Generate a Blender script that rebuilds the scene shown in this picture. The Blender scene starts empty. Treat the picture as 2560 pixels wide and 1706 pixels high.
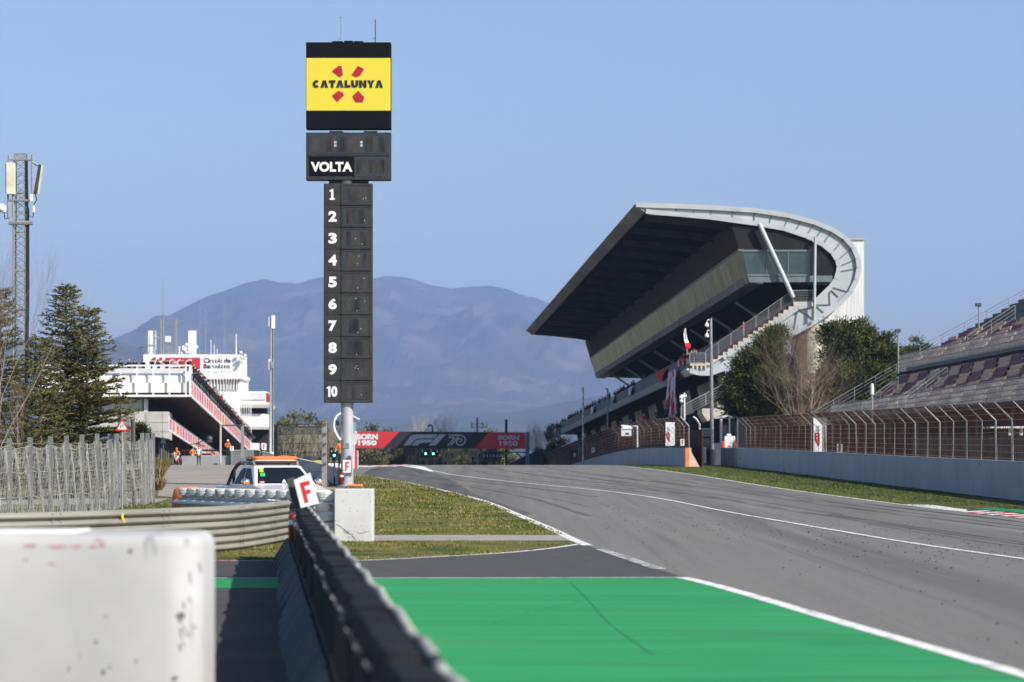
import bpy, bmesh, math, random
import numpy as np
from mathutils import Vector, Matrix

scene = bpy.context.scene
COL = scene.collection
rad = math.radians

# ------------------------------------------------------------------ camera
F, CX, HY, CH = 7111.1, 1280.0, 1130.0, 2.2      # photo pixels of a 2560 wide frame, eye height in metres
cam = bpy.data.cameras.new('camera')
cam.lens, cam.sensor_width = 100.0, 36.0
cam.shift_y = (HY - 853.0) / 2560.0
cam.clip_start, cam.clip_end = 0.5, 30000.0
cam.dof.use_dof = True
cam.dof.focus_distance = 108.0
cam.dof.aperture_fstop = 1.75
camo = bpy.data.objects.new('camera', cam)
camo.location = (0, 0, CH)
camo.rotation_euler = (rad(90), 0, 0)
COL.objects.link(camo)
scene.camera = camo

# ------------------------------------------------------------------ sky and sun
SUN_EL, SUN_AZ = rad(36), rad(49)                # azimuth: degrees right of straight behind the camera
sun_dir = Vector((math.cos(SUN_EL) * math.sin(SUN_AZ), -math.cos(SUN_EL) * math.cos(SUN_AZ), math.sin(SUN_EL)))
w = bpy.data.worlds.new('World')
scene.world = w
w.use_nodes = True
nt = w.node_tree
sky = nt.nodes.new('ShaderNodeTexSky')
sky.sky_type = 'NISHITA'
sky.sun_disc = False
sky.sun_elevation = SUN_EL
sky.sun_rotation = math.atan2(sun_dir.x, sun_dir.y)
sky.altitude = 150
sky.air_density, sky.dust_density, sky.ozone_density = 1.0, 1.5, 4.0
bg = nt.nodes['Background']
bg.inputs['Strength'].default_value = 0.116
nt.links.new(sky.outputs[0], bg.inputs['Color'])
sl = bpy.data.lights.new('sun', 'SUN')
sl.energy = 5.0
sl.angle = rad(0.53)
sl.color = (1.0, 0.94, 0.85)
so = bpy.data.objects.new('sun', sl)
so.rotation_euler = (-sun_dir).to_track_quat('-Z', 'Y').to_euler()
so.location = (60, -60, 80)
COL.objects.link(so)
scene.view_settings.view_transform = 'Standard'
scene.view_settings.look = 'None'
scene.view_settings.gamma = 1
scene.view_settings.exposure = 0.38
scene.cycles.use_denoising = True
scene.cycles.max_bounces = 6
scene.cycles.diffuse_bounces = 2
scene.cycles.glossy_bounces = 3
scene.cycles.transparent_max_bounces = 12
scene.cycles.volume_bounces = 0

# ------------------------------------------------------------------ geometry of the place
PROFILE = [(-60, 0), (70, 0), (100, .09), (150, .36), (200, .70), (240, .92), (265, .98), (285, .87), (305, .58),
           (330, .0), (350, -.55), (400, -2.0), (500, -4.9), (800, -13), (1100, -19), (1600, -25), (3000, -30), (40000, -30)]
_px = np.array([p[0] for p in PROFILE], float); _pz = np.array([p[1] for p in PROFILE], float)
KNOTS = sorted(set([-60, -20, 0, 20, 40, 60] + list(range(70, 421, 5)) + list(range(440, 1200, 40)) + [1400, 1600, 2000, 3000, 9000, 40000]))
def _smooth(y):
    k = [np.interp(y + d, _px, _pz) for d in (-12, -6, 0, 6, 12)]
    return float(np.mean(k)) if 60 < y < 450 else float(np.interp(y, _px, _pz))
_kz = np.array([_smooth(k) for k in KNOTS]); _ky = np.array(KNOTS, float)
def zg(y): return float(np.interp(y, _ky, _kz))

def P(px, py, Y):
    """world point seen at photo pixel (px, py), Y metres away"""
    return Vector(((px - CX) / F * Y, Y, CH + (HY - py) / F * Y))
def PX(px, Y): return (px - CX) / F * Y
def PZ(py, Y): return CH + (HY - py) / F * Y
def yimg(Y, h=0.0): return HY + F * (CH - zg(Y) - h) / Y
def G(px, py, h=0.0):
    """point on the ground (h above it) seen at a photo pixel"""
    a, b = 6.0, 268.0
    for _ in range(60):
        m = (a + b) / 2
        if yimg(m, h) > py: a = m
        else: b = m
    return Vector(((px - CX) / F * a, a, zg(a) + h))

# ------------------------------------------------------------------ objects
def tag(o, label=None, cat=None, group=None, kind=None):
    if label: o['label'] = label
    if cat: o['category'] = cat
    if group: o['group'] = group
    if kind: o['kind'] = kind
    return o
def thing(name, label, cat, loc=(0, 0, 0), group=None, rz=0.0):
    o = bpy.data.objects.new(name, None)
    o.empty_display_size = .3
    o.location = loc
    o.rotation_euler = (0, 0, rz)
    COL.objects.link(o)
    return tag(o, label, cat, group)
def adopt(o, parent, local=False):
    o.parent = parent
    if parent.type == 'EMPTY' and not local:
        o.matrix_parent_inverse = parent.matrix_basis.inverted()
    return o
def link_mesh(name, me, mats, parent=None, local=False):
    o = bpy.data.objects.new(name, me)
    if not isinstance(mats, (list, tuple)): mats = [mats]
    if not me.materials:
        for m in mats: me.materials.append(m)
    COL.objects.link(o)
    if parent is not None: adopt(o, parent, local)
    return o
def copy_tree(o, parent=None):
    c = o.copy()
    COL.objects.link(c)
    if parent is not None:
        inv = o.matrix_parent_inverse.copy(); c.parent = parent; c.matrix_parent_inverse = inv
    for ch in list(o.children): copy_tree(ch, c)
    return c

class MB:
    """collects faces and links them as ONE mesh object"""
    def __init__(s): s.v = []; s.f = []; s.m = []
    def add(s, vs, fs, m=0):
        n = len(s.v)
        s.v += [tuple(p) for p in vs]
        s.f += [tuple(i + n for i in f) for f in fs]
        s.m += [m] * len(fs)
        return s
    def hexa(s, p, m=0):
        return s.add(p, [(3, 2, 1, 0), (4, 5, 6, 7), (0, 1, 5, 4), (1, 2, 6, 5), (2, 3, 7, 6), (3, 0, 4, 7)], m)
    def box(s, c, d, rz=0.0, m=0, R=None):
        x, y, z = d[0] / 2, d[1] / 2, d[2] / 2
        p = [Vector(q) for q in ((-x, -y, -z), (x, -y, -z), (x, y, -z), (-x, y, -z), (-x, -y, z), (x, -y, z), (x, y, z), (-x, y, z))]
        if R is None: R = Matrix.Rotation(rz, 3, 'Z')
        c = Vector(c)
        return s.hexa([R @ q + c for q in p], m)
    def bx(s, x0, x1, y0, y1, z0, z1, m=0):
        return s.box(((x0 + x1) / 2, (y0 + y1) / 2, (z0 + z1) / 2), (abs(x1 - x0), abs(y1 - y0), abs(z1 - z0)), m=m)
    def prism(s, poly, vec, m=0):
        vec = Vector(vec); n = len(poly)
        a = [Vector(p) for p in poly]; b = [p + vec for p in a]
        fs = [tuple(range(n)), tuple(range(2 * n - 1, n - 1, -1))]
        fs += [(i, n + i, n + (i + 1) % n, (i + 1) % n) for i in range(n)]
        return s.add(a + b, fs, m)
    def tube(s, pts, r, n=6, m=0, caps=True):
        pts = [Vector(p) for p in pts]
        rs = r if isinstance(r, (list, tuple)) else [r] * len(pts)
        vs = []; fs = []; up = None
        for i, p in enumerate(pts):
            d = (pts[min(i + 1, len(pts) - 1)] - pts[max(i - 1, 0)])
            if d.length < 1e-9: d = Vector((0, 0, 1))
            d.normalize()
            if up is None:
                up = d.orthogonal().normalized()
            else:
                up = (up - d * up.dot(d))
                up = up.normalized() if up.length > 1e-6 else d.orthogonal().normalized()
            w_ = d.cross(up)
            for k in range(n):
                a = 2 * math.pi * k / n
                vs.append(p + (up * math.cos(a) + w_ * math.sin(a)) * rs[i])
        for i in range(len(pts) - 1):
            for k in range(n):
                k2 = (k + 1) % n
                fs.append((i * n + k, i * n + k2, (i + 1) * n + k2, (i + 1) * n + k))
        if caps:
            fs.append(tuple(range(n - 1, -1, -1)))
            fs.append(tuple(range((len(pts) - 1) * n, len(pts) * n)))
        return s.add(vs, fs, m)
    def bar(s, a, b, w_, d, m=0, up=(0, 0, 1)):
        a, b = Vector(a), Vector(b); t = (b - a).normalized()
        sd = t.cross(Vector(up))
        sd = sd.normalized() if sd.length > 1e-6 else Vector((1, 0, 0))
        u = sd.cross(t).normalized()
        sd *= w_ / 2; u *= d / 2
        return s.hexa([a - sd - u, a + sd - u, b + sd - u, b - sd - u, a - sd + u, a + sd + u, b + sd + u, b - sd + u], m)
    def lathe(s, prof, n=16, c=(0, 0, 0), m=0, R=None):
        c = Vector(c); vs = []; fs = []
        for r, z in prof:
            for k in range(n):
                a = 2 * math.pi * k / n
                q = Vector((r * math.cos(a), r * math.sin(a), z))
                vs.append((R @ q if R else q) + c)
        for i in range(len(prof) - 1):
            for k in range(n):
                k2 = (k + 1) % n
                fs.append((i * n + k, i * n + k2, (i + 1) * n + k2, (i + 1) * n + k))
        fs.append(tuple(range(n - 1, -1, -1)))
        fs.append(tuple(range((len(prof) - 1) * n, len(prof) * n)))
        return s.add(vs, fs, m)
    def ball(s, c, r, n=10, k=6, m=0, sc=(1, 1, 1)):
        prof = [(max(1e-4, r * math.sin(math.pi * i / k)) * sc[0], -r * math.cos(math.pi * i / k) * sc[2]) for i in range(k + 1)]
        return s.lathe(prof, n, c, m)
    def build(s, name, mats, parent=None, smooth=False, bevel=0, local=False, fix=True):
        me = bpy.data.meshes.new(name)
        me.from_pydata(s.v, [], s.f)
        if not isinstance(mats, (list, tuple)): mats = [mats]
        for q in mats: me.materials.append(q)
        if len(mats) > 1: me.polygons.foreach_set('material_index', s.m)
        if fix and len(s.f) < 60000:
            bm = bmesh.new(); bm.from_mesh(me)
            bmesh.ops.recalc_face_normals(bm, faces=bm.faces)
            bm.to_mesh(me); bm.free()
        if smooth: me.polygons.foreach_set('use_smooth', [True] * len(me.polygons))
        o = bpy.data.objects.new(name, me)
        COL.objects.link(o)
        if smooth:
            md = o.modifiers.new('edge', 'EDGE_SPLIT'); md.split_angle = rad(42)
        if bevel:
            b = o.modifiers.new('bevel', 'BEVEL'); b.width = bevel; b.segments = 2; b.limit_method = 'ANGLE'
        if parent is not None: adopt(o, parent, local)
        return o

# ------------------------------------------------------------------ materials
def mat(name, col, rough=.65, var=.12, scale=2.0, metal=0.0, bump=0.0, bscale=40.0, stretch=(1, 1, 1), col2=None, island=0.0, spec=.4, rot=0.0, detail=5, lo=.35, hi=.65):
    m = bpy.data.materials.new(name)
    m.use_nodes = True
    n, l = m.node_tree.nodes, m.node_tree.links
    b = n['Principled BSDF']
    b.inputs['Roughness'].default_value = rough
    b.inputs['Metallic'].default_value = metal
    b.inputs['Specular IOR Level'].default_value = spec if rough < .75 else .12
    tc = n.new('ShaderNodeTexCoord'); mp = n.new('ShaderNodeMapping')
    mp.inputs['Scale'].default_value = stretch
    mp.inputs['Rotation'].default_value = (0, 0, rot)
    l.new(tc.outputs['Object'], mp.inputs['Vector'])
    nz = n.new('ShaderNodeTexNoise')
    nz.inputs['Scale'].default_value = scale; nz.inputs['Detail'].default_value = detail
    l.new(mp.outputs[0], nz.inputs['Vector'])
    rp = n.new('ShaderNodeValToRGB')
    c1 = [max(0, c * (1 - var)) for c in col]; c2 = [c * (1 + var) for c in col] if col2 is None else list(col2)
    if col2 is not None: c1 = list(col)
    rp.color_ramp.elements[0].position = lo; rp.color_ramp.elements[1].position = hi
    rp.color_ramp.elements[0].color = (*c1, 1); rp.color_ramp.elements[1].color = (*c2, 1)
    l.new(nz.outputs['Fac'], rp.inputs[0])
    out = rp.outputs[0]
    if island:
        ge = n.new('ShaderNodeNewGeometry'); hs = n.new('ShaderNodeHueSaturation')
        mr = n.new('ShaderNodeMapRange')
        mr.inputs['To Min'].default_value = 1 - island; mr.inputs['To Max'].default_value = 1 + island
        l.new(ge.outputs['Random Per Island'], mr.inputs['Value'])
        l.new(mr.outputs[0], hs.inputs['Value'])
        l.new(out, hs.inputs['Color'])
        out = hs.outputs[0]
    l.new(out, b.inputs['Base Color'])
    if bump:
        nb = n.new('ShaderNodeTexNoise'); nb.inputs['Scale'].default_value = bscale; nb.inputs['Detail'].default_value = 4
        l.new(tc.outputs['Object'], nb.inputs['Vector'])
        bp = n.new('ShaderNodeBump'); bp.inputs['Strength'].default_value = bump; bp.inputs['Distance'].default_value = .05
        l.new(nb.outputs['Fac'], bp.inputs['Height']); l.new(bp.outputs[0], b.inputs['Normal'])
    return m
def layer(m, col, scale, lo, hi, stretch=(1, 1, 1), detail=6, seed=0.0, rot=0.0):
    """mix another colour over a material's base colour where a noise is high (stains, scuffs, wear)"""
    n, l = m.node_tree.nodes, m.node_tree.links
    b = n['Principled BSDF']
    src = b.inputs['Base Color'].links[0].from_socket
    tc = n.new('ShaderNodeTexCoord'); mp = n.new('ShaderNodeMapping')
    mp.inputs['Scale'].default_value = stretch; mp.inputs['Location'].default_value = (seed, seed * .7, seed * 1.3)
    mp.inputs['Rotation'].default_value = (0, 0, rot)
    l.new(tc.outputs['Object'], mp.inputs['Vector'])
    nz = n.new('ShaderNodeTexNoise'); nz.inputs['Scale'].default_value = scale; nz.inputs['Detail'].default_value = detail
    l.new(mp.outputs[0], nz.inputs['Vector'])
    mr = n.new('ShaderNodeMapRange'); mr.inputs['From Min'].default_value = lo; mr.inputs['From Max'].default_value = hi
    l.new(nz.outputs['Fac'], mr.inputs['Value'])
    mx = n.new('ShaderNodeMix'); mx.data_type = 'RGBA'
    l.new(mr.outputs[0], mx.inputs['Factor']); l.new(src, mx.inputs['A'])
    mx.inputs['B'].default_value = (*col, 1)
    l.new(mx.outputs['Result'], b.inputs['Base Color'])
    return m
def glow(name, col, strength):
    m = mat(name, col, .4)
    b = m.node_tree.nodes['Principled BSDF']
    b.inputs['Emission Color'].default_value = (*col, 1); b.inputs['Emission Strength'].default_value = strength
    return m
def glass(name, col, rough=.04, alpha=1.0, spec=.8):
    m = mat(name, col, rough, .2, .8, spec=spec)
    if alpha < 1: m.node_tree.nodes['Principled BSDF'].inputs['Alpha'].default_value = alpha
    return m

M = {}
M['asphalt'] = layer(layer(layer(layer(mat('asphalt', (.183, .174, .160), .95, .07, 2.4, stretch=(1, .02, 1), rot=rad(-4.5), bump=.3, bscale=60), (.115, .110, .107), .33, .50, .80, (1, .012, 1), seed=3, rot=rad(-4)), (.12, .115, .11), 1.9, .56, .80, (1, .006, 1), seed=17, rot=rad(-4.5)), (.235, .222, .20), 1.1, .56, .80, (1, .03, 1), seed=11, rot=rad(-3.5)), (.105, .10, .098), 22, .50, .72, seed=5)
M['asphalt_dark'] = layer(mat('dark asphalt', (.078, .077, .078), .9, .18, 6, stretch=(.25, 1, 1), bump=.5, bscale=50), (.12, .12, .12), 35, .5, .8)
M['asphalt_old'] = layer(mat('worn asphalt with shade', (.080, .076, .071), .95, .12, .6, stretch=(.4, 1, 1), bump=.3), (.05, .048, .046), .5, .55, .75, (.5, 1, 1), seed=4)  # base tone darkened to include the shade lying on the service path
M['apron'] = layer(mat('pale worn asphalt', (.30, .265, .23), .95, .12, .3, stretch=(.4, 1, 1), bump=.3), (.20, .175, .15), .3, .55, .75, (.5, 1, 1), seed=4)
M['asphalt_lane'] = layer(mat('pit exit asphalt', (.105, .103, .102), .9, .10, 2, stretch=(1, .04, 1), bump=.3), (.06, .06, .06), .6, .5, .75, (1, .02, 1), seed=8)
M['green'] = layer(layer(mat('green paint', (.024, .275, .088), .75, .10, 1.2, stretch=(.12, 1, 1), bump=.25, bscale=60), (.045, .22, .075), 2.2, .5, .8, (.06, 1, 1), seed=2, rot=rad(-5)), (.06, .34, .12), 3.5, .55, .85, (.05, 1, 1), seed=7)
layer(M['green'], (.055, .24, .09), .9, .55, .75, (.12, .5, 1), seed=19, rot=rad(-12)); layer(M['green'], (.03, .16, .06), 5, .58, .75, (.06, .6, 1), seed=23, rot=rad(-8)); layer(M['green'], (.10, .22, .11), 26, .62, .75, seed=29)
M['white_line'] = layer(mat('white road paint', (.70, .69, .66), .8, .08, 5), (.28, .27, .26), 6, .52, .75, (1, .3, 1))
M['faded_line'] = layer(mat('faded road paint', (.42, .41, .40), .8, .08, 5), (.16, .155, .15), 4, .45, .62, (1, .3, 1))
M['kerb_red'] = mat('red kerb paint', (.42, .035, .045), .7, .15, 4)
M['concrete'] = layer(mat('concrete', (.46, .45, .41), .9, .10, 1.2, bump=.2), (.30, .29, .26), .7, .55, .8, (1, 1, .3), seed=2)
M['path'] = mat('pale concrete path', (.30, .275, .25), .95, .12, 1.0, bump=.2)
M['earth'] = layer(mat('dry grass earth', (.12, .115, .045), 1, .25, .35, bump=.3, bscale=8), (.17, .13, .065), 1.3, .5, .7)
M['grass_soil'] = layer(layer(mat('grass soil', (.10, .102, .028), 1, .25, .5, bump=.5, bscale=14), (.15, .125, .048), .9, .48, .66, seed=3), (.05, .085, .02), .45, .52, .66, seed=9)
M['grass_soil_r'] = layer(mat('verge soil', (.085, .100, .026), 1, .22, .6, bump=.5, bscale=14), (.14, .135, .045), 1.1, .52, .7, seed=3)
M['wall_grey'] = layer(layer(mat('painted concrete wall', (.36, .385, .415), .8, .07, .5, bump=.12, bscale=10), (.26, .275, .30), 1.3, .55, .85, (1, 1, .25), seed=6), (.12, .12, .13), 3.0, .70, .76, (1, .6, 1), seed=14)
M['white'] = mat('white paint', (.78, .78, .76), .55, .05, 1.5)
M['white_wall'] = layer(mat('white render', (.74, .74, .72), .8, .05, .4), (.55, .54, .51), .5, .6, .85, (1, 1, .2), seed=4)
M['metal_w'] = mat('white painted steel', (.66, .66, .64), .45, .08, 3, metal=.1)
M['steel'] = mat('galvanised steel', (.27, .275, .28), .55, .15, 4, metal=.3)
M['steel_d'] = mat('dark steel', (.07, .075, .08), .5, .2, 4, metal=.4)
M['black'] = mat('matt black', (.014, .014, .016), .6, .2, 3)
M['rust'] = layer(mat('rusty wire', (.12, .05, .024), .9, .3, 5), (.18, .09, .045), 1, .5, .7)
M['red'] = mat('red paint', (.58, .03, .04), .5, .08, 3)
M['orange'] = mat('orange plastic', (.75, .20, .06), .6, .12, 3)
M['yellow'] = mat('yellow paint', (.75, .62, .04), .6, .08, 3)
# ------------------------------------------------------------------ the ground and everything painted on it
def structure(o): o['kind'] = 'structure'; return o
def drape(bm, off):
    y0 = min(v.co.y for v in bm.verts); y1 = max(v.co.y for v in bm.verts)
    for k in KNOTS:
        if y0 + 1e-4 < k < y1 - 1e-4:
            bmesh.ops.bisect_plane(bm, geom=bm.verts[:] + bm.edges[:] + bm.faces[:], dist=1e-5, plane_co=(0, k, 0), plane_no=(0, 1, 0))
    for v in bm.verts: v.co.z = zg(v.co.y) + off
def finish_sheet(name, bm, m, parent=None):
    me = bpy.data.meshes.new(name)
    bmesh.ops.recalc_face_normals(bm, faces=bm.faces)
    for f in bm.faces:
        if f.normal.z < 0: f.normal_flip()
    bm.to_mesh(me); bm.free()
    return structure(link_mesh(name, me, m, parent))
def sheet(name, pts, off, m):
    """a thin surface lying on the ground, outline in world x, y"""
    bm = bmesh.new()
    f = bm.faces.new([bm.verts.new((p[0], p[1], 0)) for p in pts])
    bmesh.ops.triangulate(bm, faces=[f])
    drape(bm, off)
    return finish_sheet(name, bm, m)
def gx(pix): return [tuple(G(*p)[:2]) for p in pix]
def dense(pts, step=6.0):
    out = []
    for a, b in zip(pts[:-1], pts[1:]):
        n = max(1, int(math.dist(a, b) / step))
        out += [(a[0] + (b[0] - a[0]) * i / n, a[1] + (b[1] - a[1]) * i / n) for i in range(n)]
    return out + [pts[-1]]
def smooth_path(pts, it=2):
    for _ in range(it):
        q = [pts[0]]
        for a, b in zip(pts[:-1], pts[1:]):
            q += [(a[0] * .75 + b[0] * .25, a[1] * .75 + b[1] * .25), (a[0] * .25 + b[0] * .75, a[1] * .25 + b[1] * .75)]
        pts = q + [pts[-1]]
    return pts
def stripe(name, pts, width, off, m):
    bm = bmesh.new(); vs = []
    for i, p in enumerate(pts):
        a = Vector(pts[max(i - 1, 0)]); b = Vector(pts[min(i + 1, len(pts) - 1)])
        d = (b - a).normalized(); n = Vector((-d.y, d.x)) * width / 2
        vs.append((bm.verts.new((p[0] + n.x, p[1] + n.y, 0)), bm.verts.new((p[0] - n.x, p[1] - n.y, 0))))
    for a, b in zip(vs[:-1], vs[1:]): bm.faces.new((a[0], b[0], b[1], a[1]))
    drape(bm, off)
    return finish_sheet(name, bm, m)

bm = bmesh.new()
xs = [-30000, -6000, -1500, -400, -120, -60, -30, -15, 0, 15, 30, 60, 120, 400, 1500, 6000, 30000]
rows = [[bm.verts.new((x, y, zg(y))) for x in xs] for y in KNOTS]
for a, b in zip(rows[:-1], rows[1:]):
    for i in range(len(xs) - 1): bm.faces.new((a[i], a[i + 1], b[i + 1], b[i]))
ground = finish_sheet('ground', bm, M['earth'])

L1 = smooth_path(gx([(883, 1188), (960, 1197), (1050, 1213), (1158, 1239), (1229, 1259), (1322, 1300), (1393, 1330), (1454, 1361), (1519, 1380), (1704, 1444), (1824, 1475), (1987, 1523), (2150, 1572), (2314, 1619), (2560, 1690)]), 1)
L1 = L1 + [(L1[-1][0] + .088 * k, L1[-1][1] - k) for k in (6, 14, 24)]
L2 = smooth_path(gx([(1046, 1166), (1098, 1183), (1217, 1199), (1420, 1219), (1514, 1228), (1655, 1247), (1824, 1282), (2042, 1319), (2287, 1361), (2560, 1399)]), 1)
L2 = L2 + [(L2[-1][0] + .1 * k, L2[-1][1] - k) for k in (10, 25, 40)]
L3 = smooth_path(gx([(1536, 1164.5), (1715, 1184), (1933, 1220), (2150, 1249), (2303, 1269), (2560, 1296)]), 1)
L3 = L3 + [(L3[-1][0] + .06 * k, L3[-1][1] - k) for k in (15, 40, 80)]

def d_at(p, t, dx=-.055): return (p[0] + dx * t, p[1] + t)
far_l = [(-17, 262)] + [d_at((-17, 262), t) for t in (100, 300, 700)]
track_poly = [p for p in L1[::-1]] + [(-8.6, 150), (-12.5, 200), (-16.5, 255)] + [d_at((-16.5, 255), t) for t in (60, 200, 700)] + [d_at((12, 258), t) for t in (700, 200, 60)] + [(L3[0][0], L3[0][1])] + L3[1:]
sheet('track', track_poly, .004, M['asphalt'])
lane = [L1[0]] + [p for p in L1 if p[1] > 95] + gx([(1330, 1285), (1188, 1237), (1150, 1212), (1084, 1182), (1046, 1167)]) + [(-12, 250), (-8.9, 155)]
sheet('pit_exit_lane', lane, .008, M['asphalt_lane'])
sheet('grass_verge', L3[:] + gx([(2700, 1310)])[:0] + [(23.5, 40), (22.3, 100), (20.95, 116), (19.9, 180), (18.9, 255), (16.5, 262), (14.8, 241), (12.0, 262)], .012, M['grass_soil_r'])
# left infield: grass field, concrete path, grass strip, dark access road, green run-off
block_r = [(858, 1188), (860, 1330)]
field = [p for p in L1 if p[1] > 71.5] + gx([(1440, 1339), (1200, 1339), (935, 1339)]) + [(-7, 75), (-10, 82), (-10, 110), (-8.4, 150)]
sheet('grass_field', field, .008, M['grass_soil'])
Yp0, Yp1 = G(1000, 1353)[1], G(1000, 1339)[1]
sheet('concrete_path', [(-10, Yp0), (G(1437, 1354)[0] - .1, Yp0), (G(1420, 1339)[0] - .15, Yp1), (-10, Yp1)], .012, M['path'])
curve = gx([(1454, 1361), (1370, 1374), (1280, 1383), (1150, 1391), (1040, 1397), (919, 1403)])
curve = curve + [(-3.3, 57.3), (-5.0, 57.0), (-9, 57.2), (-16, 58.5), (-30, 62)]
curve = smooth_path(curve, 2)
sheet('grass_strip', [p for p in curve if p[0] > -12] + [(-12, 57.9), (-12, Yp0), (G(1437, 1354)[0] - .1, Yp0)], .009, M['grass_soil'])
Yg = G(1000, 1447.5)[1]
road = curve + [(-30, Yg), (-3, Yg), G(1704, 1446)[:2]] + [p for p in L1[::-1] if G(1704, 1446)[1] < p[1] < curve[0][1]]
sheet('access_road', road, .006, M['asphalt_dark'])
Gx, Gy = G(1704, 1446)[:2]
green = [(-3.42, Yg), (Gx, Gy)] + [p for p in L1 if p[1] < Gy - .2] + [(1.0, L1[-1][1]), (.9, 0), (-.2, 12.9)]
sheet('green_runoff', green, .010, M['green'])
sheet('green_band', [(-30, Yg - 3.6), (-3.1, Yg - 3.6), (-3.1, Yg - .05), (-30, Yg - .05)], .010, M['green'])
sheet('service_path', [(-30, 0), (.5, 0), (-.6, 13), (-3.3, Yg - 3.65), (-30, Yg - 3.65)], .006, M['asphalt_old'])
stripe('edge_line', [p for p in L1 if p[1] > curve[0][1] - 3.5], .27, .016, M['white_line'])
stripe('worn_edge_line', [p for p in L1 if Gy - .4 < p[1] < curve[0][1] - 3.2], .26, .016, M['faded_line'])
stripe('runoff_edge_line', [(Gx, Gy)] + [p for p in L1 if p[1] < Gy - .3], .24, .016, M['white_line'])
stripe('centre_line', L2, .16, .016, M['white_line'])
stripe('right_edge_line', L3, .18, .016, M['white_line'])
stripe('road_edge_line', curve, .16, .016, M['white_line'])
stripe('runoff_border_line', [(-30, Yg), (-3.0, Yg), (0, Yg), (Gx, Gy)], .13, .018, M['white_line'])
# painted triangle and kerb by the pit exit nose, far away
sheet('painted_nose', gx([(1010, 1167), (1046, 1165.6), (1062, 1168), (1086, 1182), (1060, 1176), (1030, 1170)]), .020, M['white_line'])
def kerb(name, a, b, n, w_, h, first=0):
    mb = MB()
    for i in range(n):
        t0, t1 = i / n, (i + 1) / n
        p0 = Vector((a[0] + (b[0] - a[0]) * t0, a[1] + (b[1] - a[1]) * t0)); p1 = Vector((a[0] + (b[0] - a[0]) * t1, a[1] + (b[1] - a[1]) * t1))
        d = (p1 - p0).normalized(); nn = Vector((d.y, -d.x)) * w_
        z0, z1 = zg(p0.y), zg(p1.y)
        q = [(p0.x, p0.y, z0 + .02), (p1.x, p1.y, z1 + .02), (p1.x + nn.x, p1.y + nn.y, z1 + h), (p0.x + nn.x, p0.y + nn.y, z0 + h)]
        lo = [(x, y, zg(y) - .05) for x, y, _ in q]
        mb.hexa(lo + q, (i + first) % 2)
    return structure(mb.build(name, [M['white_line'], M['kerb_red']]))
ka, kb = G(2630, 1304), G(2395, 1281)
kerb('red_white_kerb', (ka.x, ka.y), (kb.x + .1, kb.y), 13, 1.3, .09)
wk = gx([(2259, 1262), (2303, 1268), (2400, 1279), (2420, 1281.5), (2417, 1275), (2330, 1264)])
sheet('white_kerb_run', wk, .02, M['white_line'])
sheet('green_kerb_backing', gx([(2480, 1275.5), (2620, 1286), (2640, 1296), (2560, 1290), (2440, 1278.5)]), .09, M['green'])
far_k = gx([(935, 1168), (1040, 1166)])
kerb('far_kerb', G(930, 1168)[:2], G(1045, 1165)[:2], 9, -1.2, .10)
rk = gx([(575, 1411), (612, 1413)])
sheet('red_kerb_scrap', [(-7.2, 57.35), (-5.5, 57.2), (-5.5, 57.75), (-7.2, 57.9)], .02, M['kerb_red'])
# pit entry apron on the left
apron = gx([(395, 1240), (470, 1246), (640, 1240), (800, 1230), (862, 1222)]) + [(-10.2, 150), (-22, 262), (-26.5, 276), (-34, 276), (-32.9, 262)] + gx([(408, 1185), (398, 1215)])
sheet('pit_entry_apron', apron, .005, M['apron'])
sheet('pit_lane', [(-36, 276.05), (-22, 276.05), (-23.5, 300), (-34, 480), (-46, 480), (-38, 300)], .005, M['asphalt_old'])
sheet('left_lawn', [(-9.5, 84), (-10.5, 108), (-13.8, 112)] + gx([(395, 1242)]) + [(-18, 112), (-22, 66), (-9.5, 66)], .006, M['grass_soil_r'])
sheet('dirt_track', [(-30, 124), (-14.6, 121), (-14.2, 113), (-16, 110), (-30, 112)], .008, M['path'])
# narrow skid marks and the crack in the green paint
stripe('tyre_mark', smooth_path(gx([(1425, 1457), (1470, 1500), (1520, 1560), (1590, 1610), (1634, 1640)])), .03, .013, mat('faint mark in green paint', (.030, .20, .075), .8))

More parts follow.
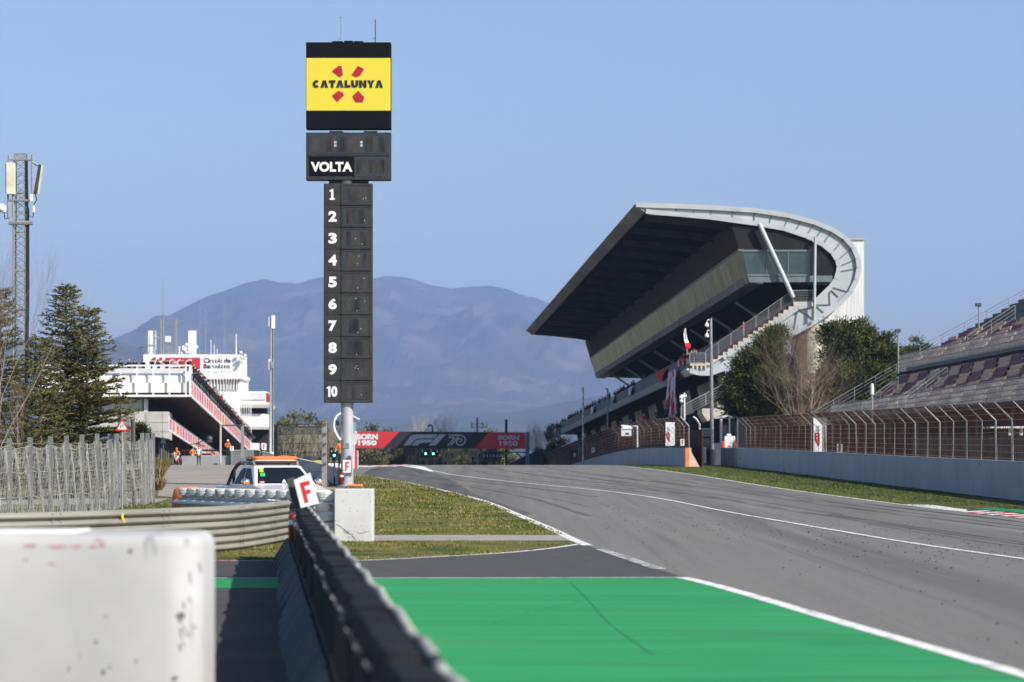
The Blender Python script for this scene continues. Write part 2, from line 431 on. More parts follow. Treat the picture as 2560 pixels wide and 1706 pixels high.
# grass blades: one mass
def grass_mass(name, label, polys, n, seed, hmin, hmax, m):
    rng = np.random.default_rng(seed); pts = []
    for poly, share in polys:
        p = np.array(poly); lo, hi = p.min(0), p.max(0); need = int(n * share); got = []
        x0, y0 = p[:, 0], p[:, 1]; x1, y1 = np.roll(x0, -1), np.roll(y0, -1)
        while sum(map(len, got)) < need:
            q = rng.uniform(lo, hi, (need * 2, 2))
            q = q[rng.random(len(q)) < np.clip((60 / np.maximum(q[:, 1], 1)) ** 1.5, .03, 1)]
            c = ((y0[None] > q[:, 1:2]) != (y1[None] > q[:, 1:2])) & (q[:, :1] < (x1 - x0)[None] * (q[:, 1:2] - y0[None]) / (y1 - y0 + 1e-12)[None] + x0[None])
            got.append(q[c.sum(1) % 2 == 1])
        pts.append(np.concatenate(got)[:need])
    q = np.concatenate(pts); n = len(q)
    z = np.interp(q[:, 1], _ky, _kz)
    patch = .5 + .5 * np.sin(q[:, 0] * 1.3 + np.sin(q[:, 1] * .37) * 2) * np.sin(q[:, 1] * .6 + q[:, 0] * .4)
    h = rng.uniform(hmin, hmax, n) * (.55 + .75 * patch) * np.clip(q[:, 1] / 70, 1, 2.2)
    a = rng.uniform(0, 6.283, n); wd = h * rng.uniform(.18, .4, n)
    ln = h * rng.uniform(-.7, .7, n)
    V = np.zeros((n, 3, 3))
    V[:, 0] = np.stack([q[:, 0] - np.cos(a) * wd, q[:, 1] - np.sin(a) * wd, z], 1)
    V[:, 1] = np.stack([q[:, 0] + np.cos(a) * wd, q[:, 1] + np.sin(a) * wd, z], 1)
    V[:, 2] = np.stack([q[:, 0] - np.sin(a) * ln, q[:, 1] + np.cos(a) * ln, z + h], 1)
    me = bpy.data.meshes.new(name)
    me.vertices.add(n * 3); me.vertices.foreach_set('co', V.ravel())
    me.loops.add(n * 3); me.loops.foreach_set('vertex_index', np.arange(n * 3))
    me.polygons.add(n); me.polygons.foreach_set('loop_start', np.arange(0, n * 3, 3)); me.polygons.foreach_set('loop_total', np.full(n, 3))
    me.update(); me.validate()
    o = link_mesh(name, me, m)
    return tag(o, label, 'grass', kind='stuff')
M['blade'] = layer(layer(mat('grass blades', (.125, .132, .032), .8, .3, .5, island=.45), (.26, .21, .08), .8, .45, .62, seed=3), (.055, .10, .02), .45, .52, .66, seed=9)
M['blade_r'] = layer(mat('verge grass blades', (.085, .112, .026), .8, .3, .6, island=.45), (.16, .15, .048), 1.1, .5, .68, seed=3)
strip_poly = [p for p in curve if p[0] > -12] + [(-12, 57.9), (-12, Yp0), (G(1437, 1354)[0] - .1, Yp0)]
grass_mass('grass', 'short patchy yellow-green grass between tower, access road and track', [(field, .72), (strip_poly, .28)], 90000, 1, .02, .055, M['blade'])
verge_poly = L3 + [(22.3, 100), (20.8, 116), (19.8, 180), (18.8, 255), (12.0, 262)]
grass_mass('verge_grass', 'green mown grass strip under the long grey wall on the right', [(verge_poly, 1)], 75000, 2, .018, .045, M['blade_r'])
grass_mass('lawn_grass', 'green grass behind the steel guardrail and net fence on the left', [([(-9.5, 84), (-10.5, 108), (-13.8, 112), (-16, 110), (-22, 66), (-9.5, 66)], 1)], 30000, 3, .03, .09, M['blade_r'])

# rubber laid down along the racing lines
M['rubber_line'] = layer(mat('rubbered asphalt', (.118, .113, .110), .9, .12, 2.0, stretch=(1, .05, 1), rot=rad(-4.5)), (.19, .18, .17), 1.3, .50, .66, (1, .07, 1), seed=7, rot=rad(-4.5))
def at_y(L_, y):
    q = sorted((p[1], p[0]) for p in L_); return float(np.interp(y, [a for a, b in q], [b for a, b in q]))
rg = random.Random(44)
for k in range(20):
    f = rg.uniform(.12, .9); y0 = rg.uniform(30, 170); y1 = y0 + rg.uniform(40, 140); A_, B_ = (L2, L3) if k % 5 else (L1, L2); dr = rg.uniform(-.12, .12)
    ys_ = [y for y in np.arange(y0, min(y1, 255), 5)]
    if len(ys_) < 4: continue
    pts = [(at_y(A_, y) + (at_y(B_, y) - at_y(A_, y)) * (f + dr * (y - y0) / 100), y) for y in ys_]
    stripe('rubber_streak', pts, rg.choice((.12, .22, .3)), .0085 + k * .0004, M['rubber_line'])
M['green_mark'] = mat('faint tyre marks in green paint', (.030, .23, .075), .8, .3, 2)
for k in range(1):
    x0, y0 = rg.uniform(.6, 2.2), rg.uniform(26, 46); a_ = rg.uniform(-.5, .1)
    stripe('paint_mark', smooth_path([(x0, y0), (x0 + a_ * 2, y0 - 3), (x0 + a_ * 3 - .2, y0 - 7)]), rg.choice((.02, .04)), .0125 + k * .0003, M['green_mark'])
# crumbs of tyre rubber off the racing line
rng = np.random.default_rng(12); mb = MB()
for _ in range(420):
    px, py = rng.uniform(1500, 2600), rng.uniform(1240, 1640)
    if _ > 60: py = min(1660, 1262 + (px - 1500) * .125 + rng.normal(0, 26))
    if py < 1225 or py > 1440 + (px - 1690) * .27: continue
    p = G(px, py); r = rng.uniform(.006, .020); mb.box((p.x, p.y, p.z + .01), (r, r * rng.uniform(1, 2.5), .02), rng.uniform(0, 3))
tag(mb.build('rubber_crumbs', M['black'], fix=False), 'dark crumbs of tyre rubber scattered over the track', 'rubber crumbs', kind='stuff')
# ------------------------------------------------------------------ mountains
def fbm(x, y, o=6, seed=0):
    from mathutils import noise as nz
    v = 0; a = 1; s = 0
    for k in range(o):
        v += a * (1 - abs(nz.noise(Vector((x + seed, y, seed * .3))))) ; s += a
        a *= .5; x *= 2.1; y *= 2.1
    return v / s
RIDGE = [(-500, 905), (60, 895), (200, 890), (294, 851), (359, 821), (435, 789), (511, 751), (587, 723), (636, 707), (658, 702), (696, 709), (740, 713), (783, 702), (805, 694), (850, 703), (936, 705), (968, 700), (1023, 707), (1077, 718), (1131, 727), (1175, 720), (1224, 718), (1273, 729), (1305, 740), (1360, 754), (1480, 800), (1650, 880), (1900, 1000), (2200, 1085), (3000, 1110)]
FRONT = [(-500, 860), (0, 850), (100, 846), (180, 862), (240, 858), (285, 851), (380, 880), (480, 935), (560, 985), (700, 1035), (900, 1050), (1300, 1030), (1500, 990), (1800, 1010), (2200, 1090), (3000, 1112)]
def mountain(name, ridge, Yr, Yn, seed, rough, m):
    rp = np.array(ridge, float); n, r = 340, 90
    bm = bmesh.new(); grid = []
    for j in range(r):
        t = j / (r - 1); Y = Yn + (Yr - Yn) * t
        row = []
        for i in range(n):
            px = -500 + 3500 * i / (n - 1)
            top = PZ(np.interp(px, rp[:, 0], rp[:, 1]), Yr) + 30
            X = PX(px, Yr)
            f = fbm(X / 2000, Y / 2000, 7, seed)
            h = top * (t ** 1.25) * (1 + rough * (f - .72) * 4 * (1 - t) ** .7 * min(1, t * 4))
            h *= 1 + .10 * (fbm(X / 420, Y / 420, 4, seed + 3) - .7) * 4 * (1 - t) ** 1.0
            if j == r - 1: h = top * (1 + .012 * (fbm(X / 240, 0, 5, seed) - .7) * 4)
            row.append(bm.verts.new((X, Y, -30 + max(0, h))))
        grid.append(row)
    back = [bm.verts.new((v.co.x, Yr + 1500, -30)) for v in grid[-1]]
    grid.append(back)
    for a, b in zip(grid[:-1], grid[1:]):
        for i in range(n - 1): bm.faces.new((a[i], a[i + 1], b[i + 1], b[i]))
    o = finish_sheet(name, bm, m)
    return o
M['mount'] = layer(layer(mat('mountain scrub', (.046, .048, .036), 1, .3, .0045, detail=12), (.11, .095, .072), .005, .52, .66, seed=2, detail=10), (.022, .034, .018), .0028, .5, .60, seed=6, detail=10)
M['mount_f'] = layer(mat('wooded foothill', (.035, .045, .022), 1, .35, .003, detail=10), (.09, .08, .05), .002, .55, .7, seed=5, detail=8)
mountain('mountain', RIDGE, 16000, 10500, 4, .75, M['mount'])
mountain('foothill', FRONT, 9800, 6600, 9, .5, M['mount_f'])
# ------------------------------------------------------------------ lettering
def text_shape(s, bold=.0, space=1.0):
    cu = bpy.data.curves.new('lettering', 'FONT')
    cu.body = s; cu.size = 1.0; cu.offset = bold; cu.space_character = space; cu.resolution_u = 4
    cu.fill_mode = 'BOTH'
    o = bpy.data.objects.new('lettering', cu); COL.objects.link(o)
    dg = bpy.context.evaluated_depsgraph_get()
    me = bpy.data.meshes.new_from_object(o.evaluated_get(dg), depsgraph=dg)
    bpy.data.objects.remove(o); bpy.data.curves.remove(cu)
    return me
def fit_text(name, s, frame, m, parent, bold=.03, space=1.0, depth=.01, local=False):
    """lettering stretched into a frame: frame = (origin, right vector, up vector), the whole box"""
    me = text_shape(s, bold, space)
    n = len(me.vertices); co = np.zeros(n * 3); me.vertices.foreach_get('co', co); co = co.reshape(-1, 3)
    lo, hi = co.min(0), co.max(0)
    o_, r_, u_ = [np.array(Vector(q)) for q in frame]
    nrm = np.cross(r_, u_); nrm = nrm / np.linalg.norm(nrm)
    u = (co[:, 0] - lo[0]) / (hi[0] - lo[0]); v = (co[:, 1] - lo[1]) / (hi[1] - lo[1])
    base = o_[None] + u[:, None] * r_[None] + v[:, None] * u_[None]
    faces = [tuple(p.vertices) for p in me.polygons]
    bpy.data.meshes.remove(me)
    mb = MB()
    mb.add((base + nrm[None] * depth).tolist(), faces)
    return mb.build(name, m, parent, local=local, fix=False)
def fr(x0, x1, y0, y1, Y):
    """frame for an upright box given in photo pixels at depth Y"""
    a = P(x0, y1, Y); return (a, P(x1, y1, Y) - a, P(x0, y0, Y) - a)
def px_prism(pix, Y, d): return [P(x, y, Y) for x, y in pix], (0, d, 0)
def slab(mb, x0, x1, y0, y1, Y, d, m=0):
    """box whose front fills photo pixels at depth Y, d metres deep behind it"""
    mb.bx(PX(x0, Y), PX(x1, Y), Y, Y + d, PZ(y1, Y), PZ(y0, Y), m)

# ------------------------------------------------------------------ timing tower
TY = 150.0
M['board'] = layer(mat('charcoal board', (.040, .040, .041), .8, .15, 2), (.075, .072, .07), 3, .55, .8, (1, 1, .2))
M['board_edge'] = mat('dark board frame', (.035, .035, .036), .6, .15, 3)
M['letter'] = mat('off white lettering', (.74, .73, .70), .6, .05, 6)
M['screen_y'] = glow('yellow screen', (.60, .50, .035), .10)
for _m in ('screen_y',):
    for _n in M[_m].node_tree.nodes:
        if _n.type == 'VALTORGB':
            for _e in _n.color_ramp.elements: _e.color = (.62, .51, .040, 1)
M['screen_r'] = glow('red emblem on screen', (.36, .012, .024), .06)
M['screen_k'] = mat('dark screen', (.004, .005, .007), .85, .1, 2)
M['led'] = layer(mat('led grid', (.052, .050, .048), .8, .25, 16), (.016, .018, .026), 2.0, .46, .66, (1, 1, .15))
M['pane_d'] = glass('dark glazing', (.018, .020, .028), .12)
M['dot'] = mat('lit lamp dot', (.8, .8, .75), .5)
tower = thing('timing_tower', 'tall lap timing tower with yellow screen, lap counter and ten numbered position boards', 'timing tower', (PX(866, TY), TY + .4, zg(TY)))
def tcyl(px, pz0, pz1, r, Y): return [Vector((px, Y, pz0)), Vector((px, Y, pz1))]
mb = MB(); xc = PX(866.5, TY)
mb.tube([(xc, TY + .5, zg(TY) - .2), (xc, TY + .5, PZ(330, TY))], .335, 28)
mb.tube([(xc, TY + .5, zg(TY) - .05), (xc, TY + .5, zg(TY) + .06)], .55, 24)
M['pole_t'] = layer(mat('painted steel pole', (.44, .44, .48), .4, .06, 1.5, metal=.15), (.40, .40, .43), 1.5, .55, .8, (1, 1, .15))
pole = mb.build('pole', M['pole_t'], tower, smooth=True)
mb = MB(); slab(mb, 858, 873, 1108, 1121, TY + .145, .1); mb.build('inspection_plate', M['steel'], pole)
# big screen
mb = MB(); slab(mb, 765, 977, 106, 322, TY, .9); slab(mb, 830, 857, 103, 106.2, TY + .2, .4); slab(mb, 884, 908, 103, 106.2, TY + .2, .4); slab(mb, 860, 882, 102, 106.2, TY + .15, .4)
scr = mb.build('screen', M['screen_k'], tower, bevel=.015)
mb = MB(); slab(mb, 766, 976.5, 145.5, 276.8, TY - .02, .03); mb.build('display', M['screen_y'], scr)
emblem = [[(830, 178.5), (846, 165), (853.5, 165), (857.5, 188), (849.5, 193.5)], [(879, 187), (895, 165), (910.5, 173), (901, 189), (890, 193.5)],
          [(830, 239.5), (846, 227), (857, 232), (860.5, 238.5), (843.5, 255.5)], [(881, 240.5), (896, 227), (911, 244), (907, 256), (889, 256)]]
for e in emblem:
    mb = MB(); p, d = px_prism(e, TY - .045, .02); mb.prism(p, d); mb.build('emblem_piece', M['screen_r'], scr)
# custom heavy capitals, A without its bar
def glyph_word(word, x0, x1, y0, y1, Y, m, parent, name, t=.29):
    W = {'C': .88, 'Λ': .95, 'T': .82, 'L': .72, 'U': .9, 'N': .92, 'Y': .92}
    gap = .11; tot = sum(W[c] for c in word) + gap * (len(word) - 1)
    k = (x1 - x0) / tot; x = x0; mb = MB(); h = y1 - y0
    def poly(pts):
        p, d = px_prism([(a, y1 - b * h) for a, b in pts], Y, .02); mb.prism(p, d)
    for c in word:
        w_ = W[c] * k; T = t * k * 1.12; th = T / h
        def X(f): return x + f
        if c == 'T': poly([(X(0), 1), (X(w_), 1), (X(w_), 1 - th), (X(0), 1 - th)]); poly([(X(w_ / 2 - T / 2), 1 - th), (X(w_ / 2 + T / 2), 1 - th), (X(w_ / 2 + T / 2), 0), (X(w_ / 2 - T / 2), 0)])
        elif c == 'L': poly([(X(0), 1), (X(T), 1), (X(T), th), (X(T), 0), (X(0), 0)]); poly([(X(T), th), (X(w_), th), (X(w_), 0), (X(T), 0)])
        elif c == 'Λ': poly([(X(0), 0), (X(w_ / 2 - T * .55), 1), (X(w_ / 2 + T * .55), 1), (X(w_), 0), (X(w_ - T * 1.12), 0), (X(w_ / 2), 1 - th * 1.1), (X(T * 1.12), 0)])
        elif c == 'Y': poly([(X(0), 1), (X(T * 1.12), 1), (X(w_ / 2), .55), (X(w_ - T * 1.12), 1), (X(w_), 1), (X(w_ / 2 + T / 2), .42), (X(w_ / 2 + T / 2), 0), (X(w_ / 2 - T / 2), 0), (X(w_ / 2 - T / 2), .42)])
        elif c == 'N': poly([(X(0), 0), (X(0), 1), (X(T), 1), (X(w_ - T), .36), (X(w_ - T), 1), (X(w_), 1), (X(w_), 0), (X(w_ - T), 0), (X(T), .64), (X(T), 0)])
        elif c in 'UC':
            o_, i_ = [], []
            cx, ry = w_ / 2, .5
            angs = [i * math.pi / 12 for i in range(13)]
            if c == 'U':
                a = [(X(0), 1), (X(0), .42)] + [(X(cx - cx * math.cos(q)), .42 - .42 * math.sin(q)) for q in angs[1:]] + [(X(w_), 1)]
                b = [(X(w_ - T), 1), (X(w_ - T), .42)] + [(X(cx + (cx - T) * math.cos(q)), .42 - (.42 - th) * math.sin(q)) for q in angs[1:]] + [(X(T), 1)]
                poly(a + b)
            else:
                an = [math.pi * (.26 + 1.48 * i / 16) for i in range(17)]
                a = [(X(cx * 1.04 + cx * 1.04 * math.cos(q)), .5 + .52 * math.sin(q)) for q in an]
                b = [(X(cx * 1.04 + (cx * 1.04 - T) * math.cos(q)), .5 + (.52 - th) * math.sin(q)) for q in an[::-1]]
                poly(a + b)
        x += w_ + gap * k
    return mb.build(name, m, parent)
glyph_word('CΛTΛLUNYΛ', 782, 957.5, 201, 219.5, TY - .05, M['black'], scr, 'lettering')
# aerials on top
mb = MB(); mb.tube([P(852.5, 101, TY + .4), P(852.5, 44, TY + .4)], .022, 6); mb.tube([P(847, 43, TY + .4), P(858, 43, TY + .4)], .02, 5); mb.tube([P(845, 97, TY + .4), P(853, 98, TY + .4)], .02, 5); mb.tube([P(845, 97, TY + .4), P(845, 83, TY + .4)], [.03, .01], 5)
mb.build('aerial', M['steel'], tower)
mb = MB(); mb.tube([P(938.5, 106, TY + .4), P(938.5, 49, TY + .4)], .03, 6); mb.tube([P(933, 98, TY + .4), P(938, 94, TY + .4)], .02, 5)
mb.build('aerial', mat('red brown aerial', (.16, .05, .05), .6), tower)
# lap counter
mb = MB(); slab(mb, 765, 977, 331.5, 450, TY, .8); slab(mb, 823, 857, 328, 331.7, TY + .2, .4); slab(mb, 909, 943, 328, 331.7, TY + .2, .4)
lc = mb.build('lap_counter', M['board'], tower, bevel=.02)
mb = MB(); slab(mb, 771, 972, 336, 384, TY - .012, .03); p1 = mb.build('window', M['pane_d'], lc)
for a, b in ((780, 837), (846, 867), (870, 900), (911, 963)):
    mb = MB(); slab(mb, a, b, 342, 380, TY - .02, .02); mb.build('digit_display', M['led'], lc)
for x in (838, 903.5):
    for y in (356, 364): mb = MB(); slab(mb, x - 3, x + 3, y - 3, y + 3, TY - .025, .02); mb.build('colon_dot', mat('dim lamp', (.42, .40, .34), .7), lc)
mb = MB(); slab(mb, 772.5, 885, 392, 441, TY - .012, .03); mb.build('name_panel', M['screen_k'], lc)
fit_text('lettering', 'VOLTA', fr(777, 881, 405, 430, TY - .02), M['letter'], lc, .045)
mb = MB(); slab(mb, 887, 968, 392, 441, TY - .012, .03); mb.build('window', M['pane_d'], lc)
mb = MB(); slab(mb, 891, 962, 400, 434, TY - .02, .02); mb.build('digit_display', M['led'], lc)
mb = MB(); slab(mb, 768, 974, 384.5, 389.5, TY - .03, .04); mb.build('ledge', M['board'], lc)
# position board: ten rows
mb = MB(); slab(mb, 809.5, 931, 459, 1007, TY + .03, .6); slab(mb, 822, 855, 453, 459.2, TY + .2, .4); slab(mb, 882, 921, 450, 459.2, TY + .25, .4)
pb = mb.build('position_board', M['board_edge'], tower, bevel=.015)
rng = random.Random(5)
for k in range(10):
    y0 = 460 + k * 54.75; y1 = y0 + 53
    mb = MB(); slab(mb, 811, 851.5, y0, y1, TY + .005, .03); slab(mb, 815, 848, y0 + 5, y1 - 5, TY - .006, .02)
    o = mb.build('number_panel', M['board'], tower, bevel=.006)
    s = str(k + 1)
    if 0 < k < 9: fit_text('number', s, fr(821, 842, y0 + 13, y0 + 40, TY - .012), M['letter'], o, .05)
    else:
        xa = 824 if k == 0 else 816.5
        one = [(xa, y0 + 20.5), (xa, y0 + 16.5), (xa + 6, y0 + 13), (xa + 9.5, y0 + 13), (xa + 9.5, y0 + 40), (xa + 4, y0 + 40), (xa + 4, y0 + 18.5)]
        mb = MB(); p, d = px_prism(one, TY - .014, .02); mb.prism(p, d)
        if k == 0: slab(mb, xa, xa + 13, y0 + 36, y0 + 40, TY - .0155, .02)
        mb.build('number', M['letter'], o)
        if k == 9: fit_text('number', '0', fr(828, 843.5, y0 + 13, y0 + 40, TY - .012), M['letter'], o, .05)
    mb = MB()
    slab(mb, 853, 930, y0, y0 + 4.5, TY - .02, .08); slab(mb, 853, 930, y1 - 4.5, y1, TY - .06, .12); slab(mb, 853, 858, y0 + 4.5, y1 - 4.5, TY - .02, .08); slab(mb, 925, 930, y0 + 4.5, y1 - 4.5, TY - .02, .08)
    o = mb.build('display_frame', M['board'], tower, bevel=.006)
    mb = MB(); slab(mb, 858, 925, y0 + 4.5, y1 - 4.5, TY + .02, .02); mb.build('pane', M['pane_d'], o)
    mb = MB(); slab(mb, 866, 917, y0 + 10, y1 - 8, TY + .012, .02); mb.build('led_grid', M['led'], o)
    mb = MB()
    for _ in range(rng.choice((1, 2, 2, 3))):
        x, y = rng.uniform(885, 915), rng.uniform(y0 + 12, y1 - 10); slab(mb, x, x + 1.6, y, y + 1.6, TY, .01)
    mb.build('lamp', M['dot'], o)

# ------------------------------------------------------------------ signs with the letter F, fire extinguishers
M['sign_w'] = mat('white sign plate', (.80, .80, .79), .45, .03, 4)
M['sign_r'] = mat('red sign letter', (.60, .025, .05), .5, .05, 5)
M['ext'] = mat('extinguisher red', (.20, .012, .010), .35, .1, 5)  # red darkened to stand in for shade at the tower foot
def f_sign(label, corners, Y, group=None, tiltY=0.0, post=None, holder=False):
    """corners: photo pixels bl, br, tr, tl of the plate"""
    q = [P(x, y, Y + (tiltY if i in (1, 2) else 0)) for i, (x, y) in enumerate(corners)]
    c = sum(q, Vector()) / 4
    t = thing('extinguisher_sign', label, 'sign', (c.x, c.y, q[0].z), group)
    n = (q[1] - q[0]).cross(q[3] - q[0]).normalized()
    mb = MB(); mb.prism([p - n * .012 for p in q], -n * .02); mb.build('plate', M['sign_w'], t, bevel=.004)
    r, u = (q[1] - q[0]), (q[3] - q[0])
    def at(a, b): return q[0] + r * a + u * b + n * 0
    mb = MB()
    L = [(.30, .14), (.30, .86), (.80, .86), (.80, .72), (.49, .72), (.49, .56), (.74, .56), (.74, .43), (.49, .43), (.49, .14)]
    mb.prism([at(a, b) for a, b in L], -n * .008); mb.build('letter', M['sign_r'], t)
    if post:
        mb = MB(); b = (q[0] + q[1]) / 2 + Vector((0, .05, 0)); mb.tube([b + Vector((0, 0, r.length * .9)), Vector((b.x, b.y, post))], .03, 8); mb.build('post', M['steel'], t)
    return t
def extinguisher(label, px, y0, y1, Y, dark=False):
    h = (y1 - y0) / F * Y; r = h * .155; c = P(px, y1, Y)
    t = thing('fire_extinguisher', label, 'fire extinguisher', c, 'fire extinguishers on the barriers')
    mb = MB(); mb.lathe([(r * .9, 0), (r, h * .03), (r, h * .72), (r * .85, h * .80), (r * .4, h * .85), (r * .36, h * .88)], 18, c); mb.build('cylinder', M['ext'], t, smooth=True)
    mb = MB(); mb.lathe([(r * 1.015, h * .50), (r * 1.015, h * .64)], 18, c); mb.build('paper_band', M['sign_w'], t, smooth=True)
    mb = MB(); mb.box(c + Vector((0, 0, h * .91)), (r * .7, r * .7, h * .07)); mb.box(c + Vector((r * .5, 0, h * .97)), (r * 1.8, r * .5, h * .05)); mb.tube([c + Vector((r * .3, -r * .2, h * .9)), c + Vector((r * 1.1, -r * .6, h * .7)), c + Vector((r * 1.15, -r * .6, h * .25))], r * .16, 6)
    mb.build('valve', M['black'], t)
    return t

# ------------------------------------------------------------------ what stands at the foot of the tower
f_sign('white F sign on the pole foot of the timing tower', [(857, 1182), (877, 1182), (877, 1150.5), (857, 1150.5)], 149.3, 'F signs', post=zg(149) + .7)
extinguisher('dark red extinguisher hanging on pit wall end by the tower foot', 854, 1175, 1211, 149.1)
mb = MB()
# barrier nose: jersey profile at the end of the pit wall
zb = zg(150)
prof = [(-.42, 0), (-.42, .10), (-.17, .42), (-.11, .86), (.11, .86), (.17, .42), (.42, .10), (.42, 0)]
nose = [(870, 0)]
# arch bracket with clock and lamp left of the pole
ab = thing('arch_bracket', 'white curved hoop bracket fixed to the left of the tower pole', 'bracket', P(851, 1101, 150.3))
pts = [P(849.5, 1035, 150.3), P(842, 1040, 150.3), P(836, 1052, 150.3), P(835, 1068, 150.3), P(839, 1081, 150.3), P(846, 1093, 150.3), P(852, 1101, 150.3)]
mb = MB()
for a, b in zip(pts[:-1], pts[1:]): mb.bar(a, b, .10, .10, up=(0, 1, 0))
mb.ball(pts[0], .07); mb.build('hoop', M['white'], ab, bevel=.02)
mb = MB(); slab(mb, 839, 848, 1052, 1064, 150.2, .2); mb.build('camera_box', M['black'], ab, bevel=.03)
ar = thing('tower_arm', 'short grey arm sticking out right of the tower pole', 'bracket', P(884, 1041, 150.4))
mb = MB(); mb.bar(P(882, 1040, 150.4), P(899, 1049, 150.4), .08, .08); mb.build('arm', M['metal_w'], ar)
mb = MB(); slab(mb, 884, 890, 1046, 1078, 150.5, .02); mb.build('clear_shield', glass('teal clear plastic', (.25, .42, .45), .1, .35), ar)
cb = thing('cabinet_column', 'narrow grey control column standing right behind the tower pole', 'cabinet', (PX(886, 150.8), 150.8, zg(150.8)))
mb = MB(); slab(mb, 881, 892, 1078, 1110, 150.6, .3); slab(mb, 880, 887, 1110, 1168, 150.65, .25); mb.build('cabinet', M['concrete'], cb, bevel=.01)
mb = MB(); slab(mb, 884, 888, 1106, 1114, 150.5, .1); mb.build('lamp', M['metal_w'], cb)
rb = thing('red_panel', 'red padded board with white edges standing right of the tower pole', 'panel', (PX(891, 149.8), 149.8, zg(149.8)))
mb = MB(); slab(mb, 886, 894, 1126, 1172, 149.8, .15); mb.build('pad', mat('faded red pad', (.52, .07, .10), .6), rb, bevel=.01)
mb = MB(); slab(mb, 883.8, 886, 1126, 1172, 149.78, .17); slab(mb, 894, 895.5, 1127, 1172, 149.78, .17); mb.build('edge', M['white'], rb)
ob = tag(MB().bx(PX(868, 148.6), PX(906, 148.6), 148.5, 149.3, zg(149), zg(149) + .14).build('orange_block', M['orange'], None, bevel=.05), 'low orange plastic block lying at the barrier end below the tower', 'block')
# traffic light and marshal behind the pole
tl = thing('traffic_light', 'pit exit light showing green beside the tower pole', 'traffic light', (PX(836, 152), 152, zg(152)))
mb = MB(); slab(mb, 824.5, 846, 1127, 1143, 152, .25); slab(mb, 831, 843, 1143, 1151, 152, .25); slab(mb, 825, 834, 1119, 1127, 152.05, .2); mb.build('housing', mat('dark green housing', (.006, .022, .020), .5), tl, bevel=.02)
mb = MB(); mb.tube([P(836, 1151, 152.1), Vector((PX(836, 152.1), 152.1, zg(152)))], .05, 8); mb.build('post', M['steel_d'], tl)
def lamp(px, py, r, Y, parent, m): mb = MB(); mb.lathe([(r, 0), (r * .8, .03), (.001, .05)], 16, P(px, py, Y), R=Matrix.Rotation(rad(90), 3, 'X')); return mb.build('lamp', m, parent)
M['green_l'] = glow('green lamp', (.35, 1.0, .62), 1.6)
lamp(835.5, 1139, .075, 151.98, tl, M['green_l']); lamp(829, 1128.5, .035, 151.98, tl, M['dot']); lamp(838, 1128.5, .035, 151.98, tl, M['dot'])
# ------------------------------------------------------------------ direction of the main straight
DV = Vector(((890 - CX) / F, 1, (HY - 1320) / F))
# ------------------------------------------------------------------ main grandstand
GY = 300.0
def Q(u, v, t=0.0): return P(1300 + u / 2.3056, 480 + v / 2.3056, GY) + DV * t
GL = 191.0
M['gs_band'] = layer(mat('pale grey steel cladding', (.42, .45, .47), .55, .06, .5, metal=.1), (.30, .32, .34), .4, .58, .8)
M['gs_rib'] = mat('blue grey steel ribs', (.13, .16, .17), .5, .15, 1)
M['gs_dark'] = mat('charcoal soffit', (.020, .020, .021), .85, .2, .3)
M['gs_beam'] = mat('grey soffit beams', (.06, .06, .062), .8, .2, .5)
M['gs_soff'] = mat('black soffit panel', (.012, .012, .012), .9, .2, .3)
M['gs_slat'] = layer(mat('dark brown slats', (.055, .042, .034), .8, .2, .6), (.036, .028, .024), 5, .45, .6, (.2, .2, 8))
M['gs_fascia'] = layer(mat('weathered eave metal', (.20, .18, .165), .6, .12, .3), (.32, .30, .28), .15, .5, .7)
M['gs_conc'] = layer(mat('pale stand concrete', (.50, .46, .38), .9, .10, 1.2), (.36, .33, .28), .8, .55, .8)
def mirror(name, tint, wob, ior=1.8, rough=.05):
    """reflective facade glass, every pane slightly wavy"""
    m = mat(name, tint, rough, .25, .5, spec=1 if rough < .2 else .3)
    n, l = m.node_tree.nodes, m.node_tree.links; b = n['Principled BSDF']
    b.inputs['IOR'].default_value = ior; b.inputs['Specular Tint'].default_value = (.40, .45, .30, 1)
    tc = n.new('ShaderNodeTexCoord'); mp = n.new('ShaderNodeMapping'); mp.inputs['Scale'].default_value = (.3, .16, .12)
    nz = n.new('ShaderNodeTexNoise'); nz.inputs['Scale'].default_value = 1.0; nz.inputs['Detail'].default_value = 2
    bp = n.new('ShaderNodeBump'); bp.inputs['Strength'].default_value = wob; bp.inputs['Distance'].default_value = .3
    l.new(tc.outputs['Object'], mp.inputs[0]); l.new(mp.outputs[0], nz.inputs['Vector']); l.new(nz.outputs['Fac'], bp.inputs['Height']); l.new(bp.outputs[0], b.inputs['Normal'])
    return m
M['gs_glass'] = mirror('mirror facade glass', (.016, .020, .012), .6)
M['gs_glass_low'] = mirror('lower facade glass', (.58, .53, .42), .8, 1.4, .3)  # cream base colour stands in for bright reflections on this glass
M['gs_win'] = layer(glass('teal window glass', (.018, .042, .046), .06), (.05, .095, .095), .3, .5, .7)
M['seat_red'] = mat('maroon seats', (.085, .018, .024), .6, .2, 1)
M['parapet'] = mat('slate parapet', (.105, .12, .13), .7, .12, .3)
M['white_clad'] = layer(mat('white corrugated cladding', (.66, .66, .67), .7, .04, .3), (.55, .55, .57), 6, .45, .6, (1, 1, .05))
gs = thing('grandstand', 'large main grandstand with crescent roof, glass boxes and spectators on its balcony', 'grandstand', Q(1400, 1480, 0) + Vector((0, 0, 0)))
def extrude(mb, uv, t0, t1, m=0):
    a = [Q(u, v, t0) for u, v in uv]; mb.prism(a, DV * (t1 - t0), m); return mb
def gpart(name, uv, t0, t1, m, parent=None, bevel=0):
    mb = MB(); extrude(mb, uv, t0, t1); return mb.build(name, m, parent or gs, bevel=bevel)
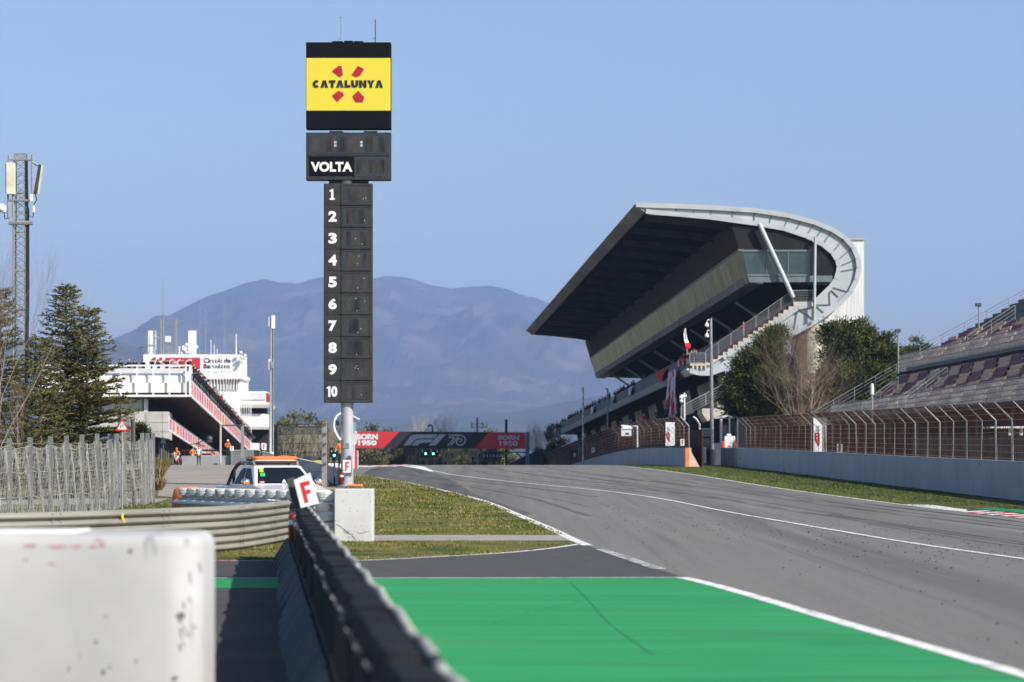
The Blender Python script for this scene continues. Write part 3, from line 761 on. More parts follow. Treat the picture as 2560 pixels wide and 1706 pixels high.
OUT = [(668, 76), (730, 79), (900, 84), (1100, 92), (1350, 108), (1550, 138), (1700, 178), (1800, 220), (1870, 265), (1920, 320), (1946, 385), (1952, 440), (1938, 510), (1902, 580), (1840, 645), (1760, 705), (1680, 762), (1560, 825), (1350, 935), (1200, 1010), (1100, 1047), (1030, 1046), (978, 1030)]
INN = [(725, 112), (760, 119), (900, 129), (1100, 148), (1350, 182), (1520, 212), (1650, 255), (1745, 305), (1800, 350), (1828, 395), (1837, 430), (1834, 460), (1820, 505), (1790, 548), (1745, 592), (1690, 645), (1600, 668), (1500, 738), (1300, 872), (1170, 958), (1090, 1003), (1030, 1008), (978, 1000)]
mb = MB()
n = len(OUT); vs = []; fs = []
for t in (0, GL):
    vs += [Q(u, v, t) for u, v in OUT] + [Q(u, v, t) for u, v in INN]
for i in range(n - 1):
    fs += [(i, i + 1, n + i + 1, n + i), (2 * n + i, 3 * n + i, 3 * n + i + 1, 2 * n + i + 1), (i, 2 * n + i, 2 * n + i + 1, i + 1), (n + i, n + i + 1, 3 * n + i + 1, 3 * n + i)]
fs += [(0, n, 3 * n, 2 * n), (n - 1, 3 * n - 1, 4 * n - 1, 2 * n - 1)]
ms = []
for i in range(n - 1): ms += [0, 0, 0, 1 if i < 15 else 0]
ms += [2, 0]
mb.v = vs; mb.f = fs; mb.m = ms
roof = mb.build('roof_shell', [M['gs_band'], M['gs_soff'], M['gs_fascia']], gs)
# rim and ribs of the crescent end
mb = MB()
for L_, k in ((OUT, 1), (INN, -1)):
    for a, b in zip(L_[:-4] if k < 0 else L_[:-1], L_[1:-3] if k < 0 else L_[1:]):
        mb.bar(Q(*a, -.15), Q(*b, -.15), .5, .35, up=(0, 1, 0))
mb.build('rim', M['gs_band'], roof)
for i, f in [(i, 0) for i in range(2, 16)] + [(2, .5), (3, .5), (4, .5), (5, .5), (6, .5)]:
    a = Vector(OUT[i]).lerp(Vector(OUT[i + 1]), f); b = Vector(INN[i]).lerp(Vector(INN[i + 1]), f)
    if f == 0 and 11 <= i and i % 2 == 0: continue
    mb = MB(); mb.bar(Q(*a, -.04), Q(*b, -.04), .11, .10, up=(0, 1, 0)); mb.build('rib', M['gs_rib'], roof)
for a, b in (((1785, 548), (1785, 650)), ((1600, 655), (1790, 650)), ((1785, 560), (1835, 606)), ((1600, 672), (1688, 733)), ((1530, 705), (1600, 703)), ((1600, 675), (1580, 792)), ((1688, 640), (1690, 735)), ((1440, 792), (1570, 812))):
    mb = MB(); mb.bar(Q(*a, -.06), Q(*b, -.06), .11, .08, up=(0, 1, 0)); mb.build('truss_bar', M['gs_rib'], roof)
# eave fascia and soffit beams
gpart('eave_fascia', [(660, 74), (668, 74), (728, 116), (716, 118)], -.2, GL + .2, M['gs_fascia'])
for k in range(15):
    t = 3 + k * 12.8
    mb = MB()
    L_ = [(742, 126), (900, 140), (1100, 160), (1225, 182)]
    for a, b in zip(L_[:-1], L_[1:]): mb.bar(Q(*a, t), Q(*b, t), .9, .6, up=(0, 1, 0))
    mb.build('soffit_beam', M['gs_beam'], roof)
# hospitality boxes
gpart('slat_wall', [(1215, 178), (1262, 340), (1290, 340), (1300, 178)], .1, GL - .2, M['gs_slat'])
gpart('box_end_wall', [(1216, 178), (1250, 168), (1500, 206), (1650, 253), (1745, 303), (1800, 348), (1828, 394), (1836, 430), (1833, 460), (1819, 505), (1795, 538), (1322, 520), (1264, 340)], 0.0, .3, M['gs_dark'])
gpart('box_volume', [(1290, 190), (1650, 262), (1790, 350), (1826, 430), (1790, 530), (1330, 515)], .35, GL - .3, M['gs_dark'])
gpart('mirror_glass', [(1262, 341), (1308, 482), (1322, 482), (1280, 341)], -.05, GL - .1, M['gs_glass'])
gpart('mirror_glass_rail', [(1256, 332), (1260, 343), (1290, 343), (1286, 332)], -.12, GL - .05, M['gs_fascia'])
gpart('box_floor_beam', [(1304, 483), (1319, 523), (1400, 530), (1400, 483)], -.1, GL - .1, M['gs_rib'])
for k in range(24):
    t = 1 + k * 7.9
    mb = MB(); mb.bar(Q(1309, 482, t), Q(1322, 524, t), .35, .35, up=(0, 1, 0)); mb.build('floor_bracket', M['gs_band'], gs)
mb = MB(); extrude(mb, [(1280, 346), (1664, 346), (1664, 476), (1310, 476)], -.12, -.02); wn = mb.build('end_window', M['gs_win'], gs)
mb = MB()
for a, b in (((1272, 340), (1670, 340)), ((1308, 481), (1670, 481)), ((1668, 340), (1668, 481)), ((1420, 346), (1420, 476)), ((1545, 346), (1545, 476))): mb.bar(Q(*a, -.15), Q(*b, -.15), .2 if a[0] != b[0] else .1, .15, up=(0, 1, 0))
mb.build('frame', M['gs_rib'], wn)
mb = MB(); extrude(mb, [(1308, 484), (1800, 484), (1800, 520), (1322, 522)], -.15, -.02); mb.build('end_beam', M['gs_rib'], gs)
# struts
for k in range(9):
    t = 1.2 + k * 22 if k else -.75
    mb = MB(); mb.tube([Q(1373, 188, t), Q(1568, 612, t)] if k == 0 else [Q(1410, 535, t), Q(1568, 640, t)], .25 if k == 0 else .16, 10); mb.build('strut', M['gs_band'], gs, smooth=True)
    mb = MB(); mb.tube([Q(1695, 262 if k == 0 else 535, t), Q(1690, 745, t)], .15, 10); mb.build('post', M['gs_band'], gs, smooth=True)
# seating tier
steps = []; N = 17
for i in range(N):
    u0 = 1575 - (1575 - 1080) * i / N; u1 = 1575 - (1575 - 1080) * (i + 1) / N
    v0 = 642 + (985 - 642) * i / N; v1 = 642 + (985 - 642) * (i + 1) / N
    steps += [(u0, v0), (u0 - 2, v1 - 4)] if i else [(u0, v0), (u0 - 2, v1 - 4)]
    steps[-1] = (u0, v1)
tier_uv = [(1690, 632), (1575, 634)] + steps + [(1060, 985), (978, 985), (978, 1003), (1060, 1003), (1098, 1000), (1590, 665), (1690, 655)]
tier = gpart('seating_tier', tier_uv, -.3, GL, M['gs_conc'])
for i in range(1, N):
    u = 1575 - (1575 - 1080) * i / N; v = 642 + (985 - 642) * i / N
    mb = MB(); a = [(u + 2, v - 1), (u + 4, v - 22), (u + 10, v - 22), (u + 8, v - 10), (u + 20, v - 9), (u + 20, v - 1)]
    extrude(mb, a, -.1, GL - 3); mb.build('seat_row', M['seat_red'], tier)
for k in range(4):
    u = 990 + k * 24
    mb = MB(); extrude(mb, [(u, 1004), (u + 12, 1004), (u + 9, 1030), (u + 3, 1030)], -.35, -.1); mb.build('bracket', M['gs_conc'], tier)
def rail(parent, pts, h, t, m, n_w=5, post_every=1, r=.035):
    mb = MB()
    for a, b in zip(pts[:-1], pts[1:]):
        for k in range(n_w + 1):
            z = Vector((0, 0, h * (k + .35) / (n_w + .35)))
            mb.tube([a + z, b + z], r if k == n_w else r * .5, 5)
        L_ = (b - a).length; q = max(1, int(L_ / post_every))
        for k in range(q + 1):
            p = a.lerp(b, k / q); mb.tube([p, p + Vector((0, 0, h))], r * .9, 5)
    return mb.build('railing', m, parent)
rail(gs, [Q(1690, 632, -.35), Q(1572, 634, -.35)], 1.15, 0, M['steel'], 6, 1.3, .05)
rail(gs, [Q(1572, 634, -.4), Q(1068, 985, -.4)], 1.2, 0, M['steel'], 5, 1.6, .045)
rail(gs, [Q(1066, 985, -.4), Q(975, 985, -.4)], 1.0, 0, M['steel'], 6, 1.2, .05)
# balcony front
gpart('parapet', [(955, 962), (978, 962), (985, 1018), (962, 1020)], -.05, GL, M['parapet'])
gpart('balcony_fascia', [(958, 1020), (985, 1018), (1005, 1052), (985, 1052)], -.1, GL + .1, M['white_clad'])
gpart('balcony_soffit', [(985, 1035), (1185, 1050), (1185, 1062), (1000, 1056)], 0, GL, M['gs_soff'])
gpart('tier_backing', [(1000, 1000), (1185, 960), (1185, 1050), (1000, 1046)], .4, GL - .3, M['gs_dark'])
gpart('back_of_stand', [(1600, 700), (1760, 560), (1790, 560), (1700, 745), (1560, 815), (1200, 1000), (1185, 975)], .5, GL - .4, M['gs_dark'])
# lower storey
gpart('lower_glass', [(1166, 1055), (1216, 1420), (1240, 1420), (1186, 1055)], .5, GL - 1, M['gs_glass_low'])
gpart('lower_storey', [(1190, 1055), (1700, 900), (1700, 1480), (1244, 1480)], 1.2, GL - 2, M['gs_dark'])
for k in range(11):
    t = 2 + k * 18
    mb = MB(); mb.bar(Q(1120, 1045, t), Q(1196, 1420, t), .9, .8, up=(0, 1, 0)); mb.build('column', mat('dark green column', (.02, .028, .026), .7) if k == 0 else bpy.data.materials['dark green column'], gs)
for k in range(2):
    mb = MB(); mb.tube([Q(1640 + 62 * k, 758, 1.5), Q(1640 + 62 * k, 1480, 1.5)], 1.35 if k else 1.2, 20); mb.build('round_column', M['gs_conc'] if k else mat('brown concrete column', (.10, .075, .055), .9), gs, smooth=True)
# white stair core behind
core_uv = [(1905, 272), (1991, 272), (1991, 1480), (1718, 1480), (1718, 745), (1830, 655), (1905, 578), (1942, 505), (1955, 440), (1945, 375)]
core = gpart('stair_core', core_uv, .8, 16, M['white_clad'])
mb = MB(); extrude(mb, [(1900, 266), (1995, 266), (1995, 272), (1900, 272)], .6, 16.2); mb.build('coping', M['gs_conc'], core)
# lower steps to the right, under the balcony
lst = [(1215, 1128), (1215, 1150), (1180, 1150), (1180, 1186), (1140, 1186), (1140, 1225), (1095, 1225), (1095, 1262), (1010, 1262), (1010, 1290), (1040, 1335), (1300, 1210), (1300, 1128)]
gpart('lower_steps', lst, -6, -2, M['gs_conc'])
rail(gs, [Q(1165, 1172, -6.2), Q(890, 1318, -6.2)], 1.2, 0, M['steel'], 4, 2.2, .07)
gpart('lower_terrace', [(870, 1330), (1216, 1200), (1216, 1480), (870, 1480)], 4, GL - 2, M['gs_dark'])
# flags and banners hung on the balcony
M['flag_r'] = mat('red cloth', (.55, .02, .02), .8, .12, 2)
M['flag_w'] = mat('white cloth', (.70, .68, .70), .8, .08, 2)
M['cloth_rw'] = layer(mat('red and white banner cloth', (.38, .02, .035), .8, .15, 1), (.62, .58, .60), .55, .52, .56, (1, 1, .45), seed=12)
def cloth(name, uv_grid, t, m, label, cat, group=None, wave=.25):
    """a hanging or flying cloth; uv_grid rows of photo points"""
    mb = MB(); nr = len(uv_grid); nc = len(uv_grid[0]); vs = []
    for j, r in enumerate(uv_grid):
        for i, (u, v) in enumerate(r): vs.append(Q(u, v, t + wave * math.sin(i * 2.1 + j * 1.3)))
    mb.add(vs, [(j * nc + i, j * nc + i + 1, (j + 1) * nc + i + 1, (j + 1) * nc + i) for j in range(nr - 1) for i in range(nc - 1)])
    o = mb.build(name, m if isinstance(m, list) else [m]); o.modifiers.new('thick', 'SOLIDIFY').thickness = .03
    return tag(o, label, cat, group)
def on_front(t_, v, u0=952): return Q(u0, v, t_)
def front_cloth(name, ts, vs_, m, label, cat, group=None, wave=.12, taper=0.0):
    """cloth hanging flat against the balcony front: columns along the stand, rows downward"""
    mb = MB(); nc = len(ts); pts = []
    for j, v in enumerate(vs_):
        for i, t_ in enumerate(ts):
            p = on_front(t_ + taper * j * (1 if i == 0 else -1 if i == nc - 1 else 0), v); p.x -= .05 + wave * (1 + math.sin(i * 2.3 + j * .9)); pts.append(p)
    mb.add(pts, [(j * nc + i, j * nc + i + 1, (j + 1) * nc + i + 1, (j + 1) * nc + i) for j in range(len(vs_) - 1) for i in range(nc - 1)])
    o = mb.build(name, m); o.modifiers.new('thick', 'SOLIDIFY').thickness = .03
    return tag(o, label, cat, group)
front_cloth('hanging_banner', (5.5, 7.5, 9.5, 11.5, 13.5, 15), (1000, 1060, 1130, 1200, 1262), M['cloth_rw'], 'long red and white banner hanging from the grandstand balcony to the fence', 'banner', wave=.2)
front_cloth('draped_flag', (16, 20, 24, 28), (962, 985, 1012, 1030), M['flag_r'], 'red flag draped over the balcony parapet beside the long banner', 'flag', taper=1.4)
front_cloth('draped_flag', (-.5, 1, 2.5, 4.2), (955, 975, 996), M['cloth_rw'], 'small red and white flag draped at the near end of the balcony', 'flag')
fl = thing('waved_flag', 'red and white flag being waved above the crowd at the balcony end', 'flag', Q(985, 900, 3))
mb = MB(); vs = [Q(968, 778, 3), Q(977, 774, 3.3), Q(962, 810, 3), Q(980, 805, 3.4), Q(966, 845, 3), Q(986, 838, 3.3), Q(972, 862, 3), Q(995, 858, 3.2)]
mb.add(vs, [(0, 1, 3, 2), (2, 3, 5, 4), (4, 5, 7, 6)]); o = mb.build('white_cloth', M['flag_w'], fl)
mb = MB(); vs = [Q(972, 862, 3), Q(995, 858, 3.2), Q(970, 880, 2.8), Q(1007, 872, 3.3), Q(976, 893, 3), Q(1000, 892, 3.2)]
mb.add(vs, [(0, 1, 3, 2), (2, 3, 5, 4)]); mb.build('red_cloth', M['flag_r'], fl)
mb = MB(); mb.tube([Q(972, 780, 3.1), Q(985, 925, 3.1)], .04, 6); mb.build('stick', M['gs_conc'], fl)
M['sky'] = mat('pale blue cloth', (.35, .52, .62), .8)
for i, (ta_, tb_, m_) in enumerate(((55, 62, 'flag_w'), (80, 86, 'sky'), (112, 120, 'flag_w'))):
    front_cloth('parapet_banner', (ta_, (ta_ + tb_) / 2, tb_), (970, 995, 1022), M[m_], ('white cloth', 'pale blue cloth', 'narrow white cloth')[i] + ' hung over the slate balcony parapet' + ('', ' between lamp posts', ' near its far end')[i], 'banner', 'banners on the balcony parapet', taper=.8)

# ------------------------------------------------------------------ bleacher stand on the right
BD = Vector((-.0545, 1, -.008))
M['seat_m'] = layer(mat('maroon plastic seats', (.17, .030, .040), .6, .2, 1.5), (.07, .02, .03), 1.2, .5, .7)
M['seat_b'] = layer(mat('faded beige seats', (.62, .40, .26), .7, .15, 1.5), (.46, .29, .20), 1.5, .5, .7)
M['bl_conc'] = mat('grey terrace concrete', (.17, .165, .16), .9, .15, 1)
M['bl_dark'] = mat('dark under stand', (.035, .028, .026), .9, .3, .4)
bl = thing('bleacher_stand', 'open two tier bleacher stand with maroon and beige seats on the right', 'grandstand', (30, 200, zg(200)))
YE = 238.0
def B(x, z, t): return Vector((x, YE, z)) + Vector((BD.x, BD.y, BD.z)) * (-t)   # t metres nearer than the far end
bars_m = M['steel']
def tier_of(x0, z0, rows, rise, run, name, tlen):
    poly = []
    for k in range(rows): poly += [(x0 + run * k, z0 + rise * k), (x0 + run * k, z0 + rise * (k + 1))]
    poly += [(x0 + run * rows, z0 + rise * rows), (x0 + run * rows, z0 - .6), (x0, z0 - .6)]
    mb = MB(); a = [B(x, z, 0) for x, z in poly]; mb.prism(a, -BD * tlen)
    t = mb.build(name, M['bl_conc'], bl)
    rg = random.Random(rows)
    for k in range(rows):
        x = x0 + run * k + .10; z = z0 + rise * (k + 1); pos = 1.0 + (k % 2) * 2.2
        i = k
        while pos < tlen - 1:
            Ls = 3.4
            m_ = M['seat_m'] if (i % 2) else M['seat_b']
            mb = MB()
            nseat = 7
            for s in range(nseat):
                p0 = pos + s * Ls / nseat + .03; p1 = pos + (s + 1) * Ls / nseat - .03
                q = [B(x, z, p0), B(x + .30, z + .02, p0), B(x + .42, z + .42, p0), B(x + .35, z + .42, p0), B(x + .24, z + .10, p0), B(x, z + .08, p0)]
                mb.prism(q, -BD * (p1 - p0))
            if sum(1 for o in bl.children if o.name.startswith('seat_block')) < 190 and B(x, z, pos).x / B(x, z, pos).y < .186:
                mb.build('seat_block', m_, bl)
            pos += Ls + (.45 if i % 3 else .9); i += 1
    return t
low = tier_of(27.6, 4.6, 9, .43, .56, 'lower_tier', 95)
top = tier_of(33.0, 9.3, 14, .40, .72, 'upper_tier', 95)
# barred front rails
def barred(x, z, h, tlen, name, lean=0):
    mb = MB()
    for k in range(int(tlen / .30)):
        t = k * .30; mb.bar(B(x, z, t), B(x, z + h, t), .022, .022)
    for q in (0, .25, .5, .75, 1): mb.tube([B(x, z + h * q, 0), B(x, z + h * q, tlen)], .025 if q not in (0, 1) else .04, 5)
    return mb.build(name, M['steel'], bl)
barred(26.7, 4.75, 1.35, 90, 'front_railing'); barred(32.4, 8.85, 1.4, 90, 'front_railing')
mb = MB(); q = [B(26.6, 4.72, 0), B(27.7, 4.72, 0), B(27.7, 4.5, 0), B(26.6, 4.5, 0)]; mb.prism(q, -BD * 95); mb.build('walkway', M['bl_conc'], bl)
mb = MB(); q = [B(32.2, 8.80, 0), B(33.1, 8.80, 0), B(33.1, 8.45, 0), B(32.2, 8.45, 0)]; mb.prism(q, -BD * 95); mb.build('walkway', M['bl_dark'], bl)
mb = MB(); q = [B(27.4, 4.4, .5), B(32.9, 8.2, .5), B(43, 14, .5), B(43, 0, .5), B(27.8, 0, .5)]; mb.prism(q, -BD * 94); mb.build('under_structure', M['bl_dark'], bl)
def slope_rail(pts, name='stair_railing', h=1.15, m=None, every=1.8):
    mb = MB()
    for a, b in zip(pts[:-1], pts[1:]):
        for k in (0.2, .5, .75, 1.0): mb.tube([a + Vector((0, 0, h * k)), b + Vector((0, 0, h * k))], .035 if k == 1 else .022, 5)
        q = max(1, int((b - a).length / every))
        for k in range(q + 1): p = a.lerp(b, k / q); mb.tube([p, p + Vector((0, 0, h))], .03, 5)
    return mb.build(name, m or M['steel'], bl)
slope_rail([B(25.2, 4.4, -.3), B(32.2, 8.4, -.3)]); slope_rail([B(34.2, 9.9, -.3), B(43.5, 14.9, -.3)])
slope_rail([B(27.5, 4.8, 10), B(30.4, 7.0, 10)]); slope_rail([B(27.5, 4.8, 25), B(30.6, 7.1, 25)])
slope_rail([B(27.5, 4.8, 28), B(30.6, 7.1, 28)]); slope_rail([B(33.4, 9.7, 22), B(37.0, 12, 22)])
for k in range(9):
    mb = MB(); mb.tube([B(27.2, 4.5, 4 + k * 10), Vector((B(27.2, 0, 4 + k * 10).x, B(27.2, 0, 4 + k * 10).y, 0.5))], .16, 8); mb.build('column', M['steel'], bl)
def floodlight(px, ptop, pbase, Y, label):
    t = thing('floodlight_post', label, 'floodlight', P(px, pbase, Y), 'floodlights behind the bleachers')
    mb = MB(); mb.tube([P(px, pbase, Y), P(px, ptop + 6, Y)], .07, 8); mb.build('post', M['steel'], t)
    mb = MB(); slab(mb, px - 7, px + 7, ptop, ptop + 8, Y - .15, .5); mb.build('lamp_head', M['steel_d'], t, bevel=.03)
floodlight(2245.5, 823, 935, 236, 'grey floodlight post at the far corner of the upper tier')
floodlight(2447, 758, 842, 232, 'tall floodlight post rising behind the upper bleacher rail')
lp = thing('lamp_post', 'slim grey post with cylindrical lamp in front of the bleacher seats', 'lamp post', P(2179, 1060, 205))
mb = MB(); mb.tube([P(2180, 1110, 205), P(2180, 990, 205)], .09, 8); mb.build('post', M['steel'], lp)
mb = MB(); mb.lathe([(.09, 0), (.16, .08), (.13, .7), (.11, .85), (.03, .9)], 12, P(2180, 990, 205)); mb.build('lamp', M['metal_w'], lp, smooth=True)
# ------------------------------------------------------------------ pit building with roof terrace
PY0 = 278.0
PDV = Vector(((884 - CX) / F, 1, (HY - 1371) / F))
def R_(u, v, t=0.0): return P(240 + u / 4.9, 860 + v / 4.9, PY0) + PDV * t
PL = 165.0
M['soffit_b'] = mat('brown timber soffit', (.11, .075, .055), .85, .2, 2, stretch=(.2, 3, 1))
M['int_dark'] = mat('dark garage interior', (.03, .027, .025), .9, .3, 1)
M['banner_w'] = mat('white advertising banner', (.70, .68, .69), .6, .05, 2)
M['banner_r'] = layer(mat('red printed lettering', (.52, .04, .09), .6, .1, 3), (.70, .55, .58), 3, .55, .62, (1, 1, 2))
M['visor'] = layer(mat('slate visor panels', (.075, .095, .115), .6, .2, 1), (.12, .14, .16), .4, .5, .7)
M['clad_g'] = mat('light grey cladding', (.62, .63, .65), .6, .05, 1)
pit = thing('pit_building', 'white pit building with a roof terrace, advert banners and dark open upper deck', 'building', R_(600, 1500))
def pext(mb, uv, t0, t1, m=0): mb.prism([R_(u, v, t0) for u, v in uv], PDV * (t1 - t0), m); return mb
def ppart(name, uv, t0, t1, m, parent=None, bevel=0):
    mb = MB(); pext(mb, uv, t0, t1); return mb.build(name, m, parent or pit, bevel=bevel)
deck = ppart('roof_deck', [(-700, 420), (1160, 420), (1160, 655), (1150, 655), (-700, 640)], .6, PL, M['white_wall'])
ppart('deck_soffit', [(-700, 642), (1150, 657), (1150, 665), (-700, 665)], .5, PL, M['soffit_b'])
ppart('facade_panel', [(-700, 300), (1138, 300), (1138, 386), (-700, 386)], .1, .5, M['clad_g'])
ppart('facade_panel', [(-700, 386), (1138, 386), (1138, 404), (-700, 404)], -.05, .4, M['clad_g'])
ppart('facade_panel', [(-700, 404), (1138, 404), (1138, 480), (-700, 480)], -.1, .4, M['white_wall'])
ppart('facade_panel', [(-700, 480), (1140, 480), (1140, 600), (-700, 600)], -.35, .4, M['white_wall'])
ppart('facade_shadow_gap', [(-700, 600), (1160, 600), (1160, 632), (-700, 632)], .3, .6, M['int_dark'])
mb = MB()
for u in (-470, -290, -100, 110, 310, 510, 708, 906, 1106, 1158): mb.bar(R_(u, 266, -.7), R_(u, 645, -.7), .13 if u < 1150 else .2, .1, up=(0, 1, 0))
mb.bar(R_(-700, 272, -.7), R_(1165, 272, -.7), .16, .14, up=(0, 1, 0)); mb.bar(R_(-700, 641, -.7), R_(1165, 641, -.7), .20, .2, up=(0, 1, 0))
mb.bar(R_(1160, 272, -.7), R_(1160, 300, 1), .15, .15); mb.build('terrace_frame', M['white'], pit)
ppart('upper_wall', [(420, 660), (555, 660), (555, 830), (420, 830)], 2.2, 2.6, M['clad_g'])
ppart('upper_window', [(430, 668), (548, 668), (548, 820), (430, 820)], 2.0, 2.25, glass('pale window glass', (.40, .47, .46), .08))
ppart('upper_pier', [(575, 640), (622, 640), (622, 832), (575, 832)], 1.2, 2.4, M['clad_g'])
ppart('upper_wall', [(-700, 655), (420, 655), (420, 900), (-700, 900)], 2.4, 3, M['white_wall'])
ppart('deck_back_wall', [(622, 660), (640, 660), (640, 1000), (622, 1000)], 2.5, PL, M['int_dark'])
for k in range(12):
    ppart('wall_stripe', [(640, 668), (645, 668), (645, 850), (640, 850)], 4 + k * 2.2, 4.5 + k * 2.2, mat('grey wall post', (.12, .11, .10), .8) if k == 0 else bpy.data.materials['grey wall post'])
lb = ppart('lower_block', [(-700, 832), (899, 837), (899, 1168), (470, 1100), (-700, 1100)], -1.0, 4, M['concrete'])
mb = MB()
for a, b in (((620, 838), (620, 1120)), ((822, 838), (822, 1155)), ((470, 968), (898, 968)), ((470, 1080), (898, 1080))): mb.bar(R_(*a, -1.01), R_(*b, -1.01), .05, .02, up=(0, 1, 0))
mb.build('panel_joint', mat('concrete joint', (.27, .26, .24), .9), lb)
ppart('lower_slab', [(622, 900), (897, 900), (897, 1072), (622, 1072)], 4, PL, M['concrete'])
ppart('lower_soffit', [(622, 1074), (897, 1076), (897, 1082), (622, 1082)], 4, PL, M['soffit_b'])
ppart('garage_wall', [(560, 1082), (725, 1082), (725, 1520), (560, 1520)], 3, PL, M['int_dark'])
M['garage_post'] = mat('garage door frame', (.20, .19, .17), .8)
for k in range(16):
    ppart('garage_post', [(725, 1090), (733, 1090), (733, 1520), (725, 1520)], 5 + k * 3.6, 5.5 + k * 3.6, M['garage_post'])
# visor and its bright lower edge
vz = ppart('visor', [(1166, 372), (1246, 345), (1250, 356), (1170, 384)], -.3, PL, M['visor'])
for k in range(30):
    mb = MB(); pext(mb, [(1168, 386), (1251, 358), (1252, 364), (1170, 392)], .5 + k * 5.5, .8 + k * 5.5); mb.build('visor_rib', M['black'], vz)
mb = MB()
for k in range(60):
    t = k * 2.7; mb.tube([R_(1168, 396, t), R_(1168, 402 + 5 * (k % 2), t + 1.4), R_(1168, 396, t + 2.7)], .16, 6)
mb.build('rolled_awning', M['white'], pit, smooth=True)
def banner_run(u, v0, v1, t0, t1, name, first_blank):
    base = ppart(name, [(u, v0), (u + 3, v0), (u + 3, v1), (u, v1)], t0, t1, M['banner_w'])
    rg = random.Random(int(u)); t = t0 + .4; k = 0
    while t < t1 - 3:
        yellow = k in first_blank
        ln = 1.5 if yellow else 4.3
        mb = MB()
        if yellow: pext(mb, [(u + 3, v0 + 1), (u + 3.8, v0 + 1), (u + 3.8, v1 - 1), (u + 3, v1 - 1)], t, t + ln)
        else:
            for q in range(7):
                ta = t + .35 + q * .52; a = v0 + (v1 - v0) * rg.uniform(.14, .2); b = v1 - (v1 - v0) * rg.uniform(.14, .22)
                pext(mb, [(u + 3, a), (u + 3.8, a), (u + 3.8, b), (u + 3, b)], ta, ta + rg.choice((.26, .32, .40)))
        mb.build('printed_panel', M['yellow'] if yellow else M['banner_r'], base)
        t += ln + (.25 if yellow else .55); k += 1
banner_run(1163, 428, 652, -.6, PL, 'upper_banner', (9, 14, 16))
banner_run(899, 892, 1074, -.9, PL * .96, 'lower_banner', (2, 16, 20))
# ------------------------------------------------------------------ race control building behind
CY = 440.0
M['sign_red'] = mat('red sign panel', (.45, .03, .05), .6, .08, 2)
M['sign_txt'] = mat('charcoal sign lettering', (.05, .05, .055), .6)
M['sign_txt_l'] = mat('grey sign lettering', (.30, .30, .31), .6)
ct = thing('control_building', 'white race control block with large red and white circuit sign and rooftop aerials', 'building', P(520, 1180, CY))
def cbox(name, x0, x1, y0, y1, m, d=8, dy=0, parent=None, bevel=0):
    mb = MB(); slab(mb, x0, x1, y0, y1, CY + dy, d); return mb.build(name, m, parent or ct, bevel=bevel)
cbox('tower_block', 345, 600, 938.4, 1180, M['white_wall'], 14, .6)
sg = cbox('sign_wall', 358.5, 599.5, 886.5, 938, M['white'], 12)
cbox('cornice', 420, 606, 938.3, 949, M['white'], 13, -.5, bevel=.25)
cbox('red_stripe', 524, 597, 949.2, 954.5, M['sign_red'], 1, .3)
wnd = cbox('window_band', 524, 594, 954.6, 976, M['int_dark'], 1, .45)
for k in range(9): cbox('mullion', 529 + k * 7.6, 531.5 + k * 7.6, 954.8, 976, M['clad_g'], .2, .3, wnd)
cbox('red_panel', 414.5, 500.5, 894.5, 922, M['sign_red'], .2, -.15, sg)
for x, y in ((383.5, 893.5), (399.5, 893.5), (391.5, 901.3), (407, 901.3), (399.5, 909)): cbox('check_square', x, x + 6.4, y, y + 6.6, M['sign_red'], .2, -.15, sg)
mb = MB()
for cx_, w_ in ((432, 9), (452, 9), (474, 9)):
    pts = [P(cx_ + w_ * math.cos(a) * (1 if 1 else 1), 909 + 9.5 * math.sin(a), CY - .2) for a in [rad(50 + 26 * i) for i in range(11)]]
    for a, b in zip(pts[:-1], pts[1:]): mb.bar(a, b, .16, .12, up=(0, 1, 0))
mb.build('emblem_curve', M['white'], sg)
fit_text('lettering', 'Circuit de', fr(509, 576.5, 895.5, 907.5, CY - .05), M['sign_txt'], sg, .035)
fit_text('lettering', 'Barcelona', fr(509, 576, 910, 921.5, CY - .05), M['sign_txt'], sg, .035)
fit_text('lettering', 'CATALUNYA', fr(509, 576.5, 926, 934, CY - .05), M['sign_txt_l'], sg, -.005)
wg = cbox('wing', 553, 664, 979, 1011, M['white_wall'], 12, 2)
cbox('grey_panel', 556, 663, 981, 999.5, M['clad_g'], .3, 1.8, wg)
cbox('red_edge', 664.2, 667, 983, 1003, M['sign_red'], 6, 2.4)
cbox('eave_slab', 553, 669, 1011.2, 1020, M['concrete'], 14, .8)
cbox('window_recess', 560, 660, 1020.2, 1035, M['int_dark'], 6, 3.5)
cbox('lower_storey', 553, 662, 1035.2, 1067, M['white_wall'], 12, 2)
cbox('floor_slab', 553, 670, 1067.2, 1074, M['concrete'], 14, .6)
cbox('support_wall', 600, 664, 1074.2, 1110, M['int_dark'], 6, 5)
cbox('stair_wall', 598, 640, 1108, 1142, M['white_wall'], 6, -3)
cbox('chimney', 370.5, 388.5, 827, 886.3, M['white'], 1.2, 3); cbox('chimney', 471, 489, 827, 886.3, M['white'], 1.2, 3)
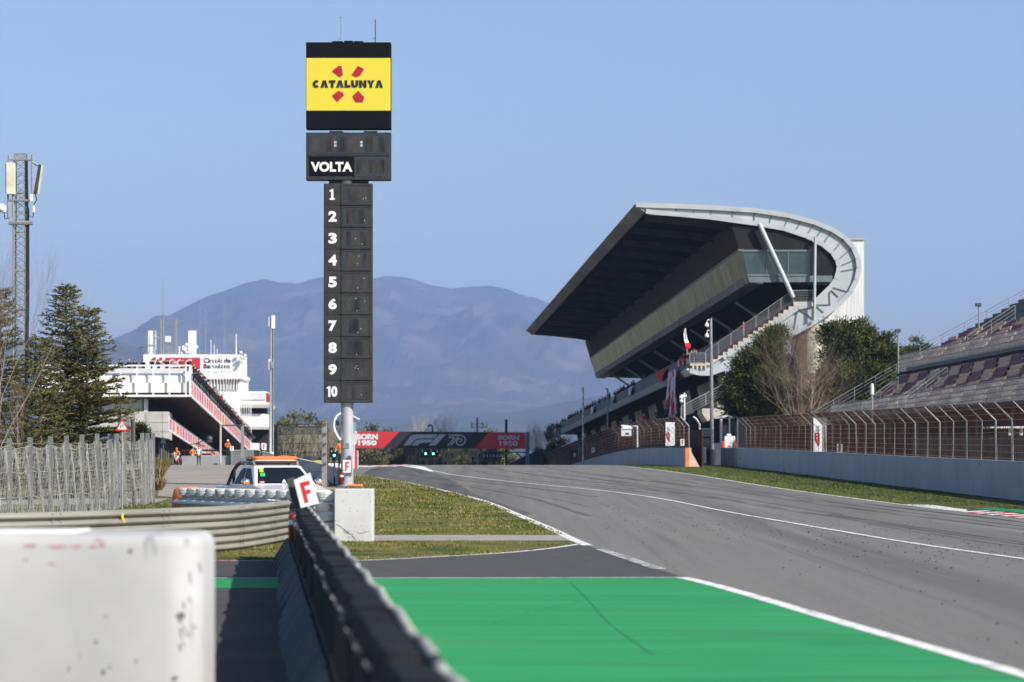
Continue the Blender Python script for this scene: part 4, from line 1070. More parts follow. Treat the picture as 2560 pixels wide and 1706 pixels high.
# roof mast frame
mb = MB()
for x in (401.5, 408, 437, 441): mb.tube([P(x, 886, CY + 2), P(x, 798, CY + 2)], .11, 6)
for y in (799, 846, 859): mb.tube([P(389 if y == 846 else 401, y, CY + 2), P(441, y, CY + 2)], .10, 6)
for k in range(8): mb.tube([P(401.5, 886 - k * 11, CY + 2), P(408, 875 - k * 11, CY + 2)], .06, 4); mb.tube([P(437, 886 - k * 11, CY + 2), P(441, 875 - k * 11, CY + 2)], .06, 4)
for k in range(9): mb.tube([P(408 + k * 3, 886, CY + 2), P(412 + (k * 7) % 24, 862, CY + 2)], .07, 4)
mf = mb.build('aerial_frame', M['steel'], ct)
mb = MB(); slab(mb, 413, 427, 841, 855, CY + 1.8, .3); mb.build('panel_antenna', M['white'], mf)
mb = MB(); mb.tube([P(408, 798, CY + 2), P(408, 690, CY + 2)], [.08, .03], 6); mb.build('whip_aerial', M['steel'], mf)
for x, y0, m_, r in ((499.5, 758, 'steel', .05), (513.5, 762, 'steel', .05), (538, 835, 'steel', .04), (560, 752, 'steel', .05), (565, 838, 'steel', .04), (590.5, 835, 'white', .1), (368, 842, 'steel', .06), (374, 840, 'steel', .06), (449, 838, 'steel', .05)):
    mb = MB(); mb.tube([P(x, 887, CY + 3), P(x, y0, CY + 3)], [r, r * .6], 6); mb.build('whip_aerial', M[m_], ct)
for x, y, r in ((461, 871, .42), (467, 862, .24), (491.5, 868, .24), (466, 881, .22)):
    mb = MB(); mb.lathe([(.001, -.12), (r * .6, -.06), (r, .1), (r * .97, .12), (r * .5, .02), (.001, -.05)], 16, P(x, y, CY + 2), R=Matrix.Rotation(rad(65), 3, 'X') @ Matrix.Rotation(rad(25), 3, 'Y')); mb.build('dish', M['white'], ct, smooth=True)
mb = MB(); slab(mb, 446.5, 450, 866, 886, CY + 2, .3); slab(mb, 451, 456, 872, 886, CY + 2, .3); mb.build('roof_cabinet', M['clad_g'], ct)
mb = MB()
for k in range(26): x = 362 + k * 9; mb.tube([P(x, 887, CY + .5), P(x, 879, CY + .5)], .04, 4)
mb.tube([P(362, 879.5, CY + .5), P(596, 880.5, CY + .5)], .04, 4); mb.build('roof_rail', M['steel'], ct)
ln = MB(); ln.tube([P(346, 872, CY), P(352, 868, CY), P(366, 869, CY)], .06, 5); ln.tube([P(352, 868, CY), P(352, 884, CY)], .05, 5); ln.build('roof_lamp', M['steel_d'], ct)
mb = MB()
for x, y in ((602, 882), (612, 889), (604, 893), (611, 896), (605, 905)): mb.ball(P(x, y, CY - 1), .28, 8, 5)
mb.tube([P(600, 880, CY), P(602, 882, CY - 1)], .05, 5)
mb.tube([P(600, 884, CY - .6), P(606, 905, CY - .6)], .05, 5); mb.build('floodlight_cluster', M['metal_w'], ct)
# flag poles along the pit straight
for k in range(17):
    px = 527.5 + (628 - 527.5) * (1 - (1 - k / 16) ** 1.25); Y = 405 * 278 / (884 - px); top = 850 + 1.475 * (px - 527.5)
    zb_ = R_(1160, 418, Y - PY0).z
    t = MB().tube([Vector((PX(px, Y), Y, zb_)), P(px, top, Y)], [.048, .034], 8).build('flag_pole', M['white'], smooth=True)
    tag(t, 'bare white flag pole in the row along the pit building roof edge', 'flag pole', 'flag poles along the pit roof edge')
# slim telecom mast
tm = thing('telecom_mast', 'slim white telecom mast with antenna cluster at its head right of control block', 'mast', Vector((PX(680, 292), 292, zg(292))))
mb = MB(); mb.tube([Vector((PX(677.5, 292), 292, zg(292))), P(679, 1000, 292), P(680, 800, 292)], [.27, .21, .15], 12); mb.build('pole', M['white'], tm, smooth=True)
mb = MB(); slab(mb, 678, 687, 789, 822, 291.7, .3); slab(mb, 671, 675, 793, 818, 291.9, .3); slab(mb, 674, 679, 797, 824, 292.2, .3); mb.build('antenna', M['white'], tm, bevel=.04)
mb = MB(); slab(mb, 671.5, 674.5, 898, 925, 291.8, .2); mb.build('antenna', M['white'], tm); mb = MB(); slab(mb, 675, 684, 903, 923, 291.7, .5); mb.build('junction_box', M['steel'], tm, bevel=.05)
mb = MB(); mb.tube([P(682, 820, 291.8), P(682.5, 1000, 291.7), P(682, 1130, 291.7)], .05, 6); mb.build('cable', M['steel_d'], tm)

# ------------------------------------------------------------------ lattice mast on the left
LY = 132.0
lm = thing('lattice_mast', 'steel lattice telecom mast with two panel antennas behind the conifers', 'mast', Vector((PX(53, LY), LY, zg(LY))))
hw = .25
def mast_xy(y): c = PX(52 + (y - 385) * -.003, LY); return c
def corner(i, y):
    s = ((-1, -1), (1, -1), (1, 1), (-1, 1))[i]; p = P(0, y, LY); k = 1.0 if y < 560 else 1.12
    return Vector((mast_xy(y) + s[0] * hw * k, LY + s[1] * hw * k, p.z))
mb = MB(); ys = [386 + i * 19.5 for i in range(39)]
for i in range(4): mb.tube([corner(i, ys[0]), corner(i, 555)], .035, 6); mb.tube([corner(i, 565), corner(i, ys[-1])], .045, 6)
mb.build('leg_frame', M['steel'], lm)
mb = MB()
for j, (a, b) in enumerate(zip(ys[:-1], ys[1:])):
    for i in range(4):
        k = (i + 1) % 4
        mb.tube([corner(i, a), corner(k, b)], .022, 4, caps=False)
        if i in (0, 2): mb.tube([corner(k, a), corner(i, b)], .018, 4, caps=False)
        if j % 5 == 0: mb.tube([corner(i, a), corner(k, a)], .03, 4, caps=False)
mb.build('bracing', M['steel'], lm)
mb = MB(); mb.tube([P(67, 400, LY - .3), P(69, 560, LY - .3), P(68, 760, LY - .3), P(63, 1100, LY - .3)], .06, 6); mb.tube([P(71, 520, LY - .3), P(71, 760, LY - .3), P(65, 1100, LY - .3)], .05, 6); mb.build('cable_run', M['black'], lm)
mb = MB(); slab(mb, 15, 36, 407, 486, LY - .6, .35); slab(mb, 13, 15, 410, 484, LY - .55, .3); mb.build('panel_antenna', mat('cream antenna', (.62, .57, .44), .5), lm, bevel=.03)
q = [(96, 411), (105, 412), (94, 486), (83, 484)]
mb = MB(); p, d = px_prism(q, LY - .4, .3); mb.prism(p, d); o = mb.build('panel_antenna', M['steel_d'], lm, bevel=.02)
mb = MB(); p, d = px_prism([(103.5, 412), (106, 412), (96, 486), (93, 486)], LY - .42, .3); mb.prism(p, d); mb.build('face', mat('cream antenna face', (.62, .57, .44), .5), o)
mb = MB(); 
for a, b in (((22, 400), (82, 400)), ((22, 388), (22, 408)), ((80, 387), (80, 500)), ((80, 405), (95, 415)), ((20, 486), (20, 545)), ((32, 486), (32, 545)), ((20, 502), (80, 502)), ((22, 558), (82, 558))): mb.tube([P(*a, LY - .35), P(*b, LY - .35)], .05 if a[1] != 558 else .10, 6)
mb.build('mount_arm', M['steel'], lm)
mb = MB(); slab(mb, 74, 82, 486, 505, LY - .45, .2); slab(mb, 81, 86, 515, 532, LY - .45, .2); mb.build('junction_box', M['clad_g'], lm, bevel=.02)
mb = MB(); slab(mb, -10, 15, 515, 530, LY - .5, .3); mb.ball(P(3, 520, LY - .5), .2); mb.build('camera_unit', M['white'], lm)
mb = MB(); mb.tube([P(86, 480, LY - .4), P(92, 500, LY - .4), P(84, 512, LY - .4)], .025, 5); mb.tube([P(84, 530, LY - .4), P(82, 545, LY - .4), P(74, 540, LY - .4)], .025, 5); mb.tube([P(10, 530, LY - .4), P(12, 548, LY - .4), P(24, 545, LY - .4)], .025, 5); mb.build('cable_loop', M['black'], lm)

# ------------------------------------------------------------------ start gantry
SY = 357.0
M['gan_red'] = mat('gantry red', (.52, .03, .035), .6, .05, .5); M['gan_blk'] = mat('gantry black', (.018, .019, .026), .6, .1, .5)
M['gan_txt'] = mat('gantry white print', (.68, .68, .70), .6); M['gan_gry'] = mat('gantry lilac grey print', (.42, .43, .50), .6)
ga = thing('start_gantry', 'start line gantry with a red and black banner and a pair of green lights', 'gantry', Vector((PX(1318, SY), SY, zg(SY))))
def zx(x, y): return (860 + x / 4.2017, 1020 + y / 4.2)
def gpoly(name, pts, m, parent, off=0.0, dep=.04):
    p, d = px_prism([zx(*q) for q in pts], SY - off, dep); return MB().prism(p, d).build(name, m, parent)
bn = gpoly('banner', [(60, 245), (1905, 258), (1905, 430), (60, 424)], M['gan_blk'], ga, 0, 1.6)
gpoly('red_field', [(60, 246), (585, 250), (415, 424), (60, 423)], M['gan_red'], bn, .05); gpoly('red_field', [(1520, 257), (1904, 259), (1904, 429), (1368, 428)], M['gan_red'], bn, .05)
def zfr(x0, x1, y0, y1): a = zx(x0, y0); b = zx(x1, y1); return fr(a[0], b[0], a[1], b[1], SY - .06)
fit_text('lettering', 'BORN', zfr(133, 356, 274, 334), M['gan_txt'], bn, .06); fit_text('lettering', '1950', zfr(147, 343, 340, 397), M['gan_txt'], bn, .06)
fit_text('lettering', 'BORN', zfr(1617, 1840, 288, 338), M['gan_gry'], bn, .05); fit_text('lettering', '1950', zfr(1632, 1825, 347, 402), M['gan_gry'], bn, .05)
gpoly('logo_stroke', [(625, 396), (695, 300), (722, 286), (760, 279), (985, 279), (952, 321), (800, 322), (765, 328), (740, 342), (692, 396)], M['gan_gry'], bn, .06)
gpoly('logo_stroke', [(705, 396), (752, 345), (775, 335), (808, 331), (940, 331), (908, 366), (825, 367), (795, 375), (775, 396)], M['gan_gry'], bn, .06)
gpoly('logo_stroke', [(1000, 279), (1070, 279), (962, 396), (887, 396)], M['gan_gry'], bn, .06)
mb = MB()
def stroke(pts, w_=14):
    q = [P(*zx(*p), SY - .08) for p in pts]
    for a, b in zip(q[:-1], q[1:]): mb.bar(a, b, w_ / 4.2 * SY / F, .04, up=(0, 1, 0))
stroke([(1098, 287), (1190, 287), (1235, 290), (1262, 305), (1275, 335), (1268, 365), (1245, 388), (1215, 394), (1192, 386), (1180, 368), (1188, 340), (1205, 325), (1228, 322), (1240, 338), (1232, 356), (1214, 360)])
stroke([(1098, 310), (1165, 310), (1090, 396)]); stroke([(1205, 300), (1120, 396)]); stroke([(1190, 287), (1180, 300)])
mb.build('logo_stroke', M['gan_gry'], bn)
mb = MB(); slab(mb, 1313.8, 1324, 1081, 1240, SY - .1, .6); mb.build('post', mat('gantry steel', (.10, .13, .17), .6, .1), ga)
mb = MB(); slab(mb, 866, 873, 1079, 1240, SY - .1, .6); mb.build('post', bpy.data.materials['gantry steel'], ga)
mb = MB(); slab(mb, 1009, 1038, 1122, 1138.5, SY + .1, .3); mb.build('dark_screen', M['gan_blk'], ga)
lx = MB(); slab(lx, 1051, 1062, 1123.5, 1144, SY, .3); slab(lx, 1062, 1089, 1123.5, 1144, SY + .08, .25); slab(lx, 1089, 1097, 1123.5, 1144, SY, .3); lx = lx.build('light_box', M['black'], ga)
for x in (1064, 1083.4): lamp(x, 1134.6, .15, SY - .05, lx, M['green_l'])
for x in (1056, 1078, 1093): mb = MB(); slab(mb, x - 1, x + 1, 1124, 1132, SY - .04, .03); mb.build('reflector', M['clad_g'], lx)
gl = thing('hanging_light_panel', 'dark blue panel with a row of lights hung on a beam beyond the gantry', 'light panel', P(1240, 1150, SY + 20))
M['gan_blue'] = mat('dark blue steel', (.025, .045, .065), .6, .2)
mb = MB(); Yb = SY + 20
for k in range(5): slab(mb, 1208 + k * 9.5, 1215.5 + k * 9.5, 1134, 1152 + (k % 2) * 3, Yb, .4)
slab(mb, 1207, 1256, 1132, 1135, Yb, .5); mb.build('panel', M['gan_blue'], gl)
mb = MB(); slab(mb, 1212, 1316, 1129.5, 1132.5, Yb, .4); mb.bar(P(1290, 1132, Yb), P(1308, 1146, Yb), .15, .15); slab(mb, 1231, 1238, 1135, 1230, Yb + .1, .3); mb.build('beam', M['gan_blue'], gl)
for k in range(6): mb = MB(); slab(mb, 1209 + k * 8.2, 1211 + k * 8.2, 1137, 1143, Yb - .05, .03); mb.build('lamp', M['clad_g'], gl)
ds = tag(MB().prism([P(x, y, 372) for x, y in ((1268, 1164), (1300, 1146), (1345, 1126), (1354, 1122), (1359, 1126), (1360, 1230), (1268, 1230))], (0, 6, 0)).build('dark_shelter', layer(mat('dark blue sheeting', (.035, .045, .06), .8, .2, .5), (.06, .07, .085), .8, .5, .7, (3, 1, .3))), 'dark sloping sheet metal shelter at the track edge right of the gantry', 'shelter')
def simple_post(name, label, cat, px, y0, y1, Y, r, m, extra=None):
    t = thing(name, label, cat, P(px, y1, Y)); mb = MB(); mb.tube([Vector((PX(px, Y), Y, min(zg(Y), PZ(y1, Y)))), P(px, y0, Y)], r, 8); mb.build('post', m, t)
    if extra: extra(t)
    return t
def hookhead(t): mb = MB(); mb.tube([P(1081, 1068, 420), P(1079.5, 1064, 420), P(1074, 1063, 420), P(1071, 1065, 420)], .12, 6); slab(mb, 1069, 1074, 1064, 1068, 420, .3); mb.build('lamp_head', M['steel_d'], t)
simple_post('street_lamp', 'dark hooked street lamp rising behind the start gantry banner', 'street lamp', 1081, 1067, 1170, 420, .12, M['steel_d'], hookhead)
def ant(t):
    mb = MB()
    for x in (1177, 1180, 1204, 1207, 1216): slab(mb, x, x + 2.2, 1056, 1072, 470, .2)
    mb.tube([P(1176, 1068, 470), P(1217, 1068, 470)], .08, 5); mb.tube([P(1176, 1060, 470), P(1210, 1060, 470)], .08, 5); mb.build('antenna', mat('pale green antenna', (.50, .55, .48), .6), t)
simple_post('telecom_mast', 'short mobile phone mast with pale antennas above the start gantry', 'mast', 1193, 1044, 1170, 470, .2, M['steel'], ant)
simple_post('dark_pole', 'dark striped pole standing behind the right part of the gantry', 'pole', 1265.5, 1049, 1170, 400, .18, layer(mat('striped pole', (.02, .02, .025), .7), (.35, .35, .36), 2.2, .62, .66, (.1, .1, 1)))
# ------------------------------------------------------------------ concrete walls and debris fences on the right
def wall_strip(name, label, pts, h, th, m, joint=None, cat='wall'):
    """wall along ground points, thickness to the right of travel"""
    t = thing(name, label, cat, (pts[0][0], pts[0][1], zg(pts[0][1])))
    mb = MB(); mc = MB()
    for a, b in zip(pts[:-1], pts[1:]):
        d = (Vector(b) - Vector(a)).normalized(); n = Vector((d.y, -d.x)) * th
        q = [(a[0], a[1], zg(a[1]) - .2), (b[0], b[1], zg(b[1]) - .2), (b[0] + n.x, b[1] + n.y, zg(b[1]) - .2), (a[0] + n.x, a[1] + n.y, zg(a[1]) - .2)]
        top = [(x, y, zg(y) + h) for x, y, _ in q]
        mb.hexa(q + top)
    w_ = mb.build('panel', m, t)
    return t
nearW = [(20.95, 112), (20.9, 116)] + [(20.9 - .0151 * (y - 116), y) for y in range(125, 256, 10)] + [(18.8, 256)]
nearW = [(21.6, 60), (21.2, 90)] + nearW
nw = wall_strip('concrete_wall', 'long grey concrete wall nearest on the right beside the grass verge', nearW, 1.62, .35, M['wall_grey'])
farW = [(14.7 - .055 * t, 241 + t) for t in range(0, 250, 8)]
fw = wall_strip('concrete_wall', 'farther grey concrete wall with an orange end below the main grandstand', farW, 1.62, .5, M['wall_grey'])
mb = MB(); z0 = zg(241)
mb.prism([(14.68, 240.9, z0 - .1), (14.68, 240.9, z0 + 1.64), (15.02, 240.9, z0 + 1.64), (15.02, 240.9, z0 - .1)], (0, .3, 0)); mb.build('orange_end', mat('orange wall end', (.72, .22, .09), .7, .1, 2), fw)
mb = MB(); mb.prism([(15.02, 240.95, z0 - .1), (15.02, 240.95, z0 + 1.6), (15.95, 240.95, z0 - .1)], (0, .3, 0)); mb.build('gusset', mat('peach concrete gusset', (.66, .48, .36), .8), fw)
for px in (1880,):
    Y = 206; mb = MB(); mb.box((20.9 - .0151 * (Y - 116) - .006, Y, zg(Y) + .8), (.02, .16, 1.6)); mb.build('joint', mat('pale joint', (.52, .55, .60), .8), nw)
for px, Y in ((1, 247), (2, 238)):
    mb = MB(); mb.box((20.9 - .0151 * (Y - 116) - .006, Y, zg(Y) + .72), (.02, .5, .18)); mb.build('drain_hole', M['black'], nw)
def debris_fence(name, label, pts, h0, h1, h2, lean, spacing, seed, wire_step=.24, rail_n=7):
    """posts standing on the wall with arms leaning toward the track, cables and rusty wire mesh"""
    t = thing(name, label, 'fence', (pts[0][0], pts[0][1], zg(pts[0][1])))
    rg = random.Random(seed)
    acc = 0; last = None; P0 = []
    for a, b in zip(pts[:-1], pts[1:]):
        L_ = math.dist(a, b); k = 0
        while acc <= L_:
            f = acc / L_; P0.append((a[0] + (b[0] - a[0]) * f, a[1] + (b[1] - a[1]) * f)); acc += spacing
        acc -= L_
    for x, y in P0:
        mb = MB(); z = zg(y); j = rg.uniform(-.05, .05)
        mb.tube([(x, y, z + h0), (x + j, y, z + h1), (x + j - lean, y, z + h2)], [.05, .05, .045], 8)
        mb.build('post', M['steel'], t)
    mw = MB()
    for a, b in zip(pts[:-1], pts[1:]):
        for k in range(rail_n):
            hh = h0 + .1 + (h1 - h0 - .1) * k / (rail_n - 1)
            mw.tube([(a[0] - .05, a[1], zg(a[1]) + hh), (b[0] - .05, b[1], zg(b[1]) + hh + rg.uniform(-.02, .02))], .014, 4, caps=False)
        for k in range(1, 4):
            f = k / 3; mw.tube([(a[0] - .05 - lean * f, a[1], zg(a[1]) + h1 + (h2 - h1) * f), (b[0] - .05 - lean * f, b[1], zg(b[1]) + h1 + (h2 - h1) * f)], .014, 4, caps=False)
    mw.build('cable', M['steel'], t)
    mr = MB()
    for a, b in zip(pts[:-1], pts[1:]):
        L_ = math.dist(a, b); n = int(L_ / wire_step)
        for k in range(n):
            f = (k + rg.uniform(-.2, .2)) / n; x = a[0] + (b[0] - a[0]) * f; y = a[1] + (b[1] - a[1]) * f; z = zg(y)
            w_ = rg.uniform(-.015, .015)
            mr.tube([(x - .03, y, z + h0), (x - .03 + w_, y + w_, z + h1), (x - .03 - lean + w_, y, z + h2)], .015, 3, caps=False)
    mr.build('wire_mesh', M['rust'], t)
    return t
debris_fence('debris_fence', 'long debris fence with leaning post tops above the nearest grey wall', [(x + .2, y) for x, y in nearW if 80 < y < 240], 1.62, 3.35, 4.1, .75, 3.7, 3)
debris_fence('debris_fence', 'rust brown debris fence along the farther wall below the main grandstand', [(x + .3, y) for x, y in farW[:24]], 1.62, 3.5, 4.25, .7, 3.4, 4, .2)
# earth bank and timber screen seen brown through the meshes
M['screen'] = layer(layer(mat('brown reed screen', (.055, .028, .018), .95, .3, .8, stretch=(1, 3, .2)), (.11, .06, .035), .35, .5, .7, seed=4), (.15, .12, .09), 1.2, .60, .75, (1, 2.5, .15), seed=9)
M['screen_l'] = layer(mat('pale panel screen', (.16, .14, .115), .95, .25, .6, stretch=(1, 2.5, .1)), (.09, .07, .055), .5, .5, .7, (1, 1, .3))
def screen(name, label, pts, h, m):
    mb = MB()
    for a, b in zip(pts[:-1], pts[1:]): mb.prism([(a[0], a[1], zg(a[1]) - .1), (b[0], b[1], zg(b[1]) - .1), (b[0], b[1], zg(b[1]) + h), (a[0], a[1], zg(a[1]) + h)], (.1, 0, 0))
    return tag(mb.build(name, m), label, 'screen')
screen('reed_screen', 'dark brown reed screen behind the near debris fence', [(x + 2.6, y) for x, y in nearW if 165 < y < 240], 3.4, M['screen'])
screen('board_screen', 'low pale brown board screen behind the near fence below bleachers', [(x + 3.0, y) for x, y in nearW if 85 < y < 168], 2.7, M['screen_l'])
screen('reed_screen', 'rusty brown screen behind the far debris fence', [(x + 1.4, y) for x, y in farW[:26]], 3.2, M['screen'])
# white banners on the fences
def fence_banner(px0, px1, y0, y1, Y, label):
    t = thing('fence_banner', label, 'banner', P((px0 + px1) / 2, y1, Y), 'white banners tied to the debris fences')
    mb = MB(); slab(mb, px0, px1, y0, y1, Y, .04); mb.build('cloth', layer(mat('white mesh banner ' + str(int(px0)), (.74, .73, .73), .7, .04), (.55, .55, .57), 5, .55, .7), t)
    w_ = px1 - px0; h_ = y1 - y0; cx_ = px0 + w_ * .28
    mb = MB(); 
    q = lambda a, b: P(px0 + w_ * a, y0 + h_ * b, Y - .02)
    for a, b in (((.15, .45), (.15, .66)), ((.15, .45), (.40, .45)), ((.40, .45), (.40, .62)), ((.15, .56), (.40, .52)), ((.15, .66), (.42, .62)), ((.20, .66), (.40, .82)), ((.40, .62), (.40, .82))): mb.bar(q(*a), q(*b), .10, .02, up=(0, 1, 0))
    mb.prism([q(.22, .70), q(.42, .70), q(.42, .82)], (0, -.02, 0)); mb.build('emblem', M['sign_r'], t)
    mb = MB()
    for k in range(3): mb.bar(q(.22 + .1 * k, .22), q(.22 + .1 * k, .40), .035, .02, up=(0, 1, 0))
    mb.build('print', M['gs_band'], t)
fence_banner(1664, 1687, 1056, 1115, 243, 'white banner with red emblem on the far fence below the grandstand')
fence_banner(2034, 2067, 1045, 1130, 184, 'white banner with red emblem on the near fence by the bleachers')
f_sign('white F sign on the near fence just right of its banner', [(2092, 1132), (2106, 1133), (2106, 1111), (2092, 1110)], 178, 'F signs')
f_sign('white F sign on the far wall beside the tied banner', [(1701, 1115), (1711, 1115), (1711, 1098), (1701, 1098)], 242.5, 'F signs')
f_sign('small white F sign at the far end of the far wall', [(1479, 1132), (1487, 1131), (1487, 1119), (1479, 1120)], 330, 'F signs')
# white box camera on a goal shaped frame over the far wall
bc = thing('camera_cabin', 'pale grey box hung from a white frame over the far wall fence', 'cabin', P(1570, 1090, 268))
mb = MB(); slab(mb, 1553, 1580, 1073, 1091, 268, 1.0); mb.prism([P(1552, 1073, 267.9), P(1558, 1066, 268), P(1582, 1066, 268), P(1582, 1073, 267.9)], (0, 1.1, 0)); mb.build('box', M['clad_g'], bc, bevel=.03)
mb = MB(); slab(mb, 1564, 1572, 1082, 1087, 267.97, .05); mb.build('label_plate', M['steel_d'], bc)
mb = MB(); mb.tube([P(1553, 1065, 268.2), P(1593, 1066, 268.2), P(1593.5, 1119, 268.2)], .09, 6); mb.build('frame', M['metal_w'], bc)
bs = thing('black_screen', 'small black screen box standing on the far end of the far wall', 'screen', P(1432, 1138, 345))
mb = MB(); slab(mb, 1424, 1443, 1124, 1133, 345, .5); mb.build('box', M['black'], bs); mb = MB(); slab(mb, 1434, 1439, 1133, 1142, 345.1, .2); mb.build('stand', M['clad_g'], bs)
# tall lamp/camera pole, booth, gate
vp = thing('camera_pole', 'tall grey pole with two white dome cameras in front of the grandstand', 'pole', Vector((PX(1781, 262), 262, zg(262))))
mb = MB(); mb.tube([Vector((PX(1781, 262), 262, zg(262))), P(1779, 1000, 262), P(1777, 796, 262)], [.20, .17, .12], 12); mb.build('post', M['steel'], vp, smooth=True)
for y in (804, 830):
    mb = MB(); mb.tube([P(1777, y - 3, 262), P(1770, y - 4, 262), P(1767, y, 262)], .05, 6); mb.lathe([(.001, -.32), (.16, -.28), (.22, -.14), (.10, .05), (.05, .15)], 12, P(1767, y + 6, 262)); mb.build('dome_camera', M['white'], vp, smooth=True)
bo = thing('marshal_booth', 'white marshal booth with arched roof standing in the wall gap', 'booth', Vector((PX(1825, 264), 264, zg(264))))
mb = MB(); a = [(1788, 1047), (1797, 1042), (1812, 1038.5), (1830, 1037), (1846, 1038.5), (1849, 1041), (1846, 1044), (1812, 1044)]
p, d = px_prism(a, 263.4, 2.4); mb.prism(p, d); mb.build('roof', M['white'], bo)
mb = MB()
for x0, x1 in ((1800, 1806), (1822, 1826), (1842, 1846)): slab(mb, x0, x1, 1044, 1120, 263.5, .2)
slab(mb, 1800, 1846, 1043, 1047, 263.52, .2); slab(mb, 1788, 1800, 1122, 1168, 263.6, 2); mb.build('frame', M['white'], bo, bevel=.02)
mb = MB(); slab(mb, 1804, 1845, 1046, 1110, 264.4, .05); mb.build('glazing', M['gs_win'], bo)
mb = MB(); slab(mb, 1788, 1846, 1108, 1170, 264.2, 1.5); mb.build('body', M['clad_g'], bo)
bw = thing('water_barrier', 'white plastic barrier with red sides in front of the marshal booth', 'barrier', Vector((PX(1823, 260), 260, zg(260))))
mb = MB(); slab(mb, 1811, 1838, 1091, 1125, 260, .8); slab(mb, 1817, 1828, 1085, 1091, 260.2, .4); mb.build('white_body', M['white'], bw, bevel=.06)
mb = MB(); slab(mb, 1805, 1812, 1104, 1168, 259.8, .6); slab(mb, 1836, 1842, 1104, 1125, 259.8, .6); mb.build('red_side', mat('red plastic', (.62, .09, .06), .5), bw, bevel=.04)
gt = thing('fence_gate', 'white tubular gate frame closing the far fence near the booth', 'gate', Vector((PX(1750, 252), 252, zg(252))))
mb = MB(); mb.tube([P(1733, 1042, 252), P(1740, 1047, 252), P(1749, 1060, 252), P(1749, 1160, 252), P(1738, 1160, 252)], .08, 8)
mb.build('frame', M['metal_w'], gt); MB().tube([P(1752, 1073, 255), P(1776, 1073, 255)], .05, 6).build('cross_bar', M['metal_w'], gt)
gb = tag(MB().bx(PX(1752, 256), PX(1766, 256), 256, 256.6, PZ(1160, 256), PZ(1119, 256)).build('white_bin', M['white'], None, bevel=.05), 'plain white upright container between gate and camera pole', 'container')
mb = MB(); slab(mb, 1752, 1774, 1096, 1120, 257, .1); tag(mb.build('grey_board', mat('weathered board', (.25, .25, .20), .9, .25, 2)), 'weathered greenish board fixed behind the white container', 'board')
mb = MB(); slab(mb, 1752, 1776, 1074, 1092, 258, .1); tag(mb.build('sheet_metal_screen', mat('grey sheet panel', (.30, .28, .26), .9, .1, 2)), 'small grey sheet panel under the grandstand steps by the gate', 'screen')
mb = MB(); mb.tube([P(1711, 1050, 285), P(1711, 982, 285)], .09, 8)
sp = thing('spot_post', 'thin white post with floodlight heads in front of the lower steps', 'floodlight', P(1712, 1060, 285)); mb.build('post', M['metal_w'], sp)
mb = MB(); mb.ball(P(1703, 994, 285), .22); mb.ball(P(1703, 1003, 285), .18); mb.box(P(1709, 990, 285), (.6, .3, .25)); mb.build('lamp_head', M['white'], sp)
for px, y0, y1, lab in ((1457.5, 969, 1100, 'white banded pole standing before the balcony far end'), (1519, 972, 1090, 'slim grey pole with lamp arm in front of the balcony')):
    t = thing('balcony_pole', lab, 'pole', P(px, y1, 330)); mb = MB(); mb.tube([Vector((PX(px, 330), 330, zg(330))), P(px, y0, 330)], .10, 8)
    mb.build('post', layer(mat('banded post' + str(int(px)), (.40, .41, .42), .6), (.75, .75, .72), 2.0, .5, .56, (.1, .1, 1)) if px < 1500 else M['steel'], t)
    if px > 1500: mb = MB(); mb.tube([P(px, 973, 330), P(px - 6, 972, 330)], .07, 5); mb.build('lamp_arm', M['steel'], t)
# portable cabin behind the near fence at the right edge of the photo
cbn = thing('portable_cabin', 'white framed cabin behind the near fence at the right', 'cabin', Vector((25.5, 143, zg(143))))
mb = MB(); slab(mb, 2512, 2600, 1071, 1156, 143, 2.4); mb.build('body', mat('cabin brown wall', (.20, .18, .16), .9, .15), cbn)  # cabin body in a brown grey tone
mb = MB(); slab(mb, 2476, 2620, 1066, 1071, 142.6, 3); slab(mb, 2522, 2528, 1071, 1158, 142.8, .15); slab(mb, 2550, 2557, 1071, 1158, 142.8, .15); slab(mb, 2522, 2600, 1150, 1158, 142.78, .15); mb.build('frame', M['white'], cbn)

# ------------------------------------------------------------------ pit wall and its end at the tower
pwall = [(-8.75, 150.3)] + [(-8.75 - .113 * (y - 150.3), y) for y in range(160, 266, 10)] + [(-21.8, 266)]
pw = thing('pit_wall', 'grey pit wall with pale top edge running back from the tower foot', 'wall', (-8.75, 150.3, zg(150)))
mb = MB(); mt = MB()
for a, b in zip(pwall[:-1], pwall[1:]):
    for (pa, pb, m_) in ((a, b, 0),):
        za, zb2 = zg(a[1]), zg(b[1])
        prof = [(-.20, -.1), (-.14, .84), (.12, .84), (.16, .45), (.42, .12), (.42, -.1)]
        va = [(a[0] + n_, a[1], za + z_) for n_, z_ in prof]; vb = [(b[0] + n_, b[1], zb2 + z_) for n_, z_ in prof]
        n = len(prof); mb.add(va + vb, [(i, (i + 1) % n, n + (i + 1) % n, n + i) for i in range(n)] + [tuple(range(n)), tuple(range(2 * n - 1, n - 1, -1))])
    mt.bx(0, 0, 0, 0, 0, 0) if False else None
    mt.hexa([(a[0] - .16, a[1], zg(a[1]) + .84), (b[0] - .16, b[1], zg(b[1]) + .84), (b[0] + .14, b[1], zg(b[1]) + .84), (a[0] + .14, a[1], zg(a[1]) + .84), (a[0] - .16, a[1], zg(a[1]) + .91), (b[0] - .16, b[1], zg(b[1]) + .91), (b[0] + .14, b[1], zg(b[1]) + .91), (a[0] + .14, a[1], zg(a[1]) + .91)])
mb.build('panel', M['wall_grey'], pw); mt.build('coping', M['concrete'], pw)
cw = thing('low_wall', 'low grey concrete wall closing the pit lane end behind the marshals', 'wall', P(515, 1168, 273))
def gtop(px, py, Y): return P(px, py, Y)
